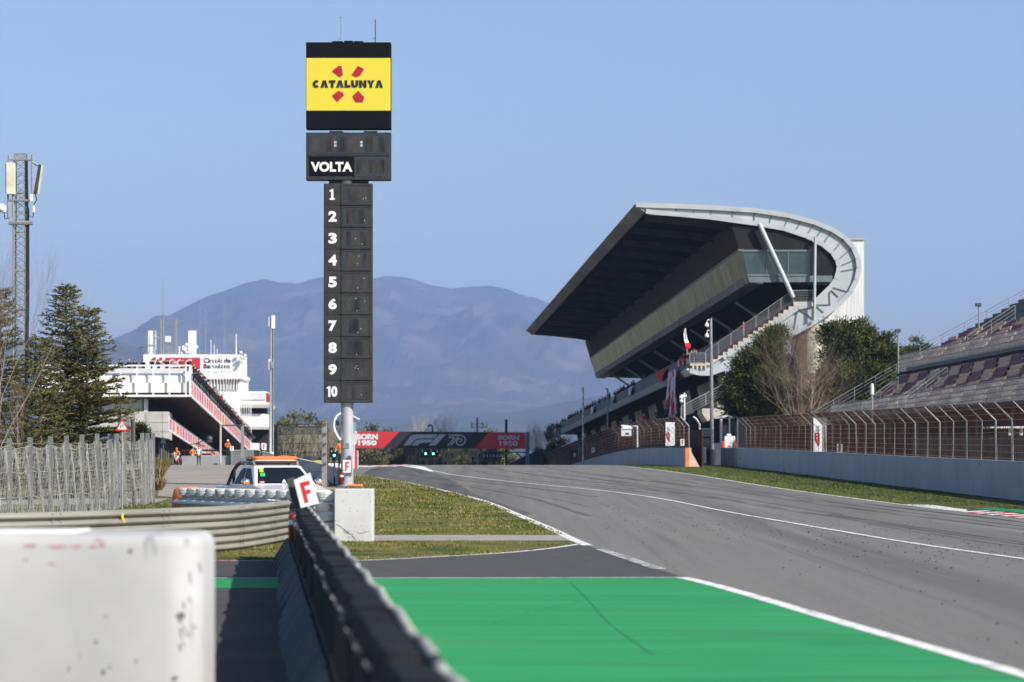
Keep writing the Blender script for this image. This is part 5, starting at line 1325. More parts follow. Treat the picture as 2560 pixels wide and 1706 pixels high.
mb = MB(); slab(mb, 452, 577, 1140, 1176, 273, .4); mb.build('panel', layer(mat('stained grey wall', (.27, .28, .29), .85, .1, .6), (.12, .12, .12), 1.0, .62, .72, (1, 1, 1.6), seed=5), cw)
w2 = thing('pit_wall_end', 'stepped dark grey wall section rising behind the pickup light bar', 'wall', P(620, 1165, 274))
mb = MB(); p, d = px_prism([(577, 1176), (577, 1131), (581, 1127.5), (640, 1126), (660, 1131), (690, 1139), (700, 1142), (700, 1176)], 272.5, .5); mb.prism(p, d); mb.build('panel', layer(mat('graffiti grey wall', (.17, .175, .18), .85, .1, .6), (.03, .03, .03), 3.5, .62, .68, (2, 1, .8), seed=15), w2)
mb = MB(); p, d = px_prism([(577, 1131), (581, 1127.4), (640, 1125.8), (660, 1130.6), (688, 1138), (688, 1136.5), (660, 1128.8), (640, 1124), (580, 1125.8), (576, 1130)], 272.45, .6); mb.prism(p, d); mb.build('coping', M['concrete'], w2)
f_sign('white F sign on a stand at the pit lane wall, partly behind the post', [(575, 1127), (584, 1127), (584, 1116), (575, 1116)], 271.5, 'F signs', post=zg(271))
f_sign('white F sign above the dark wall beside the white telecom mast', [(654, 1124), (666, 1126), (666, 1109), (653.5, 1108)], 271.8, 'F signs', post=zg(271))
extinguisher('red extinguisher on the dark wall under the mast F sign', 653, 1124, 1140, 272.2)
# thin portal frame beside the pit lane
pf = thing('portal_frame', 'thin metal portal frame spanning the pit entry behind the pickup', 'frame', Vector((PX(551, 262), 262, zg(262))))
mb = MB(); mb.tube([Vector((PX(551, 258), 258, zg(258))), P(551.5, 1062, 258)], .09, 8); mb.build('post', layer(mat('worn white post', (.45, .44, .42), .7), (.35, .20, .10), 1.5, .6, .7), pf)
mb = MB(); slab(mb, 602, 609.5, 1062, 1145, 258, .3); mb.build('post', M['steel'], pf)
mb = MB(); mb.tube([P(551, 1064, 258), P(606, 1064, 258)], .06, 6); mb.build('beam', M['steel_d'], pf)

# ------------------------------------------------------------------ cable catch fence left of the tower
cf = thing('cable_fence', 'catch fence frame with loops and black cables between pickup and tower', 'fence', Vector((PX(813, 148), 148, zg(148))))
mb = MB(); slab(mb, 804, 817.5, 1057, 1224, 148, .12); mb.build('post', M['steel'], cf, bevel=.01)
rp = MB(); pts = [P(819.5 + .8 * math.sin(k * 1.1), 1058 + k * 2.6, 148.1 + .02 * math.cos(k * 1.1)) for k in range(64)]; rp.tube(pts, .035, 6); rp.build('rope', M['rust'], cf)
mb = MB(); slab(mb, 685, 688, 1060, 1220, 148.2, .08); slab(mb, 693.5, 697, 1060, 1220, 148.0, .08); slab(mb, 688, 693.5, 1062, 1220, 148.1, .05); mb.build('post', M['steel_d'], cf)
mb = MB(); slab(mb, 690, 804, 1066.5, 1071, 148.05, .08); mb.build('beam', M['steel_d'], cf)
cb_ = MB(); yy = (1061, 1086, 1109, 1132, 1156, 1180.5)
for y in yy: cb_.tube([P(690, y + .8, 148), P(750, y + .3, 147.95), P(807, y - 1, 147.95)], .012 if y > 1062 else .02, 5)
cb_.build('cable', M['black'], cf)
lo = MB()
for y in (1062, 1087, 1112, 1136, 1161): 
    c = [P(811 + 4.5 * math.cos(a), y + 3 * math.sin(a) - 2 * math.cos(a), 147.93) for a in [k * math.pi / 6 for k in range(13)]]; lo.tube(c, .018, 5, caps=False)
for k in range(9): y = 1066 + k * 11; lo.tube([P(688, y + 6, 147.9), P(692, y, 147.9), P(692.5, y + 7, 147.9)], .012, 4)
lo.build('cable_loop', M['black'], cf)
cm = MB(); cl_ = MB(); sk_ = MB()
for k in range(58):
    x = 697 + k * 1.9
    cm.tube([P(x, 1073, 148.02), P(min(x + 13, 804), 1086, 148.02)], .005, 3, caps=False); cm.tube([P(x, 1086, 148.02), P(min(x + 13, 804), 1073, 148.02)], .005, 3, caps=False)
for k in range(30):
    x = 697 + k * 3.7
    sk_.tube([P(x, 1060, 148.0), P(x + 1.5, 1057, 148.0)], .014, 4)
    cl_.tube([P(x, 1160, 148.02), P(min(x + 18, 804), 1215, 148.02)], .004, 3, caps=False); cl_.tube([P(min(x + 18, 804), 1160, 148.02), P(x, 1215, 148.02)], .004, 3, caps=False)
cl_.build('lower_wire_mesh', M['steel_d'], cf); sk_.build('spike_row', M['steel_d'], cf)
cm.build('wire_mesh', M['steel_d'], cf)
# tyre stacks and yellow cover beyond the pit wall
ts = tag(MB().bx(PX(734, 262), PX(812, 262), 262, 263.5, zg(262), PZ(1140, 262)).build('barrier_stack', layer(mat('dark tyre wall', (.045, .045, .05), .9, .2, 2), (.09, .09, .10), 4, .5, .6, (1, 1, .2)), None, bevel=.1), 'long dark tyre barrier beyond the pit wall seen through the cables', 'barrier')
tag(MB().bx(PX(784, 255), PX(812, 255), 255, 255.6, zg(255), PZ(1152, 255)).build('yellow_cover', layer(mat('yellow cover', (.62, .56, .06), .7), (.12, .12, .10), 2.2, .58, .64), None, bevel=.08), 'yellow printed cover on the barrier behind the cable fence', 'cover')
for i, x in enumerate((822, 832, 840, 847)):
    tag(MB().lathe([(.19, 0), (.20, .1), (.17, .5), (.16, .75), (.08, .80)], 12, Vector((PX(x, 200), 200, zg(200) - .1))).build('white_bollard', M['white'], None, smooth=True), 'white bollard in the short row behind the pit exit light', 'bollard', 'white bollards beyond the pit wall')
# ------------------------------------------------------------------ white concrete block and tyre barrier
M['block_w'] = layer(layer(mat('whitewashed concrete', (.525, .525, .515), .9, .05, 1.5, bump=.10, bscale=5), (.43, .425, .41), .9, .55, .8, (1, 1, .5), seed=3), (.06, .06, .06), 5, .72, .76, (1.4, 1.4, .7), seed=21)
BY = 69.0
blk = thing('concrete_block', 'whitewashed concrete block with cracked lower edge at the end of the tyre barrier', 'block', Vector((PX(886, BY), BY, 0)))
mb = MB(); slab(mb, 836, 931, 1223, 1356, BY, 1.0); mb.build('block', M['block_w'], blk, bevel=.018)
mb = MB(); rg = random.Random(8)
for (x0, y0), (x1, y1) in (((841, 1310), (855, 1320)), ((857, 1322), (873, 1335)), ((868, 1333), (882, 1337)), ((893, 1333), (908, 1334)), ((909, 1331), (925, 1329)), ((860, 1330), (866, 1334)), ((880, 1340), (888, 1350))):
    pts = [P(x0 + (x1 - x0) * k / 5 + rg.uniform(-1, 1), y0 + (y1 - y0) * k / 5 + rg.uniform(-1, 1), BY - .004) for k in range(6)]
    for a, b in zip(pts[:-1], pts[1:]): mb.bar(a, b, rg.uniform(.004, .016), .006, up=(0, 1, 0))
for _ in range(34):
    c = P(rg.uniform(839, 928), rg.uniform(1226, 1350), BY - .003); mb.box(c, (rg.uniform(.005, .022), .006, rg.uniform(.005, .016)), R=Matrix.Rotation(rg.uniform(0, 3), 3, 'Y'))
mb.build('crack', mat('dark cracks', (.07, .065, .06), .9), blk)
M['tyre_w'] = layer(mat('white painted tyre', (.60, .60, .58), .75, .06, 3, bump=.4, bscale=18), (.16, .16, .16), 3.5, .60, .74, (1, 1, 1.5), seed=6)
M['belt_g'] = layer(mat('grey painted belt', (.40, .41, .41), .8, .12, 2), (.55, .55, .53), 1.5, .52, .7, (1, 1, .4), seed=3)
tyre_me = None
def tyre_mesh():
    prof = [(.19, .02), (.24, 0), (.29, .005), (.315, .04), (.318, .075), (.312, .08), (.312, .10), (.320, .105), (.320, .14), (.312, .145), (.312, .165), (.316, .17), (.313, .205), (.29, .24), (.24, .245), (.19, .225), (.185, .12), (.19, .02)]
    mb = MB(); mb.lathe(prof, 28); mb.f = mb.f[:-2]; mb.m = mb.m[:-2]
    o = mb.build('tyre', M['tyre_w'], None, smooth=True); return o
tyre0 = tyre_mesh(); used = [False]
def put_tyre(p, label, group):
    o = tyre0 if not used[0] else copy_tree(tyre0)
    used[0] = True
    rg_ = random.Random(p[0] * 91 + p[2] * 7)
    o.location = p; o.rotation_euler = (rg_.uniform(-.03, .03), rg_.uniform(-.03, .03), rg_.uniform(0, 6))
    return tag(o, label, 'tyre', group)
tcol = Vector((PX(820, 69.6), 69.6, 0))
for j in range(5): put_tyre(tcol + Vector((rg.uniform(-.02, .02), 0, j * .245)), ('bottom', 'second lowest', 'middle', 'second highest', 'topmost')[j] + ' white painted tyre of the stack touching the concrete block', 'white tyres stacked beside the block')
ta, tb = Vector((PX(775, 70.2), 70.2, 0)), Vector((PX(472, 77.6), 77.6, 0))
for i in range(13):
    p = ta.lerp(tb, i / 12.0)
    p = Vector((p.x, p.y, 1.0 - .03 * i / 12))
    put_tyre(p, 'white painted tyre in the top row behind the steel guardrail', 'white tyres along the top of the barrier')
mb = MB(); d = (tb - ta).normalized(); nn = Vector((-d.y, d.x, 0)); nn = nn if nn.y < 0 else -nn
a, b = ta + nn * .30, tb + nn * .30 + d * .3
for k in range(14):
    p, q = a.lerp(b, k / 14 + .001), a.lerp(b, (k + 1) / 14 - .001)
    mb.prism([p + Vector((0, 0, 0)), q + Vector((0, 0, 0)), q + Vector((0, 0, .96)), p + Vector((0, 0, .96))], -nn * .5)
tb_o = tag(mb.build('tyre_wall_base', M['belt_g'], None, bevel=.02), 'grey belted lower body of the tyre barrier under the white tyres', 'barrier')
mb = MB(); mb.tube([a.lerp(b, .38) + nn * .06 + Vector((0, 0, .84)), b + nn * .06 + Vector((0, 0, .84))], .06, 10); mb.tube([a + nn * .06 + Vector((0, 0, .84)), a.lerp(b, .36) + nn * .06 + Vector((0, 0, .84))], .06, 10); mb.build('tube_rail', M['metal_w'], tb_o, smooth=True)
oc = thing('orange_cover', 'orange tarpaulin wrapped over the left end of the tyre barrier', 'cover', tb + d * .35)
c = tb + d * .12
prof = []; vs = []; fs = []; rg = random.Random(3)
for k in range(18):
    ang = 2 * math.pi * k / 18
    for j, (r, z) in enumerate(((.01, 1.25), (.28, 1.24), (.36, 1.17), (.40, .95), (.43, .5), (.47, .0))):
        rr = r * (1 + .05 * math.sin(ang * 5 + j)); vs.append((c.x + rr * math.cos(ang), c.y + rr * math.sin(ang), z))
for k in range(18):
    for j in range(5): fs.append((k * 6 + j, k * 6 + j + 1, ((k + 1) % 18) * 6 + j + 1, ((k + 1) % 18) * 6 + j))
mb = MB(); mb.add(vs, fs); mb.build('sheet', mat('orange tarpaulin', (.62, .17, .045), .55, .18, 2.5, bump=.5, bscale=5), oc, smooth=True)

# ------------------------------------------------------------------ steel guardrail
M['armco'] = layer(layer(mat('weathered galvanised rail', (.255, .24, .20), .6, .10, 1.0, metal=.15, stretch=(.3, .3, 2)), (.17, .155, .125), 1.3, .55, .78, (.4, .4, 3), seed=5), (.40, .39, .36), 1.5, .62, .75, (.3, .3, 2), seed=9)
gr = thing('guardrail', 'weathered steel guardrail of three stacked corrugated rails curving across the left', 'guardrail', Vector((-7, 60, 0)))
gp = [(-22, 51.5), (-14, 53.5), (-9.9, 55.0), (-8.6, 56.9), (-7.26, 60.0), (-6.3, 62.3), (-5.85, 65.5), (-5.50, 70.0)]
gp = smooth_path(gp, 3)
HT = [0.0] * 3
for bi in range(3):
    mb = MB(); vs = []; PR = [(0, 0), (.03, .012), (.10, .03), (.19, .088), (.34, .092), (.40, .03), (.45, .004), (.55, .004), (.60, .03), (.69, .088), (.84, .092), (.90, .03), (.97, .012), (1, 0)]; nz_ = len(PR)
    for i, p in enumerate(gp):
        a_ = Vector(gp[max(i - 1, 0)]); b_ = Vector(gp[min(i + 1, len(gp) - 1)]); t_ = (b_ - a_).normalized(); n_ = Vector((t_.y, -t_.x))
        for f, off in PR:
            z = 1.01 - bi * .332 - f * .322
            q = Vector((p[0], p[1])) + n_ * (off)
            vs.append((q.x, q.y, z))
    m_ = len(gp)
    mb.add(vs, [(i * nz_ + k, (i + 1) * nz_ + k, (i + 1) * nz_ + k + 1, i * nz_ + k + 1) for i in range(m_ - 1) for k in range(nz_ - 1)])
    o = mb.build('rail', M['armco'], gr, smooth=True); o.modifiers.clear(); sd = o.modifiers.new('thick', 'SOLIDIFY'); sd.thickness = .006
def gpos(s):
    acc = 0
    for a_, b_ in zip(gp[:-1], gp[1:]):
        L_ = math.dist(a_, b_)
        if acc + L_ >= s: f = (s - acc) / L_; t_ = (Vector(b_) - Vector(a_)).normalized(); return Vector((a_[0] + (b_[0] - a_[0]) * f, a_[1] + (b_[1] - a_[1]) * f)), Vector((t_.y, -t_.x)), t_
        acc += L_
    return Vector(gp[-1]), Vector((1, 0)), Vector((0, 1))
for k in range(11):
    p, n_, t_ = gpos(1.0 + k * 2.45)
    mb = MB(); c = p - n_ * .09; mb.box((c.x, c.y, .49), (.10, .12, .98), math.atan2(t_.y, t_.x)); mb.build('post', M['steel'], gr)
for k in range(7):
    p, n_, t_ = gpos(2.0 + k * 4.0); mb = MB()
    for z in (.955, .86, .79, .62, .53, .46, .29, .20, .13):
        for dx in (-.12, .12): c = p + n_ * .075 + t_ * dx; mb.ball((c.x, c.y, z), .022, 6, 4)
    c0 = p + n_ * .004
    mb.build('bolt', M['steel_d'], gr)
p, n_, t_ = gpos(16.2); mb = MB(); c = p + n_ * .096
for dx, dz, w_, h_ in ((0, .0, .05, .14), (.03, -.05, .07, .05), (.06, -.1, .03, .05), (-.03, .02, .03, .05)): mb.box((c.x + t_.x * dx, c.y + t_.y * dx, .87 + dz), (w_, .012, h_), math.atan2(t_.y, t_.x))
mb.build('paint_mark', M['yellow'], gr)

# ------------------------------------------------------------------ rubber belt wall running past the camera
def WX(y): return -.23 - .088 * (y - 12.9)
YW0, YW1 = 2.5, 58.5
wd = Vector((-.088, 1, 0)).normalized(); wn_ = Vector((1, .088, 0)).normalized()
def Wp(s, n, z): return Vector((WX(YW0), YW0, 0)) + wd * s + wn_ * n + Vector((0, 0, z))
WLn = (YW1 - YW0) / wd.y
M['rubber'] = layer(mat('black conveyor rubber', (.012, .013, .015), .85, .3, 2, bump=.35, bscale=7), (.03, .031, .033), 3, .58, .78, (1, 1, .2), seed=5)
M['rub_edge'] = layer(layer(mat('worn pale belt edge', (.42, .41, .36), .85, .15, 3, bump=.5, bscale=6), (.04, .04, .04), 1.8, .56, .64, seed=3), (.65, .63, .57), 1.0, .55, .7, seed=8)
M['skirt'] = layer(mat('blue grey skirting', (.055, .068, .082), .8, .2, 1.5), (.03, .033, .036), 1.2, .5, .75, seed=5)
bw_ = thing('belt_wall', 'black rubber belted barrier wall running from the foreground toward the tower', 'barrier', Wp(0, 0, 0))
rg = random.Random(12)
# core and pale top edge
mb = MB(); st = 60
for i in range(st):
    s0, s1 = WLn * i / st, WLn * (i + 1) / st
    j0, j1 = .02 * math.sin(s0 * 2.1), .02 * math.sin(s1 * 2.1)
    mb.hexa([Wp(s0, -.13, 0), Wp(s0, .0, 0), Wp(s1, .0, 0), Wp(s1, -.13, 0), Wp(s0, -.055 + j0 * .3, 1.17 + j0), Wp(s0, 0, 1.18 + j0), Wp(s1, 0, 1.18 + j1), Wp(s1, -.055 + j1 * .3, 1.17 + j1)])
mb.build('core', M['rub_edge'], bw_, bevel=.02)
# overlapping rubber panels, slightly bulging, with bolt washers
s = 0.0; k = 0
while s < WLn - .05:
    L_ = rg.uniform(.75, 1.15); e = min(s + L_, WLn); b0 = rg.uniform(0, .035); mb = MB(); vs = []; top = 1.165 + rg.uniform(-.025, .03)
    prof = [(-.05, top - .03), (-.13, top + .005), (-.25, top - .0), (-.295, top - .05), (-.312, .95), (-.30, .75), (-.315, .54), (-.26, .53), (-.20, .80), (-.06, top - .09)]
    nn_ = 5
    for i in range(nn_ + 1):
        q = s - .03 + (e - s + .05) * i / nn_; bl_ = b0 + .02 * math.sin(math.pi * i / nn_)
        vs += [Wp(q, n_ - (bl_ if n_ < -.15 else 0), z_) for n_, z_ in prof]
    m_ = len(prof)
    mb.add(vs, [(i * m_ + a_, i * m_ + (a_ + 1) % m_, (i + 1) * m_ + (a_ + 1) % m_, (i + 1) * m_ + a_) for i in range(nn_) for a_ in range(m_)] + [tuple(range(m_)), tuple(range((nn_ + 1) * m_ - 1, nn_ * m_ - 1, -1))])
    pn = mb.build('rubber_panel', M['rubber'], bw_, smooth=True)
    mb = MB()
    for _ in range(1):
        q = s + (e - s) * .5 + rg.uniform(-.15, .15); r = rg.choice((.026, .036, .048)); c = Wp(q, -.318 - b0 - .02, top - .10 + rg.uniform(-.03, .0))
        R = Matrix.Rotation(math.atan2(wd.y, wd.x), 3, 'Z') @ Matrix.Rotation(rad(58), 3, 'X')
        mb.lathe([(r, 0), (r, .012), (r * .4, .012), (r * .4, .03), (.001, .03)], 10, c, R=R)
    mb.build('bolt_washer', mat('worn bolt washer', (.42, .40, .35), .6, .2, 6, metal=.1) if k == 0 else bpy.data.materials['worn bolt washer'], pn)
    s = e; k += 1
mb = MB(); mb.hexa([Wp(0, -.36, .30), Wp(0, -.125, .30), Wp(WLn, -.125, .30), Wp(WLn, -.36, .30), Wp(0, -.33, .56), Wp(0, -.125, .56), Wp(WLn, -.125, .56), Wp(WLn, -.33, .56)]); mb.build('wooden_rail', mat('brown grey plank', (.055, .048, .042), .9, .25, 1, stretch=(3, .3, 3)), bw_)
s = 0
while s < WLn:
    L_ = rg.uniform(1.6, 2.3); e = min(s + L_, WLn); j = rg.uniform(-.03, .03); w0 = rg.uniform(-.03, .05)
    mb = MB(); mb.hexa([Wp(s, -.66 - j, 0), Wp(s, -.13, 0), Wp(e - .02, -.13, 0), Wp(e - .02, -.66 - j - w0, 0), Wp(s, -.42 + j, .40 + j), Wp(s, -.37, .44 + j), Wp(e - .02, -.37, .44), Wp(e - .02, -.42, .40)]); mb.build('skirt_segment', M['skirt'], bw_, bevel=.015)
    s = e
# tilted F sign and extinguishers hung on the wall end
tsg = f_sign('large tilted white F sign at the far end of the black belt wall', [(752, 1271), (797, 1259), (775, 1182), (734, 1201)], 48.6, 'F signs')
MB().prism([P(716, 1199, 48.75), P(735, 1193, 48.85), P(752, 1271, 48.85), P(730, 1262, 48.75)], (0, .03, 0)).build('side_board', layer(mat('shaded sign board', (.22, .22, .20), .6), (.02, .02, .02), 1.2, .45, .5, seed=1), tsg)  # grey base colour holds the shade on this side board
MB().tube([P(745, 1262, 48.9), P(748, 1330, 49)], .05, 8).build('post', M['black'], tsg)
extinguisher('bright red extinguisher hanging at the far end of the belt wall', 745, 1286, 1350, 47.5)
extinguisher('shaded extinguisher with pale band behind the brighter red one', 733, 1272, 1352, 48.3)

# ------------------------------------------------------------------ white barrier end in the foreground
M['fore_w'] = layer(layer(layer(mat('scuffed white plastic', (.44, .44, .432), .8, .05, 1.2), (.36, .36, .355), .9, .50, .75, seed=4), (.16, .16, .18), 2.2, .61, .72, (2.0, 2.0, .6), seed=17), (.30, .10, .12), 3.5, .70, .76, (1, 1, 2), seed=31)
FY = 22.0
fb = thing('white_barrier', 'large scuffed white barrier end filling the lower left foreground', 'barrier', Vector((-4.0, FY + .6, 0)))
xr = PX(541, FY + 1.15); pts = []
def rounded(x0, x1, y0, y1, r, n=7):
    o = []
    for cx_, cy_, a0 in ((x1 - r, y0 + r, -90), (x1 - r, y1 - r, 0), (x0 + r, y1 - r, 90), (x0 + r, y0 + r, 180)):
        o += [(cx_ + r * math.cos(rad(a0 + 90 * i / n)), cy_ + r * math.sin(rad(a0 + 90 * i / n))) for i in range(n + 1)]
    return o
zt = PZ(1335, FY)
ring = rounded(-7.5, xr, FY, FY + 1.3, .28); rings = []
for dz, ins in ((0, 0), (zt - .10, 0), (zt - .04, .02), (zt - .01, .06), (zt, .12)):
    cx_ = sum(p[0] for p in ring) / len(ring); cy_ = FY + .65
    rings.append([(p[0] - (ins if p[0] > cx_ else -ins), p[1] + (ins if p[1] < cy_ else -ins), dz) for p in ring])
n = len(ring); mb = MB(); mb.v = [q for r in rings for q in r]
mb.f = [(j * n + i, j * n + (i + 1) % n, (j + 1) * n + (i + 1) % n, (j + 1) * n + i) for j in range(4) for i in range(n)] + [tuple(range(4 * n, 5 * n))]; mb.m = [0] * len(mb.f)
mb.build('body', M['fore_w'], fb, smooth=True)
mb = MB(); rg = random.Random(4)
sm, nm = mat('rubber scuff', (.13, .13, .16), .8, .3, 9), 'scuff'
def smear(x, y, w_, h_, tilt=0):
    """a ragged scuff lying on the front face"""
    pts = []
    for k in range(14):
        a_ = 2 * math.pi * k / 14; r_ = rg.uniform(.55, 1.1); pts.append((x + w_ * r_ * math.cos(a_) + tilt * math.sin(a_), y + h_ * r_ * math.sin(a_)))
    MB().prism([P(px, py, FY - .004) for px, py in pts], (0, .008, 0)).build(nm, sm, fb)
for x, y, w_, h_, t_ in ((327, 1378, 11, 11, 0), (458, 1540, 9, 16, 0), (452, 1535, 13, 7, 0), (462, 1575, 4, 26, 4), (474, 1500, 4, 20, 3), (500, 1420, 4, 28, 4), (487, 1568, 9, 6, 0), (437, 1695, 18, 8, 0), (258, 1680, 7, 18, 0), (274, 1668, 6, 8, 0), (340, 1653, 6, 6, 0), (240, 1606, 8, 6, 0), (458, 1612, 3, 18, 2), (172, 1672, 4, 12, 0)): smear(x, y, w_ * .55, h_ * .62, t_)
sm, nm = mat('faded red paint scrape', (.50, .22, .24), .8, .3, 9), 'red_scuff'
for x, y, w_, h_ in ((75, 1364, 20, 3), (145, 1367, 26, 4), (190, 1366, 14, 4), (232, 1367, 12, 4), (257, 1363, 9, 5), (265, 1541, 5, 4), (66, 1400, 5, 3), (130, 1410, 10, 2)): smear(x, y, w_, h_)
mb = MB(); mb.bx(-7.4, PX(205, FY + .6), FY + .25, FY + 1.1, zt - .02, zt + .014); mb.build('top_pad', M['white'], fb, bevel=.02)

# ------------------------------------------------------------------ net fence on slab posts
nf = thing('net_fence', 'tall grey net fence on flat slab posts behind the guardrail on the left', 'fence', Vector((-15, 90, 0)))
M['slab_post'] = layer(mat('grey slab post', (.165, .17, .178), .8, .1, 1), (.20, .20, .20), 1.5, .55, .75, (1, 1, .2))
M['net'] = mat('pale net twine', (.44, .43, .39), .9, .2, 2)
posts = []
for k, px in enumerate((-32, 22, 74, 125, 165, 204, 242, 274, 291, 309, 355, 368, 382)):
    Y = 82 + k * 2.6; x = PX(px, Y); top = PZ(1098 - min(k, 6) * 2.2 - (2 if k > 8 else 0), Y); posts.append((x, Y, top))
    mb = MB(); mb.box((x, Y + .09, top / 2), (.15, .07, top), rg.uniform(-.1, .1)); mb.build('post', M['slab_post'], nf)
mb = MB(); mb.tube([(PX(333, 108), 108.2, 0), (PX(329, 108), 108.2, PZ(1050, 108))], .07, 6); mb.build('dark_post', M['steel_d'], nf)
mb = MB(); rg = random.Random(77); cols = []
for (xa, ya, ta_), (xb, yb, tb_) in zip(posts[:-1], posts[1:]):
    n = 62
    for k in range(n):
        f = (k + rg.uniform(-.3, .3)) / n; x = xa + (xb - xa) * f; y = ya + (yb - ya) * f; tz = (ta_ + (tb_ - ta_) * f) - .22 - .12 * math.sin(f * math.pi)
        ph = rg.uniform(0, 6); pts = []
        for j in range(8):
            z = tz * j / 7; pts.append((x + rg.uniform(-.03, .03) + .05 * math.sin(j * .8 + k * .2), y - .03 + rg.uniform(-.05, .05), z))
        mb.tube(pts, .0052, 3, caps=False)
    for j in range(17):
        pts = []; z0 = .12 + j * .15
        for k in range(9):
            f = k / 8; x = xa + (xb - xa) * f; y = ya + (yb - ya) * f
            pts.append((x + rg.uniform(-.02, .02), y - .05, z0 + rg.uniform(-.03, .03) - .07 * math.sin(f * math.pi)))
        mb.tube(pts, .0055 if j % 5 else .011, 3, caps=False)
mb.build('net', M['net'], nf)
# second net further back beside the concrete block wall
nf2 = thing('net_fence', 'smaller grey net screen hanging behind the triangular warning sign', 'fence', Vector((PX(320, 125), 125, 0)))
mb = MB()
for px in (298, 318, 334): mb.box((PX(px, 125), 125, 2.0), (.13, .07, 4.0 if px < 320 else 3.8))
mb.build('post', M['slab_post'], nf2); mb = MB()
for k in range(26):
    px = 296 + k * 1.55; mb.tube([(PX(px, 125), 124.9, .3), (PX(px + rg.uniform(-1, 1), 125), 124.9, 2), (PX(px, 125), 124.9, PZ(1026 + max(0, px - 318) * .4, 125))], .012, 3, caps=False)
for j in range(20): mb.tube([(PX(296, 125), 124.88, .5 + j * .18), (PX(335, 125), 124.88, .5 + j * .18)], .008, 3, caps=False)
mb.build('net', M['net'], nf2)
# warning sign with two arrows
wsY = 100
ws = thing('warning_sign', 'red bordered triangular warning sign with two opposite arrows above the net fence', 'sign', Vector((PX(305, wsY), wsY, zg(wsY))))
def tri(x0, x1, xm, yb, yt, off, m, name, inset=0):
    c = [(x0, yb), (x1, yb), (xm, yt)]; pts = []
    for i in range(3):
        p0, p1, p2 = Vector(c[i - 1]), Vector(c[i]), Vector(c[(i + 1) % 3]); pts += [p1.lerp(p0, .07), p1.lerp(p2, .07)]
    mb = MB(); mb.prism([P(p.x, p.y, wsY - off) for p in pts], (0, .015, 0)); return mb.build(name, m, ws)
tri(287.5, 322.5, 305, 1078, 1046, 0, M['red'], 'border'); tri(293, 317, 305, 1074, 1053, .012, M['white'], 'face')
mb = MB()
for x, s_ in ((302, 1), (307.5, -1)):
    p, d_ = px_prism([(x - .8, 1062), (x + .8, 1062), (x + .8, 1069), (x - .8, 1069)], wsY - .02, .006); mb.prism(p, d_)
    p, d_ = px_prism([(x - 2.2, 1068 if s_ > 0 else 1063), (x + 2.2, 1068 if s_ > 0 else 1063), (x, 1071.5 if s_ > 0 else 1059.5)], wsY - .02, .006); mb.prism(p, d_)
mb.build('arrow', M['black'], ws)
mb = MB(); mb.tube([Vector((PX(305, wsY), wsY + .06, zg(wsY))), P(305, 1050, wsY + .06)], .03, 8); mb.build('post', M['steel'], ws)
bsn = thing('blue_sign', 'dark blue triangular sign back on a post beside the concrete pit block', 'sign', Vector((PX(408, 200), 200, zg(200))))
mb = MB(); mb.prism([P(x, 1109 if x != 408 else 1092, 200) for x in (400, 416, 408)], (0, .03, 0)); mb.build('plate', M['gan_blue'], bsn)
mb = MB(); mb.tube([Vector((PX(408, 200), 200.1, zg(200))), P(408, 1100, 200.1)], .06, 8); mb.build('post', M['gan_blue'], bsn)
st_ = MB().tube([Vector((PX(399, 160), 160, zg(160))), P(399, 1172, 160)], .03, 6).build('marker_stake', M['white']); tag(st_, 'thin white marker stake at the left edge of the pit entry road', 'stake')

# ------------------------------------------------------------------ white pickup truck
M['car_w'] = mat('white car paint', (.76, .76, .79), .22, .02, 1, spec=.6); M['car_w'].node_tree.nodes['Principled BSDF'].inputs['Coat Weight'].default_value = .6
M['car_g'] = glass('dark car glass', (.010, .013, .019), .06, spec=.25)
M['car_s'] = mat('tinted side glass', (.006, .007, .009), .35, .2, 1, spec=.06)
M['chrome'] = mat('chrome', (.65, .66, .70), .12, .05, 2, metal=.9)
M['amber'] = layer(mat('amber lens', (.62, .13, .015), .25, .15, 12), (.75, .30, .06), 14, .5, .6, (3, 3, .5))
M['clear'] = mat('clear lower lens', (.70, .50, .40), .25, .2, 10)
pk = thing('pickup_truck', 'white pickup truck with amber roof light bar behind the tyre barrier', 'pickup', (-6.55, 78, zg(78)), rz=rad(21))
def kpart(name, mb, m, bevel=0, smooth=False, parent=None):
    return mb.build(name, m, parent or pk, bevel=bevel, smooth=smooth, local=True)
mb = MB()
side = [(-2.60, .42), (-2.66, .70), (-2.58, 1.00), (-2.35, 1.14), (-1.35, 1.27), (-1.18, 1.30), (1.0, 1.30), (1.05, 1.24), (2.60, 1.24), (2.62, .55), (2.45, .45)]
mb.prism([(-.92, y, z) for y, z in side], (1.84, 0, 0)); body = kpart('body', mb, M['car_w'], .06)
B4 = [(-.88, -1.25), (.88, -1.25), (.88, 1.02), (-.88, 1.02)]; T4 = [(-.66, -.42), (.66, -.42), (.66, .80), (-.66, .80)]
zb_, zt_ = 1.26, 1.80
mb = MB(); mb.hexa([(x, y, zb_) for x, y in B4] + [(x, y, zt_) for x, y in T4]); cab = kpart('cab', mb, M['car_w'], .05)
def quadpt(i, u, v, off):
    j = (i + 1) % 4; b0, b1, t0, t1 = Vector((*B4[i], zb_)), Vector((*B4[j], zb_)), Vector((*T4[i], zt_)), Vector((*T4[j], zt_))
    p = (b0.lerp(b1, u)).lerp(t0.lerp(t1, u), v); n_ = (b1 - b0).cross(t0 - b0).normalized(); return p + n_ * off
def window(i, uv, name, off=.006, m=None, parent=None):
    mb = MB(); a_ = [quadpt(i, u, v, off) for u, v in uv]; n_ = (quadpt(i, .5, .5, 1) - quadpt(i, .5, .5, 0)); mb.prism(a_, -n_ * .012); return kpart(name, mb, m or M['car_g'], 0, parent=parent)
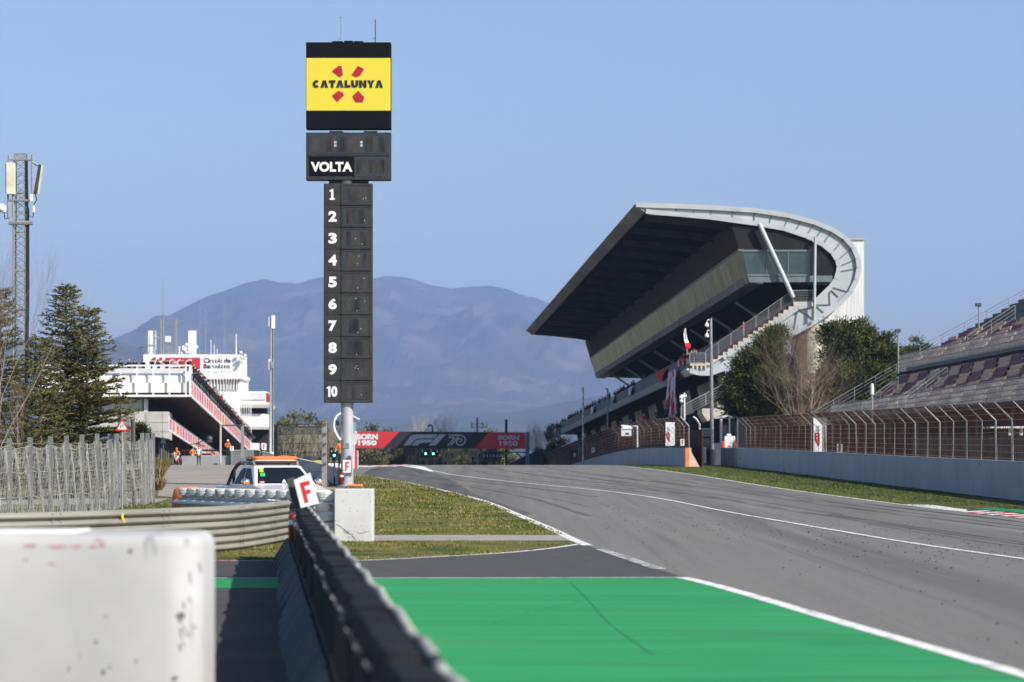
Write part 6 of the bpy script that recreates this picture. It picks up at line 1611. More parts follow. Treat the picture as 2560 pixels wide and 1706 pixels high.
wsn = window(0, [(.05, .10), (.95, .10), (.93, .84), (.88, .90), (.12, .90), (.07, .84)], 'windscreen')
for u, v, w_, h_, m_, nm in ((.10, .66, .075, .13, mat('lime sticker', (.40, .75, .03), .5), 'sticker'), (.11, .46, .085, .15, mat('green sticker', (.05, .65, .15), .5), 'sticker'), (.12, .52, .06, .06, mat('teal sticker', (.05, .55, .45), .5), 'sticker'), (.09, .12, .07, .08, mat('pink sticker', (.65, .25, .25), .5), 'sticker'), (.09, .82, .10, .05, mat('cream sticker', (.65, .63, .45), .5), 'sticker')):
    window(0, [(u, v), (u + w_, v), (u + w_, v + h_), (u, v + h_)], nm, .012, m_, wsn)
mb = MB(); p = quadpt(0, .45, .13, .02); mb.prism([p, p + Vector((.12, 0, 0)), p + Vector((.06, .03, .09))], (0, -.01, 0)); kpart('dash_paper', mb, M['clad_g'], parent=wsn)
for i, flip in ((3, False), (1, True)):
    f = (lambda L_: [(1 - u, v) for u, v in L_][::-1]) if flip else (lambda L_: L_)
    # face 3 runs from rear (u=0) to front (u=1)
    window(i, f([(.05, .06), (.45, .06), (.45, .86), (.22, .86), (.12, .70)]), 'rear_side_window', .006, M['car_s']); window(i, f([(.49, .06), (.93, .06), (.80, .80), (.74, .86), (.49, .86)]), 'front_side_window', .006, M['car_s'])
for s_ in (-1, 1):
    mb = MB(); mb.tube([(s_ * .60, -.30, zt_ - .01), (s_ * .63, -.20, zt_ + .085), (s_ * .63, .55, zt_ + .09), (s_ * .61, .70, zt_)], .038, 8); kpart('roof_rail', mb, M['steel'], smooth=True)
    mm = MB(); mm.ball((s_ * 1.03, -.88, 1.37), .115, 12, 8, sc=(1.1, 1, .8)); o = kpart('door_mirror', mm, M['chrome'], smooth=True)
    mm = MB(); mm.box((s_ * 1.03, -.975, 1.335), (.16, .05, .07)); kpart('indicator', mm, M['amber'], .01, parent=o); mm = MB(); mm.bar((s_ * .86, -.92, 1.33), (s_ * .98, -.90, 1.34), .06, .05); kpart('mirror_arm', mm, M['black'], parent=o)
    mm = MB(); mm.box((s_ * .70, -2.55, .88), (.42, .12, .18), R=Matrix.Rotation(s_ * .25, 3, 'Z')); kpart('headlight', mm, mat('headlight glass', (.5, .52, .55), .08) if s_ < 0 else bpy.data.materials['headlight glass'], .03)
    mm = MB(); mm.box((s_ * .80, 2.61, .95), (.12, .04, .30)); kpart('tail_light', mm, M['red'], .01)
    for y in (-1.62, 1.62):
        mm = MB(); R = Matrix.Rotation(rad(90), 3, 'Y'); mm.lathe([(.20, -.12), (.34, -.12), (.38, -.08), (.38, .08), (.34, .12), (.20, .12)], 24, (s_ * .80, y, .38), R=R); wh = kpart('wheel', mm, M['black'], smooth=True)
        mm = MB(); mm.lathe([(.21, -.10), (.24, .125 * s_ if s_ > 0 else .1), (.08, .11), (.02, .12)], 12, (s_ * .80, y, .38), R=R); kpart('rim', mm, M['steel'], parent=wh)
    mb = MB(); mb.tube([(s_ * .62, 1.12, zt_ + .06), (s_ * .70, 1.15, zt_), (s_ * .78, 1.30, 1.62), (s_ * .82, 1.72, 1.22)], .05, 10); mb.tube([(s_ * .76, 1.2, 1.7), (s_ * .80, 1.18, 1.22)], .045, 8); kpart('roll_bar_leg', mb, M['black'], smooth=True)
mb = MB(); mb.tube([(-.62, 1.12, zt_ + .06), (.62, 1.12, zt_ + .06)], .05, 10); kpart('roll_bar', mb, M['black'], smooth=True)
mb = MB(); mb.bx(-.55, .55, -2.68, -2.58, .66, .98); kpart('grille', mb, M['steel_d'], .02); mb = MB(); mb.bx(-.90, .90, -2.75, -2.5, .40, .60); kpart('bumper', mb, M['steel_d'], .04)
mb = MB(); mb.bx(-.78, .78, 1.1, 2.55, 1.245, 1.26); kpart('bed_cover', mb, mat('pale blue bed cover', (.42, .48, .62), .5), .004)
mb = MB(); mb.box((-.4, 2.2, 1.30), (.25, .16, .08), .4); kpart('red_strap', mb, M['red'], .02)
lbz = zt_ + .17
mb = MB(); mb.bx(-.50, .50, -.30, .02, zt_ + .07, zt_ + .11); mb.bx(-.42, -.34, -.25, -.05, zt_ - .01, zt_ + .08); mb.bx(.34, .42, -.25, -.05, zt_ - .01, zt_ + .08); mb.tube([(-.78, -.1, lbz + .01), (-.62, -.1, lbz + .01)], .055, 8); lbk = kpart('light_bar_mount', mb, M['black'])
def lens(z0, z1, m, name, w0, w1):
    o_ = []
    for hw_, hy, z in ((w0, .13, z0), (w1, .155, (z0 + z1) / 2), (w0 * .97, .11, z1)): o_.append([(hw_ * .99 * c, -.14 + hy * s_, z) for c, s_ in ((-1, -.3), (-.9, -.85), (-.8, -1), (.8, -1), (.9, -.85), (1, -.3), (1, .3), (.9, .85), (.8, 1), (-.8, 1), (-.9, .85), (-1, .3))])
    mb = MB(); n = 12; mb.v = [q for r in o_ for q in r]; mb.f = [(j * n + i, j * n + (i + 1) % n, (j + 1) * n + (i + 1) % n, (j + 1) * n + i) for j in range(2) for i in range(n)] + [tuple(range(n - 1, -1, -1)), tuple(range(2 * n, 3 * n))]; mb.m = [0] * len(mb.f); return kpart(name, mb, m, .008)
lens(zt_ + .11, zt_ + .165, M['clear'], 'light_bar_lower_lens', .60, .63); lens(zt_ + .167, zt_ + .25, M['amber'], 'light_bar', .64, .64)
mb = MB(); mb.bx(-.5, .5, -.25, .5, zt_ + .002, zt_ + .02); kpart('sunroof', mb, mat('brown tinted sunroof', (.07, .05, .045), .2), .01)
# ------------------------------------------------------------------ people
SKIN = mat('skin', (.50, .30, .21), .6, .05, 5)
HAIRS = {'dark': mat('dark hair', (.02, .016, .013), .7), 'brown': mat('brown hair', (.10, .06, .035), .7), 'grey': mat('grey hair', (.35, .34, .33), .7), 'helmet': mat('white helmet', (.80, .80, .78), .35), 'cap': mat('dark cap', (.03, .035, .05), .7), 'orange': mat('orange hood', (.70, .16, .03), .7)}
CLOTH = {}
def cl(n, c):
    if n not in CLOTH: CLOTH[n] = mat(n + ' clothing', c, .85, .18, 6)
    return CLOTH[n]
for n_, c_ in (('black', (.014, .014, .018)), ('navy', (.02, .028, .06)), ('red', (.42, .025, .03)), ('grey', (.16, .165, .18)), ('pale', (.45, .47, .50)), ('orange', (.72, .17, .03)), ('blue and white', (.28, .40, .62)), ('olive', (.06, .065, .035)), ('white', (.65, .65, .66)), ('denim', (.10, .16, .28)), ('charcoal', (.035, .036, .04))): cl(n_, c_)
cl('x', (0, 0, 0)); layer(CLOTH['blue and white'], (.68, .68, .70), 5, .48, .54, seed=4); 
def pose_joints(pose):
    J = dict(pel=(0, 0, .95), sp=(0, .01, 1.14), ch=(0, 0, 1.36), nk=(0, 0, 1.50), h1=(0, -.02, 1.585), h2=(0, -.015, 1.69))
    def arms(sh, el, wr, hd):
        for s, q in ((-1, 'l'), (1, 'r')):
            for nm, p in (('sh', sh), ('el', el), ('wr', wr), ('hd', hd)): J[q + nm] = (p[0] * s, p[1], p[2])
    arms((.19, 0, 1.42), (.25, .03, 1.15), (.24, -.06, .92), (.23, -.09, .83))
    for s, q in ((-1, 'l'), (1, 'r')):
        J[q + 'hp'] = (.10 * s, 0, .90); J[q + 'kn'] = (.11 * s, -.02, .50); J[q + 'an'] = (.12 * s, .02, .09); J[q + 'to'] = (.14 * s, -.15, .045)
    if pose == 'lean':
        for k, dy, dz in (('sp', -.05, -.02), ('ch', -.16, -.05), ('nk', -.22, -.06), ('h1', -.27, -.07), ('h2', -.28, -.07)): x, y, z = J[k]; J[k] = (x, y + dy, z + dz)
        arms((.19, -.17, 1.36), (.27, -.26, 1.12), (.13, -.46, 1.08), (.06, -.50, 1.07))
    elif pose == 'photo':
        arms((.19, -.02, 1.42), (.24, -.20, 1.26), (.10, -.27, 1.54), (.06, -.25, 1.62))
    elif pose == 'crossed':
        arms((.19, 0, 1.42), (.25, -.06, 1.15), (.05, -.20, 1.18), (-.04, -.20, 1.19))
    elif pose == 'hips':
        arms((.19, 0, 1.42), (.34, .06, 1.18), (.20, -.03, 1.02), (.14, -.06, 1.0))
    elif pose == 'bend':
        for k, y, z in (('sp', -.14, 1.06), ('ch', -.38, 1.10), ('nk', -.50, 1.06), ('h1', -.58, 1.02), ('h2', -.67, .98)): J[k] = (0, y, z)
        arms((.18, -.40, 1.08), (.20, -.45, .80), (.14, -.48, .56), (.12, -.50, .47))
    elif pose == 'sit':
        for k in ('pel', 'sp', 'ch', 'nk', 'h1', 'h2'): x, y, z = J[k]; J[k] = (x, y, z - .43)
        arms((.19, 0, .99), (.24, -.10, .74), (.14, -.30, .62), (.11, -.38, .60))
        for s, q in ((-1, 'l'), (1, 'r')): J[q + 'hp'] = (.10 * s, -.02, .50); J[q + 'kn'] = (.12 * s, -.44, .52); J[q + 'an'] = (.12 * s, -.42, .09); J[q + 'to'] = (.13 * s, -.58, .045)
    elif pose == 'ride':
        for k, y in (('sp', -.08), ('ch', -.20), ('nk', -.27), ('h1', -.31), ('h2', -.32)): x, _, z = J[k]; J[k] = (x, y, z - .17)
        J['pel'] = (0, 0, .80)
        arms((.20, -.20, 1.24), (.32, -.36, 1.04), (.30, -.56, .98), (.30, -.62, .98))
        for s, q in ((-1, 'l'), (1, 'r')): J[q + 'hp'] = (.13 * s, 0, .78); J[q + 'kn'] = (.24 * s, -.30, .60); J[q + 'an'] = (.24 * s, -.10, .20); J[q + 'to'] = (.26 * s, -.26, .12)
    return J
RAD = dict(pel=.145, sp=.135, ch=.155, nk=.058, h1=.082, h2=.088, sh=.075, el=.052, wr=.034, hd=.036, hp=.095, kn=.066, an=.046, to=.042)
BONES = [('pel', 'sp', 'top'), ('sp', 'ch', 'top'), ('ch', 'nk', 'top'), ('nk', 'h1', 'skin'), ('h1', 'h2', 'skin')]
for q in 'lr': BONES += [('ch', q + 'sh', 'top'), (q + 'sh', q + 'el', 'top'), (q + 'el', q + 'wr', 'top'), (q + 'wr', q + 'hd', 'skin'), ('pel', q + 'hp', 'leg'), (q + 'hp', q + 'kn', 'leg'), (q + 'kn', q + 'an', 'leg'), (q + 'an', q + 'to', 'shoe')]
BODY = {}
def body_mesh(pose, fingers):
    if (pose, fingers) in BODY: return BODY[(pose, fingers)]
    J = pose_joints(pose); names = list(J); idx = {k: i for i, k in enumerate(names)}
    vs = [J[k] for k in names]; rs = [RAD[k if k in RAD else k[1:]] for k in names]; es = [(idx[a], idx[b]) for a, b, _ in BONES]; seg = [(J[a], J[b], r) for a, b, r in BONES]
    if fingers:
        for q, s in (('l', -1), ('r', 1)):
            h = Vector(J[q + 'hd']); wv = Vector(J[q + 'wr']); d = (h - wv).normalized(); sd = d.cross(Vector((s, .3, 0))).normalized()
            for i in range(4):
                off = sd * (.022 * (i - 1.5)); L_ = (.062, .074, .070, .054)[i]
                a = len(vs); p1 = h + off + d * .035; p2 = p1 + d * L_ * .6 + Vector((-s * .01, 0, 0)); p3 = p2 + d * L_ * .4 + Vector((-s * .02, 0, 0))
                vs += [tuple(p1), tuple(p2), tuple(p3)]; rs += [.010, .009, .008]; es += [(idx[q + 'hd'], a), (a, a + 1), (a + 1, a + 2)]; seg += [(tuple(p1), tuple(p3), 'skin')]
            a = len(vs); p1 = h.lerp(wv, .3) + sd * -.045; p2 = p1 + d * .04 - sd * .02
            vs += [tuple(p1), tuple(p2)]; rs += [.012, .010]; es += [(idx[q + 'wr'], a), (a, a + 1)]; seg += [(tuple(p1), tuple(p2), 'skin')]
    # nose
    hh = Vector(J['h1']).lerp(Vector(J['h2']), .35); a = len(vs); vs.append((hh.x, hh.y - .105, hh.z)); rs.append(.016); es.append((idx['h1'], a)); seg.append((tuple(hh), vs[-1], 'skin'))
    me = bpy.data.meshes.new('body'); me.from_pydata(vs, es, []); o = bpy.data.objects.new('body', me); COL.objects.link(o)
    sk = o.modifiers.new('skin', 'SKIN'); sk.use_smooth_shade = True
    for i, r in enumerate(rs): me.skin_vertices[0].data[i].radius = (r, r * (.78 if i in (idx['pel'], idx['sp'], idx['ch']) else 1))
    for i in range(len(vs)): me.skin_vertices[0].data[i].use_root = (i == idx['pel'])
    sb = o.modifiers.new('sub', 'SUBSURF'); sb.levels = 1; sb.render_levels = 1
    dg = bpy.context.evaluated_depsgraph_get(); out = bpy.data.meshes.new_from_object(o.evaluated_get(dg), depsgraph=dg)
    bpy.data.objects.remove(o); bpy.data.meshes.remove(me)
    out.materials.clear()
    R = {'skin': 0, 'top': 1, 'leg': 2, 'shoe': 3}
    for p in out.polygons:
        c = p.center; best = (9, 'top')
        for a_, b_, r_ in seg:
            a_, b_ = Vector(a_), Vector(b_); ab = b_ - a_; t_ = max(0, min(1, (c - a_).dot(ab) / max(ab.dot(ab), 1e-9))); d_ = (c - (a_ + ab * t_)).length
            if d_ < best[0]: best = (d_, r_)
        p.material_index = R[best[1]]; p.use_smooth = True
    for m_ in (SKIN, CLOTH['black'], CLOTH['black'], M['black']): out.materials.append(m_)
    BODY[(pose, fingers)] = out
    return out
HAIR_ME = {}
def person(label, loc, pose='stand', top='black', leg='black', hair='dark', rz=0.0, group=None, fingers=False, scale=1.0, extra=None):
    me = body_mesh(pose, fingers)
    o = bpy.data.objects.new('person', me); COL.objects.link(o)
    o.location = loc; o.rotation_euler = (0, 0, rz); o.scale = (scale,) * 3
    for i, m_ in ((1, CLOTH[top]), (2, CLOTH[leg])): o.material_slots[i].link = 'OBJECT'; o.material_slots[i].material = m_
    tag(o, label, 'person', group)
    J = pose_joints(pose); a, b = Vector(J['h1']), Vector(J['h2']); d = (b - a).normalized(); big = hair in ('helmet', 'orange', 'cap')
    k = (pose, hair)
    if k not in HAIR_ME:
        mb = MB(); c = b + Vector((0, .012, 0)) + d * .005; rr = .118 if big else .104
        n = 12; prof = [(rr * math.cos(t), rr * math.sin(t)) for t in (-.35, 0, .3, .6, .9, 1.2, 1.5)]
        R_m = d.to_track_quat('Z', 'Y').to_matrix()
        mb.lathe([(max(r, .001), z) for r, z in prof], n, c, R=R_m)
        if hair == 'cap': mb.box(c + Vector((0, -.13, .0)), (.13, .12, .015))
        h = mb.build('helmet' if hair == 'helmet' else 'hood' if hair == 'orange' else 'cap' if hair == 'cap' else 'hair', HAIRS[hair], None, smooth=True); HAIR_ME[k] = h.data; nm = h.name; bpy.data.objects.remove(h)
    h = bpy.data.objects.new('helmet' if hair == 'helmet' else 'hood' if hair == 'orange' else 'cap' if hair == 'cap' else 'hair', HAIR_ME[k]); COL.objects.link(h); h.parent = o
    return o
def on_px(px, py, Y): return P(px, py, Y)
# the marshals at the end of the pit lane
gz = 268
def foot(px, Y): return Vector((PX(px, Y), Y, zg(Y)))
person('person in blue and white top and black trousers standing before the grey pit wall', foot(497, 266), 'hips', 'blue and white', 'black', 'brown', rad(8), fingers=True, scale=1.02)
person('person in dark clothes with pale shoulders bending over beside the motorbike', foot(428, 264), 'bend', 'pale', 'black', 'dark', rad(70), fingers=True)
person('person in orange suit and red helmet sitting on the parked motorbike', Vector((PX(444, 266), 266, zg(266))), 'ride', 'orange', 'black', 'orange', rad(-10), fingers=True)
mbk = thing('motorbike', 'red and white motorbike parked at the end of the pit lane', 'motorbike', foot(447, 266), rz=rad(-10))
mb = MB(); R = Matrix.Rotation(rad(90), 3, 'Y')
for y in (-.70, .66): mb = MB(); mb.lathe([(.20, -.05), (.30, -.055), (.32, 0), (.30, .055), (.20, .05)], 20, (0, y, .32), R=R); mb.build('wheel', M['black'], mbk, smooth=True, local=True)
mb = MB(); mb.box((0, -.05, .55), (.24, .8, .35)); mb.tube([(0, -.35, .95), (0, -.70, .32)], .05, 8); mb.tube([(-.32, -.40, 1.0), (.32, -.40, 1.0)], .02, 6); mb.build('frame', M['steel_d'], mbk, local=True, bevel=.04)
mb = MB(); mb.box((0, -.5, .80), (.26, .30, .32), R=Matrix.Rotation(.4, 3, 'X')); mb.box((0, -.72, .62), (.16, .30, .06)); mb.build('front_fairing', M['white'], mbk, local=True, bevel=.05)
mb = MB(); mb.box((.12, -.55, .52), (.06, .22, .45), R=Matrix.Rotation(-.3, 3, 'X')); mb.build('side_panel', M['red'], mbk, local=True, bevel=.02); mb = MB(); mb.box((0, .25, .80), (.24, .6, .10)); mb.build('saddle', M['black'], mbk, local=True, bevel=.04)
# orange crew behind the low wall and the parked race car
for i, (px, Y, pose, rz, lab) in enumerate(((482, 290, 'hips', 30, 'person in orange overalls behind the grey wall, left of the one in blue and white'), (519, 292, 'bend', -60, 'person in orange overalls bending over behind the middle of the low grey wall'), (569, 277, 'lean', 10, 'person in orange overalls and white helmet beside the F sign at the wall'))):
    person(lab, Vector((PX(px, Y), Y, max(zg(Y), .5) + (.15 if i < 2 else .75))), pose, 'orange', 'orange' if i < 2 else 'charcoal', 'helmet' if i == 2 else 'dark', rad(rz))
rc = thing('race_car', 'dark single seater race car with red and white wing behind the low wall', 'race car', Vector((PX(525, 285), 285, zg(285))))
c = Vector((PX(525, 285), 285, zg(285) + .3)); mb = MB()
mb.box(c + Vector((0, 0, .35)), (3.0, .7, .42)); mb.box(c + Vector((-.3, 0, .72)), (.9, .5, .4)); mb.build('body', M['black'], rc, bevel=.12)
mb = MB(); mb.box(c + Vector((-.1, -.55, .62)), (1.7, .1, .22)); mb.build('side_wing', M['sign_red'], rc, bevel=.03); mb = MB(); mb.box(c + Vector((-.1, -.62, .66)), (1.5, .03, .05)); mb.build('white_stripe', M['white'], rc)
for x in (-1.3, 1.4):
    mb = MB(); mb.lathe([(.18, -.18), (.33, -.19), (.34, .19), (.18, .18)], 18, c + Vector((x, -.7, .05)), R=Matrix.Rotation(rad(90), 3, 'X')); mb.build('wheel', M['black'], rc, smooth=True)
mb = MB(); slab(mb, 455, 570, 1124, 1129, 296, .4); slab(mb, 460, 463, 1129, 1165, 296.1, .2); slab(mb, 555, 558, 1129, 1165, 296.1, .2); tag(mb.build('garage_gantry', M['black']), 'long black overhead boom standing across the pit lane behind the low wall', 'gantry')
bm_ = MB().tube([P(512, 1116, 283), P(488, 1110, 283), P(470, 1112, 283)], .05, 6).tube([P(488, 1110, 283), P(512, 1101, 283)], .05, 6).build('boom_arm', M['steel_d']); tag(bm_, 'thin dark boom arm reaching across in front of the lower pit banner', 'boom')
tag(MB().ball(P(524, 1098, 282), .35, 10, 6).lathe([(.2, -.3), (.36, -.1), (.1, .3)], 10, P(523, 1102, 282)).build('round_mirror', M['steel_d'], None, smooth=True), 'round dark mirror on a bracket before the lower pit banner', 'mirror')
# marshal behind the pit exit light
person('person in orange vest partly hidden by the tower pole next to the green light', Vector((PX(853, 154), 154, zg(154) + .78)), 'hips', 'orange', 'black', 'brown', rad(20))
person('person in dark jacket and white helmet standing behind the far grey wall', Vector((PX(1609, 300), 300, PZ(1104, 300) - 1.78)), 'stand', 'navy', 'black', 'helmet', rad(0))
tag(MB().bx(PX(846, 154.3), PX(872, 154.3), 153.6, 154.9, zg(154) - .05, zg(154) + .78).build('marshal_step', M['steel']), 'grey marshal step platform behind the tower pole', 'platform')
# spectators leaning on the terrace rail of the pit building
row = [(303, 'black', 'lean', 'cap'), (323, 'black', 'lean', 'grey'), (339, 'navy', 'lean', 'dark'), (359, 'black', 'lean', 'brown'), (380.5, 'black', 'photo', 'dark'), (396.5, 'navy', 'lean', 'dark'), (417, 'charcoal', 'photo', 'dark'), (437, 'pale', 'photo', 'brown'), (454.5, 'red', 'photo', 'dark'), (472, 'charcoal', 'photo', 'grey')]
names_ = ('half hidden by the conifer tip', 'with white hair beside the conifer tip', 'in navy, third from the left along the rail', 'with red scarf leaning wide on the rail', 'in black and red holding a camera before the checkered squares', 'in navy with head low before the checkered squares', 'in charcoal with camera left of the white emblem curves', 'in pale grey jacket taking a picture before the emblem', 'in bright red jacket taking a picture at the terrace rail', 'in charcoal and grey hair at the terrace corner')
for (px, t_, po, ha), nm in zip(row, names_):
    top_y = 897.5 if po == 'photo' else 899.5
    z = PZ(top_y, PY0 + .5) - (1.78 if po == 'photo' else 1.70)
    person('person ' + nm, Vector((PX(px, PY0 + .4), PY0 + .4, z)), po, t_, 'black', ha, rad(random.Random(px).uniform(-15, 15)), 'spectators at the terrace rail')
mb = MB(); 
rg = random.Random(31)
for k in range(46):
    t = 2 + k * 3.2 + rg.uniform(-.8, .8); u = 1185 - rg.uniform(-6, 18)
    p = R_(u, 236 + rg.uniform(-8, 10), t); z = p.z - 1.74
    person('person in the long row of spectators along the pit terrace edge', Vector((p.x, p.y, z)), rg.choice(('lean', 'photo', 'stand')), rg.choice(('black', 'red', 'black', 'charcoal', 'navy', 'pale', 'red')), 'black', rg.choice(('dark', 'brown', 'cap', 'dark')), rad(rg.uniform(40, 100)), 'spectators along the pit terrace edge')
for k in range(14):
    t = 45 + k * 6 + rg.uniform(-1, 1); p = R_(880, 960, t)
    person('person standing in shade on the lower pit deck behind the banner', Vector((p.x, p.y, p.z - 1.35)), rg.choice(('lean', 'stand')), rg.choice(('black', 'charcoal', 'navy', 'red')), 'black', 'dark', rad(80), 'people on the lower pit deck')
# spectators on the main grandstand
for k in range(46):
    t = 60 + k * 2.85 + rg.uniform(-1.0, 1.0)
    if k in (3, 11, 12, 20, 41, 42, 44): continue
    p = Q(988 + rg.uniform(-4, 10), 912 + rg.uniform(-6, 5), t)
    person('person in dark clothes standing along the grandstand balcony parapet', Vector((p.x, p.y, p.z - 1.76)), rg.choice(('stand', 'lean', 'photo')), rg.choice(('black', 'charcoal', 'navy')), 'black', 'dark', rad(rg.uniform(-60, -20)), 'spectators along the balcony')
for k in range(14):
    t = 1.5 + k * .9; u = rg.uniform(985, 1050); p = Q(u, 905 - (u - 985) * .25 + rg.uniform(-10, 8), t)
    person('person in the crowd pressed around the waved flag at the balcony end', Vector((p.x, p.y, p.z - 1.76)), rg.choice(('stand', 'photo', 'lean')), rg.choice(('black', 'olive', 'navy', 'red', 'charcoal')), rg.choice(('denim', 'black')), rg.choice(('dark', 'brown', 'cap')), rad(rg.uniform(-70, 10)), 'spectators around the waved flag')
p = Q(1297, 832, 1.2); person('person in red jacket and jeans climbing the grandstand end stairs', Vector((p.x, p.y, p.z - .1)), 'stand', 'red', 'denim', 'dark', rad(-60))
for k in range(5):
    u, v = ((715, 1300), (790, 1278), (845, 1262), (640, 1335), (580, 1345))[k]; p = Q(u + 40, v, 40 - k * 4)
    person('person in dark clothes on the lower terrace in front of the glass', P(1300 + u / 2.3056, 480 + (v - 26) / 2.3056, 310) - Vector((0, 0, 1.75)), 'stand', ('red' if k == 0 else 'charcoal'), 'black', 'dark', rad(-40), 'people on the lower grandstand terrace')
# ------------------------------------------------------------------ trees
def leaf_mesh(name, C, D, L, W, m, parent=None):
    n = len(C); rng = np.random.default_rng(n)
    D = D / (np.linalg.norm(D, axis=1, keepdims=True) + 1e-9); S = np.cross(D, rng.normal(size=(n, 3))); S = S / (np.linalg.norm(S, axis=1, keepdims=True) + 1e-9)
    L = np.asarray(L).reshape(-1, 1) * np.ones((n, 1)); W = np.asarray(W).reshape(-1, 1) * np.ones((n, 1))
    V = np.stack([C, C + D * L * .5 + S * W, C + D * L, C + D * L * .5 - S * W], 1)
    me = bpy.data.meshes.new(name)
    me.vertices.add(n * 4); me.vertices.foreach_set('co', V.astype(np.float32).ravel())
    me.loops.add(n * 4); me.loops.foreach_set('vertex_index', np.arange(n * 4, dtype=np.int32))
    me.polygons.add(n); me.polygons.foreach_set('loop_start', np.arange(0, n * 4, 4, dtype=np.int32)); me.polygons.foreach_set('loop_total', np.full(n, 4, dtype=np.int32))
    me.update(); me.validate()
    return link_mesh(name, me, m, parent)
def foliage(name, col, col2, isl=.5):
    m = mat(name, col, .75, .3, .5, col2=col2, island=isl, spec=.25)
    return m
M['cedar'] = foliage('cedar needles', (.040, .050, .015), (.135, .125, .036))
M['pine'] = foliage('pine needles', (.022, .038, .012), (.115, .13, .034))
M['pine_far'] = foliage('far evergreen', (.055, .065, .028), (.19, .18, .075))
M['bark'] = mat('grey bark', (.16, .13, .105), .95, .3, 3, stretch=(1, 1, .2))
M['bark_l'] = mat('pale bark', (.34, .29, .24), .95, .2, 2, stretch=(1, 1, .2))
M['twig'] = mat('brown twigs', (.30, .22, .165), .95, .25, 1.5)
def conifer(name, label, base, H, Rm, nbr, seed, trunk_r=.13, dens=1.0, lowest=.06, group=None):
    rng = np.random.default_rng(seed); rg = random.Random(seed)
    t = thing(name, label, 'tree', base, group); b = np.array(base)
    lean = np.array([rng.uniform(-.03, .03), 0, 0])
    mt = MB(); mt.tube([Vector(b + np.array([lean[0] * H * f, 0, H * f])) for f in (0, .3, .6, .85, 1)], [trunk_r, trunk_r * .8, trunk_r * .5, trunk_r * .25, .01], 8)
    C = []; D = []; L = []; W = []
    for i in range(nbr):
        f = lowest + (1 - lowest) * (math.floor(i / 4) * 4 + rng.uniform(0, 3.2)) / nbr; f = min(f, .985)
        Lb = Rm * ((1 - f) ** .85) * rng.uniform(.55, 1.15) + .22
        az = i * 2.399 + rng.uniform(-.5, .5); rise = rng.uniform(-.10, .22) + .35 * f
        o = b + np.array([lean[0] * H * f, 0, H * f]); d = np.array([math.cos(az), math.sin(az), rise])
        npt = max(3, int(Lb / .22)); pts = [o + d * Lb * s + np.array([0, 0, -.20 * Lb * s * s + .16 * Lb * s ** 4]) for s in np.linspace(0, 1, 7)]
        mt.tube([Vector(p) for p in pts], [trunk_r * .28 * (1 - f * .6) * (1 - .85 * k / 6) + .006 for k in range(7)], 5, caps=False)
        for s in np.linspace(.18, 1.0, npt):
            k = s * 6; i0 = min(5, int(k)); p = pts[i0] * (1 - (k - i0)) + pts[i0 + 1] * (k - i0)
            tl = (.16 + .34 * Lb * .5 * (1.1 - s)) * rng.uniform(.7, 1.3)
            for sd in (-1, 1):
                a2 = az + sd * rng.uniform(.5, 1.0); dv = np.array([math.cos(a2), math.sin(a2), rise * .5 + rng.uniform(-.12, .15)])
                nn = max(4, int(tl / .026 * dens)); q = rng.uniform(0, 1, nn)[:, None]
                pos = p + dv * tl * q + rng.normal(0, .03, (nn, 3)) * np.array([1, 1, .45])
                C.append(pos); D.append(dv[None] * .8 + np.array([0, 0, .12]) + rng.normal(0, .42, (nn, 3)) * np.array([1, 1, .5])); L.append(rng.uniform(.12, .25, nn)); W.append(rng.uniform(.016, .032, nn))
    mt.build('trunk', M['bark'], t, smooth=True)
    leaf_mesh('crown', np.concatenate(C), np.concatenate(D), np.concatenate(L), np.concatenate(W), M['cedar'], t)
    return t
CYD = 124.0
conifer('conifer', 'tall cedar with drooping tiers behind the net fence, left trunk of the pair', (PX(172, CYD), CYD, zg(CYD)), PZ(728, CYD), 3.0, 190, 2, dens=1.0)
conifer('conifer', 'shorter cedar grown into the taller one, right trunk of the pair', (PX(212, CYD - .6), CYD - .6, zg(CYD)), PZ(788, CYD), 2.95, 175, 5, dens=1.0)
conifer('conifer', 'dark cedar at the left edge of the photo before the lattice mast', (PX(-8, 118), 118, zg(118)), PZ(735, 118), 2.6, 150, 9, dens=1.0)
conifer('conifer', 'low young cedar between the two taller cedars and the mast', (PX(96, 120), 120, zg(120)), PZ(858, 120), 2.1, 120, 13, dens=1.0)
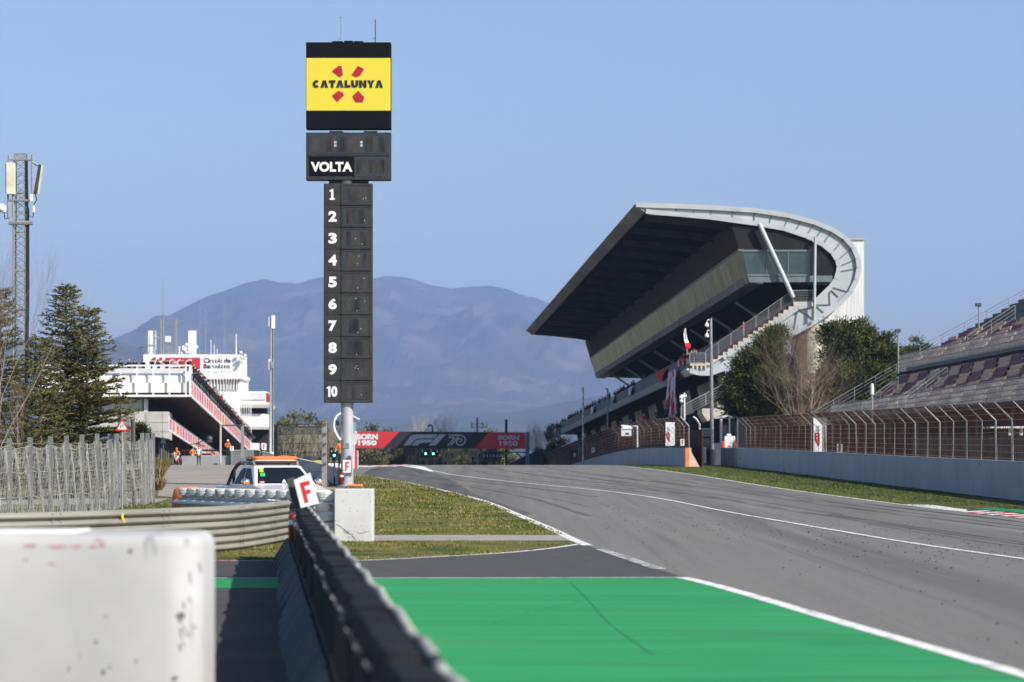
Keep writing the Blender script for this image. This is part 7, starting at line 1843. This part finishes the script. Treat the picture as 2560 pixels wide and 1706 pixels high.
def bare_tree(name, label, base, H, seed, spread=.45, m=None, depth=5, r0=.10, group=None, crown_z=.15, twig=None, nlimb=7):
    rg = random.Random(seed); t = thing(name, label, 'tree', base, group); mt = MB(); mc = MB()
    def grow(p, d, L_, r, k):
        n_ = 3; pts = [p]; q = p.copy(); dd = d.copy()
        for i in range(n_):
            dd = (dd + Vector((rg.uniform(-.16, .16), rg.uniform(-.16, .16), rg.uniform(-.02, .14)))).normalized(); q = q + dd * L_ / n_; pts.append(q.copy())
        (mt if k <= 1 else mc).tube(pts, [r * (1 - .5 * i / n_) for i in range(n_ + 1)], 6 if k <= 1 else 3, caps=False)
        if k >= depth: return
        for i in range(rg.choice((3, 4)) if k < depth - 1 else 4):
            f = rg.uniform(.35, 1.0); j = min(n_ - 1, int(f * n_)); s = pts[j].lerp(pts[j + 1], f * n_ - j if j < n_ else 0)
            a = Vector((rg.uniform(-1, 1), rg.uniform(-1, 1), rg.uniform(-.1, .7))).normalized()
            grow(s, (dd * (1 - spread) + a * spread).normalized(), L_ * rg.uniform(.5, .72), r * .48, k + 1)
    b = Vector(base); top = b + Vector((rg.uniform(-.04, .04) * H, 0, H * .9)); mt.tube([b, b.lerp(top, .4), b.lerp(top, .75), top], [r0, r0 * .7, r0 * .4, r0 * .15], 7)
    for i in range(nlimb):
        f = crown_z + (.9 - crown_z) * (i + rg.random()) / nlimb; a = rg.uniform(0, 6.28)
        grow(b.lerp(top, f), Vector((math.cos(a) * spread * 1.3, math.sin(a) * spread * 1.3, 1 - spread * .6)).normalized(), H * (1 - f) * rg.uniform(.5, .7) + H * .08, r0 * .4 * (1 - f * .6), 1)
    mt.build('trunk', m or M['bark_l'], t, smooth=True)
    mc.build('crown', twig or M['twig'], t, fix=False)
    return t
bare_tree('bare_tree', 'leafless shrubby tree with pale branches at the far left edge', (PX(-16, 115), 115, zg(115)), PZ(720, 115), 3, .20, depth=5, r0=.045, nlimb=12, crown_z=.04)
bare_tree('bare_tree', 'leafless bush mixed with the cedar boughs near the left fence', (PX(48, 116), 116, zg(116)), PZ(985, 116), 4, .35, depth=5, r0=.03, nlimb=10, crown_z=.04)
def round_tree(name, label, base, lobes, n, seed, m, leaf=(.30, .055), trunk_r=.25, group=None, trunk=None):
    """crown of many leaf clumps gathered in lobes: (dx, dy, z, rx, rz)"""
    rng = np.random.default_rng(seed); t = thing(name, label, 'tree', base, group); b = np.array(base, float)
    mt = MB(); ztop = max(l[2] for l in lobes); mt.tube([Vector(b), Vector(b + np.array([0, 0, ztop * .6])), Vector(b + np.array([lobes[0][0] * .5, 0, ztop]))], [trunk_r, trunk_r * .6, trunk_r * .2], 8)
    C = []; D = []; vol = np.array([l[3] * l[3] * l[4] for l in lobes]) ** .75; vol = vol / vol.sum()
    for (dx, dy, z, rx, rz), v in zip(lobes, vol):
        c = b + np.array([dx, dy, z]); mt.tube([Vector(b + np.array([0, 0, z * .55])), Vector(c)], [trunk_r * .35, .04], 5, caps=False)
        nc = max(8, int(v * n / 130))
        u = rng.normal(size=(nc, 3)); u = u / np.linalg.norm(u, axis=1, keepdims=True); rr = rng.uniform(.45, 1.0, nc) ** .6
        cc = c + u * rr[:, None] * np.array([rx, rx, rz])
        for p, uu in zip(cc, u):
            k = int(rng.integers(90, 170)); s = rng.uniform(.25, .55) * min(1.0, rx * .5 + .3)
            g = rng.normal(0, 1, (k, 3)) * np.array([s, s, s * .6])
            C.append(p + g); D.append(g / (s + 1e-6) * .5 + uu[None] * .7 + np.array([0, 0, .55]) + rng.normal(0, .45, (k, 3)))
    mt.build('trunk', trunk or M['bark'], t, smooth=True)
    C = np.concatenate(C); D = np.concatenate(D); k = len(C)
    leaf_mesh('crown', C, D, rng.uniform(leaf[0] * .6, leaf[0] * 1.3, k), rng.uniform(leaf[1] * .6, leaf[1] * 1.4, k), m, t)
    return t
def lobes_px(pl, Y, base):
    """lobes from photo pixels: (px, py, rx_px, rz_px, dy)"""
    return [(PX(px, Y) - base[0], dy, PZ(py, Y) - base[2], rx * Y / F, rz * Y / F) for px, py, rx, rz, dy in pl]
Yt = 255
b1 = (PX(2085, Yt), Yt, zg(Yt))
round_tree('pine_tree', 'large rounded dark green pine right of the grandstand end wall', b1, lobes_px([(2105, 905, 52, 70, 0), (2110, 850, 55, 45, 0), (2150, 870, 60, 55, 1), (2200, 900, 50, 50, 0), (2140, 960, 80, 60, -1), (2075, 985, 45, 45, 0), (2200, 970, 55, 60, 0), (2215, 870, 18, 35, 0), (2232, 920, 25, 50, 1), (2160, 820, 24, 24, 0), (2095, 1005, 55, 32, -1), (2150, 1015, 70, 35, 0), (2048, 1010, 34, 32, -1), (2040, 960, 22, 22, 0)], Yt, b1), 85000, 1, M['pine'])
Y2 = 252; b2 = (PX(1885, Y2), Y2, zg(Y2))
round_tree('pine_tree', 'dark green pine in front of the grandstand stairs beside the camera pole', b2, lobes_px([(1890, 930, 50, 60, 0), (1922, 880, 36, 42, 0), (1940, 845, 22, 28, 0), (1870, 985, 55, 45, 0), (1915, 960, 45, 50, -1), (1850, 1010, 40, 28, 0), (1895, 1020, 55, 26, 0), (1840, 960, 22, 30, 0)], Y2, b2), 75000, 2, M['pine'])
b3 = (PX(2292, 330), 330, zg(330) + 1)
round_tree('pine_tree', 'small green treetop showing above the bleacher rail against the sky', b3, lobes_px([(2292, 868, 22, 20, 0), (2270, 885, 18, 14, 0), (2310, 885, 20, 16, 0), (2290, 900, 34, 20, 0)], 330, b3), 6000, 3, M['pine'])
bare_tree('bare_tree', 'leafless pale branched tree between the two dark pines', (PX(2008, 246), 246, zg(246)), PZ(850, 246) - zg(246), 8, .40, depth=5, r0=.09, nlimb=20, crown_z=.06, m=M['twig'])
bare_tree('bare_tree', 'low brown leafless scrub tree behind the fence below the pines', (PX(2022, 244), 244, zg(244)), PZ(890, 244) - zg(244), 15, .60, depth=5, r0=.09, nlimb=18, crown_z=.04, m=M['twig'])
bare_tree('bare_tree', 'thin reddish leafless tree beside the grandstand stairs above pine', (PX(1945, 258), 258, zg(258)), PZ(800, 258) - zg(258), 23, .35, depth=4, r0=.10, nlimb=8, crown_z=.4)
bare_tree('bare_tree', 'low leafless scrub at the foot of the right bleacher stairs', (PX(2075, 242), 242, zg(242)), PZ(1000, 242) - zg(242), 33, .65, depth=5, r0=.07, nlimb=9, crown_z=.04, m=M['twig'])
# treeline beyond the gantry: each tree its own object
protoE = [round_tree('evergreen_tree', 'x', (0, 700 + 20 * k, 0), [(0, 0, 3.6, 2.6, 2.6), (1.6, 0, 2.6, 2.0, 2.0), (-1.5, .4, 2.8, 2.0, 2.2), (.3, 0, 5.6 + k, 1.6, 1.7), (0, -.5, 1.2, 2.6, 1.2)], 5200, 50 + k, M['pine_far'], (.42, .10)) for k in range(3)]
protoB = [bare_tree('poplar_tree', 'x', (0, 760 + 20 * k, 0), 9.0, 60 + k, .34, depth=4, r0=.14, nlimb=9, crown_z=.12, twig=M['bark_l']) for k in range(3)]
usedT = set()
def place_tree(protos, k, px, ptop, Y, h0, label, group, wide=1.0):
    p = protos[k % 3]; z = zg(Y); s = (PZ(ptop, Y) - z) / h0
    o = p if id(p) not in usedT else copy_tree(p)
    usedT.add(id(p))
    o.location = (PX(px, Y), Y, z); o.scale = (s * wide, s * wide, s); o.rotation_euler = (0, 0, px * .7)
    return tag(o, label, 'tree', group)
rg = random.Random(6)
k = 0
for px in range(900, 1262, 21):
    k += 1; place_tree(protoE, k, px + rg.uniform(-6, 6), rg.uniform(1104, 1122) if px < 1010 else rg.uniform(1112, 1128), rg.uniform(470, 540), 6.9, 'dark evergreen tree in the row visible under the start gantry banner', 'evergreens behind the start gantry', .9)
for i, px in enumerate((1022, 1040, 1052, 1068, 1087, 1106, 1118, 1137, 1160, 1178, 1196, 1222)):
    place_tree(protoB, i, px, (1090, 1076, 1050, 1078, 1098, 1044, 1072, 1096, 1100, 1085, 1104, 1098)[i], 450 + (i * 37) % 40, 9.2, 'bare pale poplar in the thin row behind the start gantry', 'bare poplars behind the start gantry', .55)
for i, px in enumerate((700, 716, 733, 749, 765, 782, 798, 822, 838)):
    place_tree(protoE, i, px, (1082, 1074, 1078, 1088, 1092, 1084, 1090, 1102, 1108)[i], 470 + i * 9, 6.9, 'olive green tree seen through the cable fence beyond the pit wall', 'evergreens seen through the cable fence', .85)
for i, px in enumerate((709, 741, 770, 792, 825, 842)):
    place_tree(protoB, i + 1, px, (1085, 1076, 1072, 1080, 1082, 1066)[i], 455 + i * 5, 9.2, 'bare brown tree seen through the cable fence beyond the pit wall', 'bare trees seen through the cable fence', .7)
for i, (px, top) in enumerate(((1332, 1072), (1350, 1066), (1368, 1080), (1412, 1088), (1428, 1096), (1318, 1090))):
    place_tree(protoB, i + 2, px, top, 440 + i * 6, 9.2, 'bare brown tree right of the gantry below the balcony far end', 'bare trees right of the gantry', .8)
place_tree(protoE, 1, 1388, 1070, 425, 7.6, 'green evergreen standing alone among the bare trees right of the gantry', None, .62)
for i, (px, top) in enumerate(((1352, 1120), (1376, 1128), (1396, 1124))): place_tree(protoE, i, px, top, 418, 6.9, 'low dark shrub tree at the foot of the bare trees right of the gantry', 'low dark trees right of the gantry', .9)
# dry grass clump and shrubs by the pit entry
b4 = (PX(396, 150), 150, zg(150))
def tuft_bush(name, label, base, r, h, n, m, seed, cat='shrub'):
    rng = np.random.default_rng(seed); a = rng.uniform(0, 6.283, n); q = np.sqrt(rng.uniform(0, 1, n)) * r
    C = np.stack([base[0] + np.cos(a) * q, base[1] + np.sin(a) * q, np.full(n, base[2])], 1); D = np.stack([np.cos(a) * .35 + rng.normal(0, .25, n), np.sin(a) * .35 + rng.normal(0, .25, n), np.ones(n)], 1)
    o = leaf_mesh(name, C, D, h * rng.uniform(.4, 1.1, n), rng.uniform(.012, .03, n), m); return tag(o, label, cat)
M['straw'] = mat('dry straw grass', (.26, .18, .075), .9, .3, 1, col2=(.13, .13, .04), island=.4)
for k, (px, Y, h, r, lab) in enumerate(((388, 165, 1.4, .55, 'tall dry grass tuft at the corner of the net fence and pit road'), (393, 140, .9, .5, 'low straw coloured grass tuft beside the pit entry road'), (401, 200, 1.5, .7, 'dry grass clump under the blue sign back'), (408, 225, 1.3, .8, 'green brown grass clump against the dark garage wall'))):
    tuft_bush('dry_grass_clump', lab, (PX(px, Y), Y, zg(Y)), r * .5, h * .8, 700, M['straw'] if k < 3 else M['blade_r'], 70 + k)
b5 = (PX(345, 140), 140, zg(140))
round_tree('dark_shrub', 'small dark leafy shrub between the net screens and the concrete pit block', b5, lobes_px([(345, 1075, 10, 8, 0), (340, 1085, 12, 12, 0), (352, 1090, 9, 12, 0)], 140, b5), 2500, 90, M['pine'], (.16, .04), .05)
# ------------------------------------------------------------------ haze
hz = bpy.data.materials.new('haze'); hz.use_nodes = True
n = hz.node_tree.nodes; n.clear(); out = n.new('ShaderNodeOutputMaterial'); pv = n.new('ShaderNodeVolumePrincipled')
pv.inputs['Color'].default_value = (.43, .60, 1.0, 1); pv.inputs['Density'].default_value = 7.4e-5; pv.inputs['Anisotropy'].default_value = 0.0
hz.node_tree.links.new(pv.outputs[0], out.inputs['Volume'])
o = MB().bx(-9000, 12000, -300, 18200, -33, 1120).build('haze', hz); o['kind'] = 'stuff'; o['label'] = 'thin blue distance haze over the whole valley'
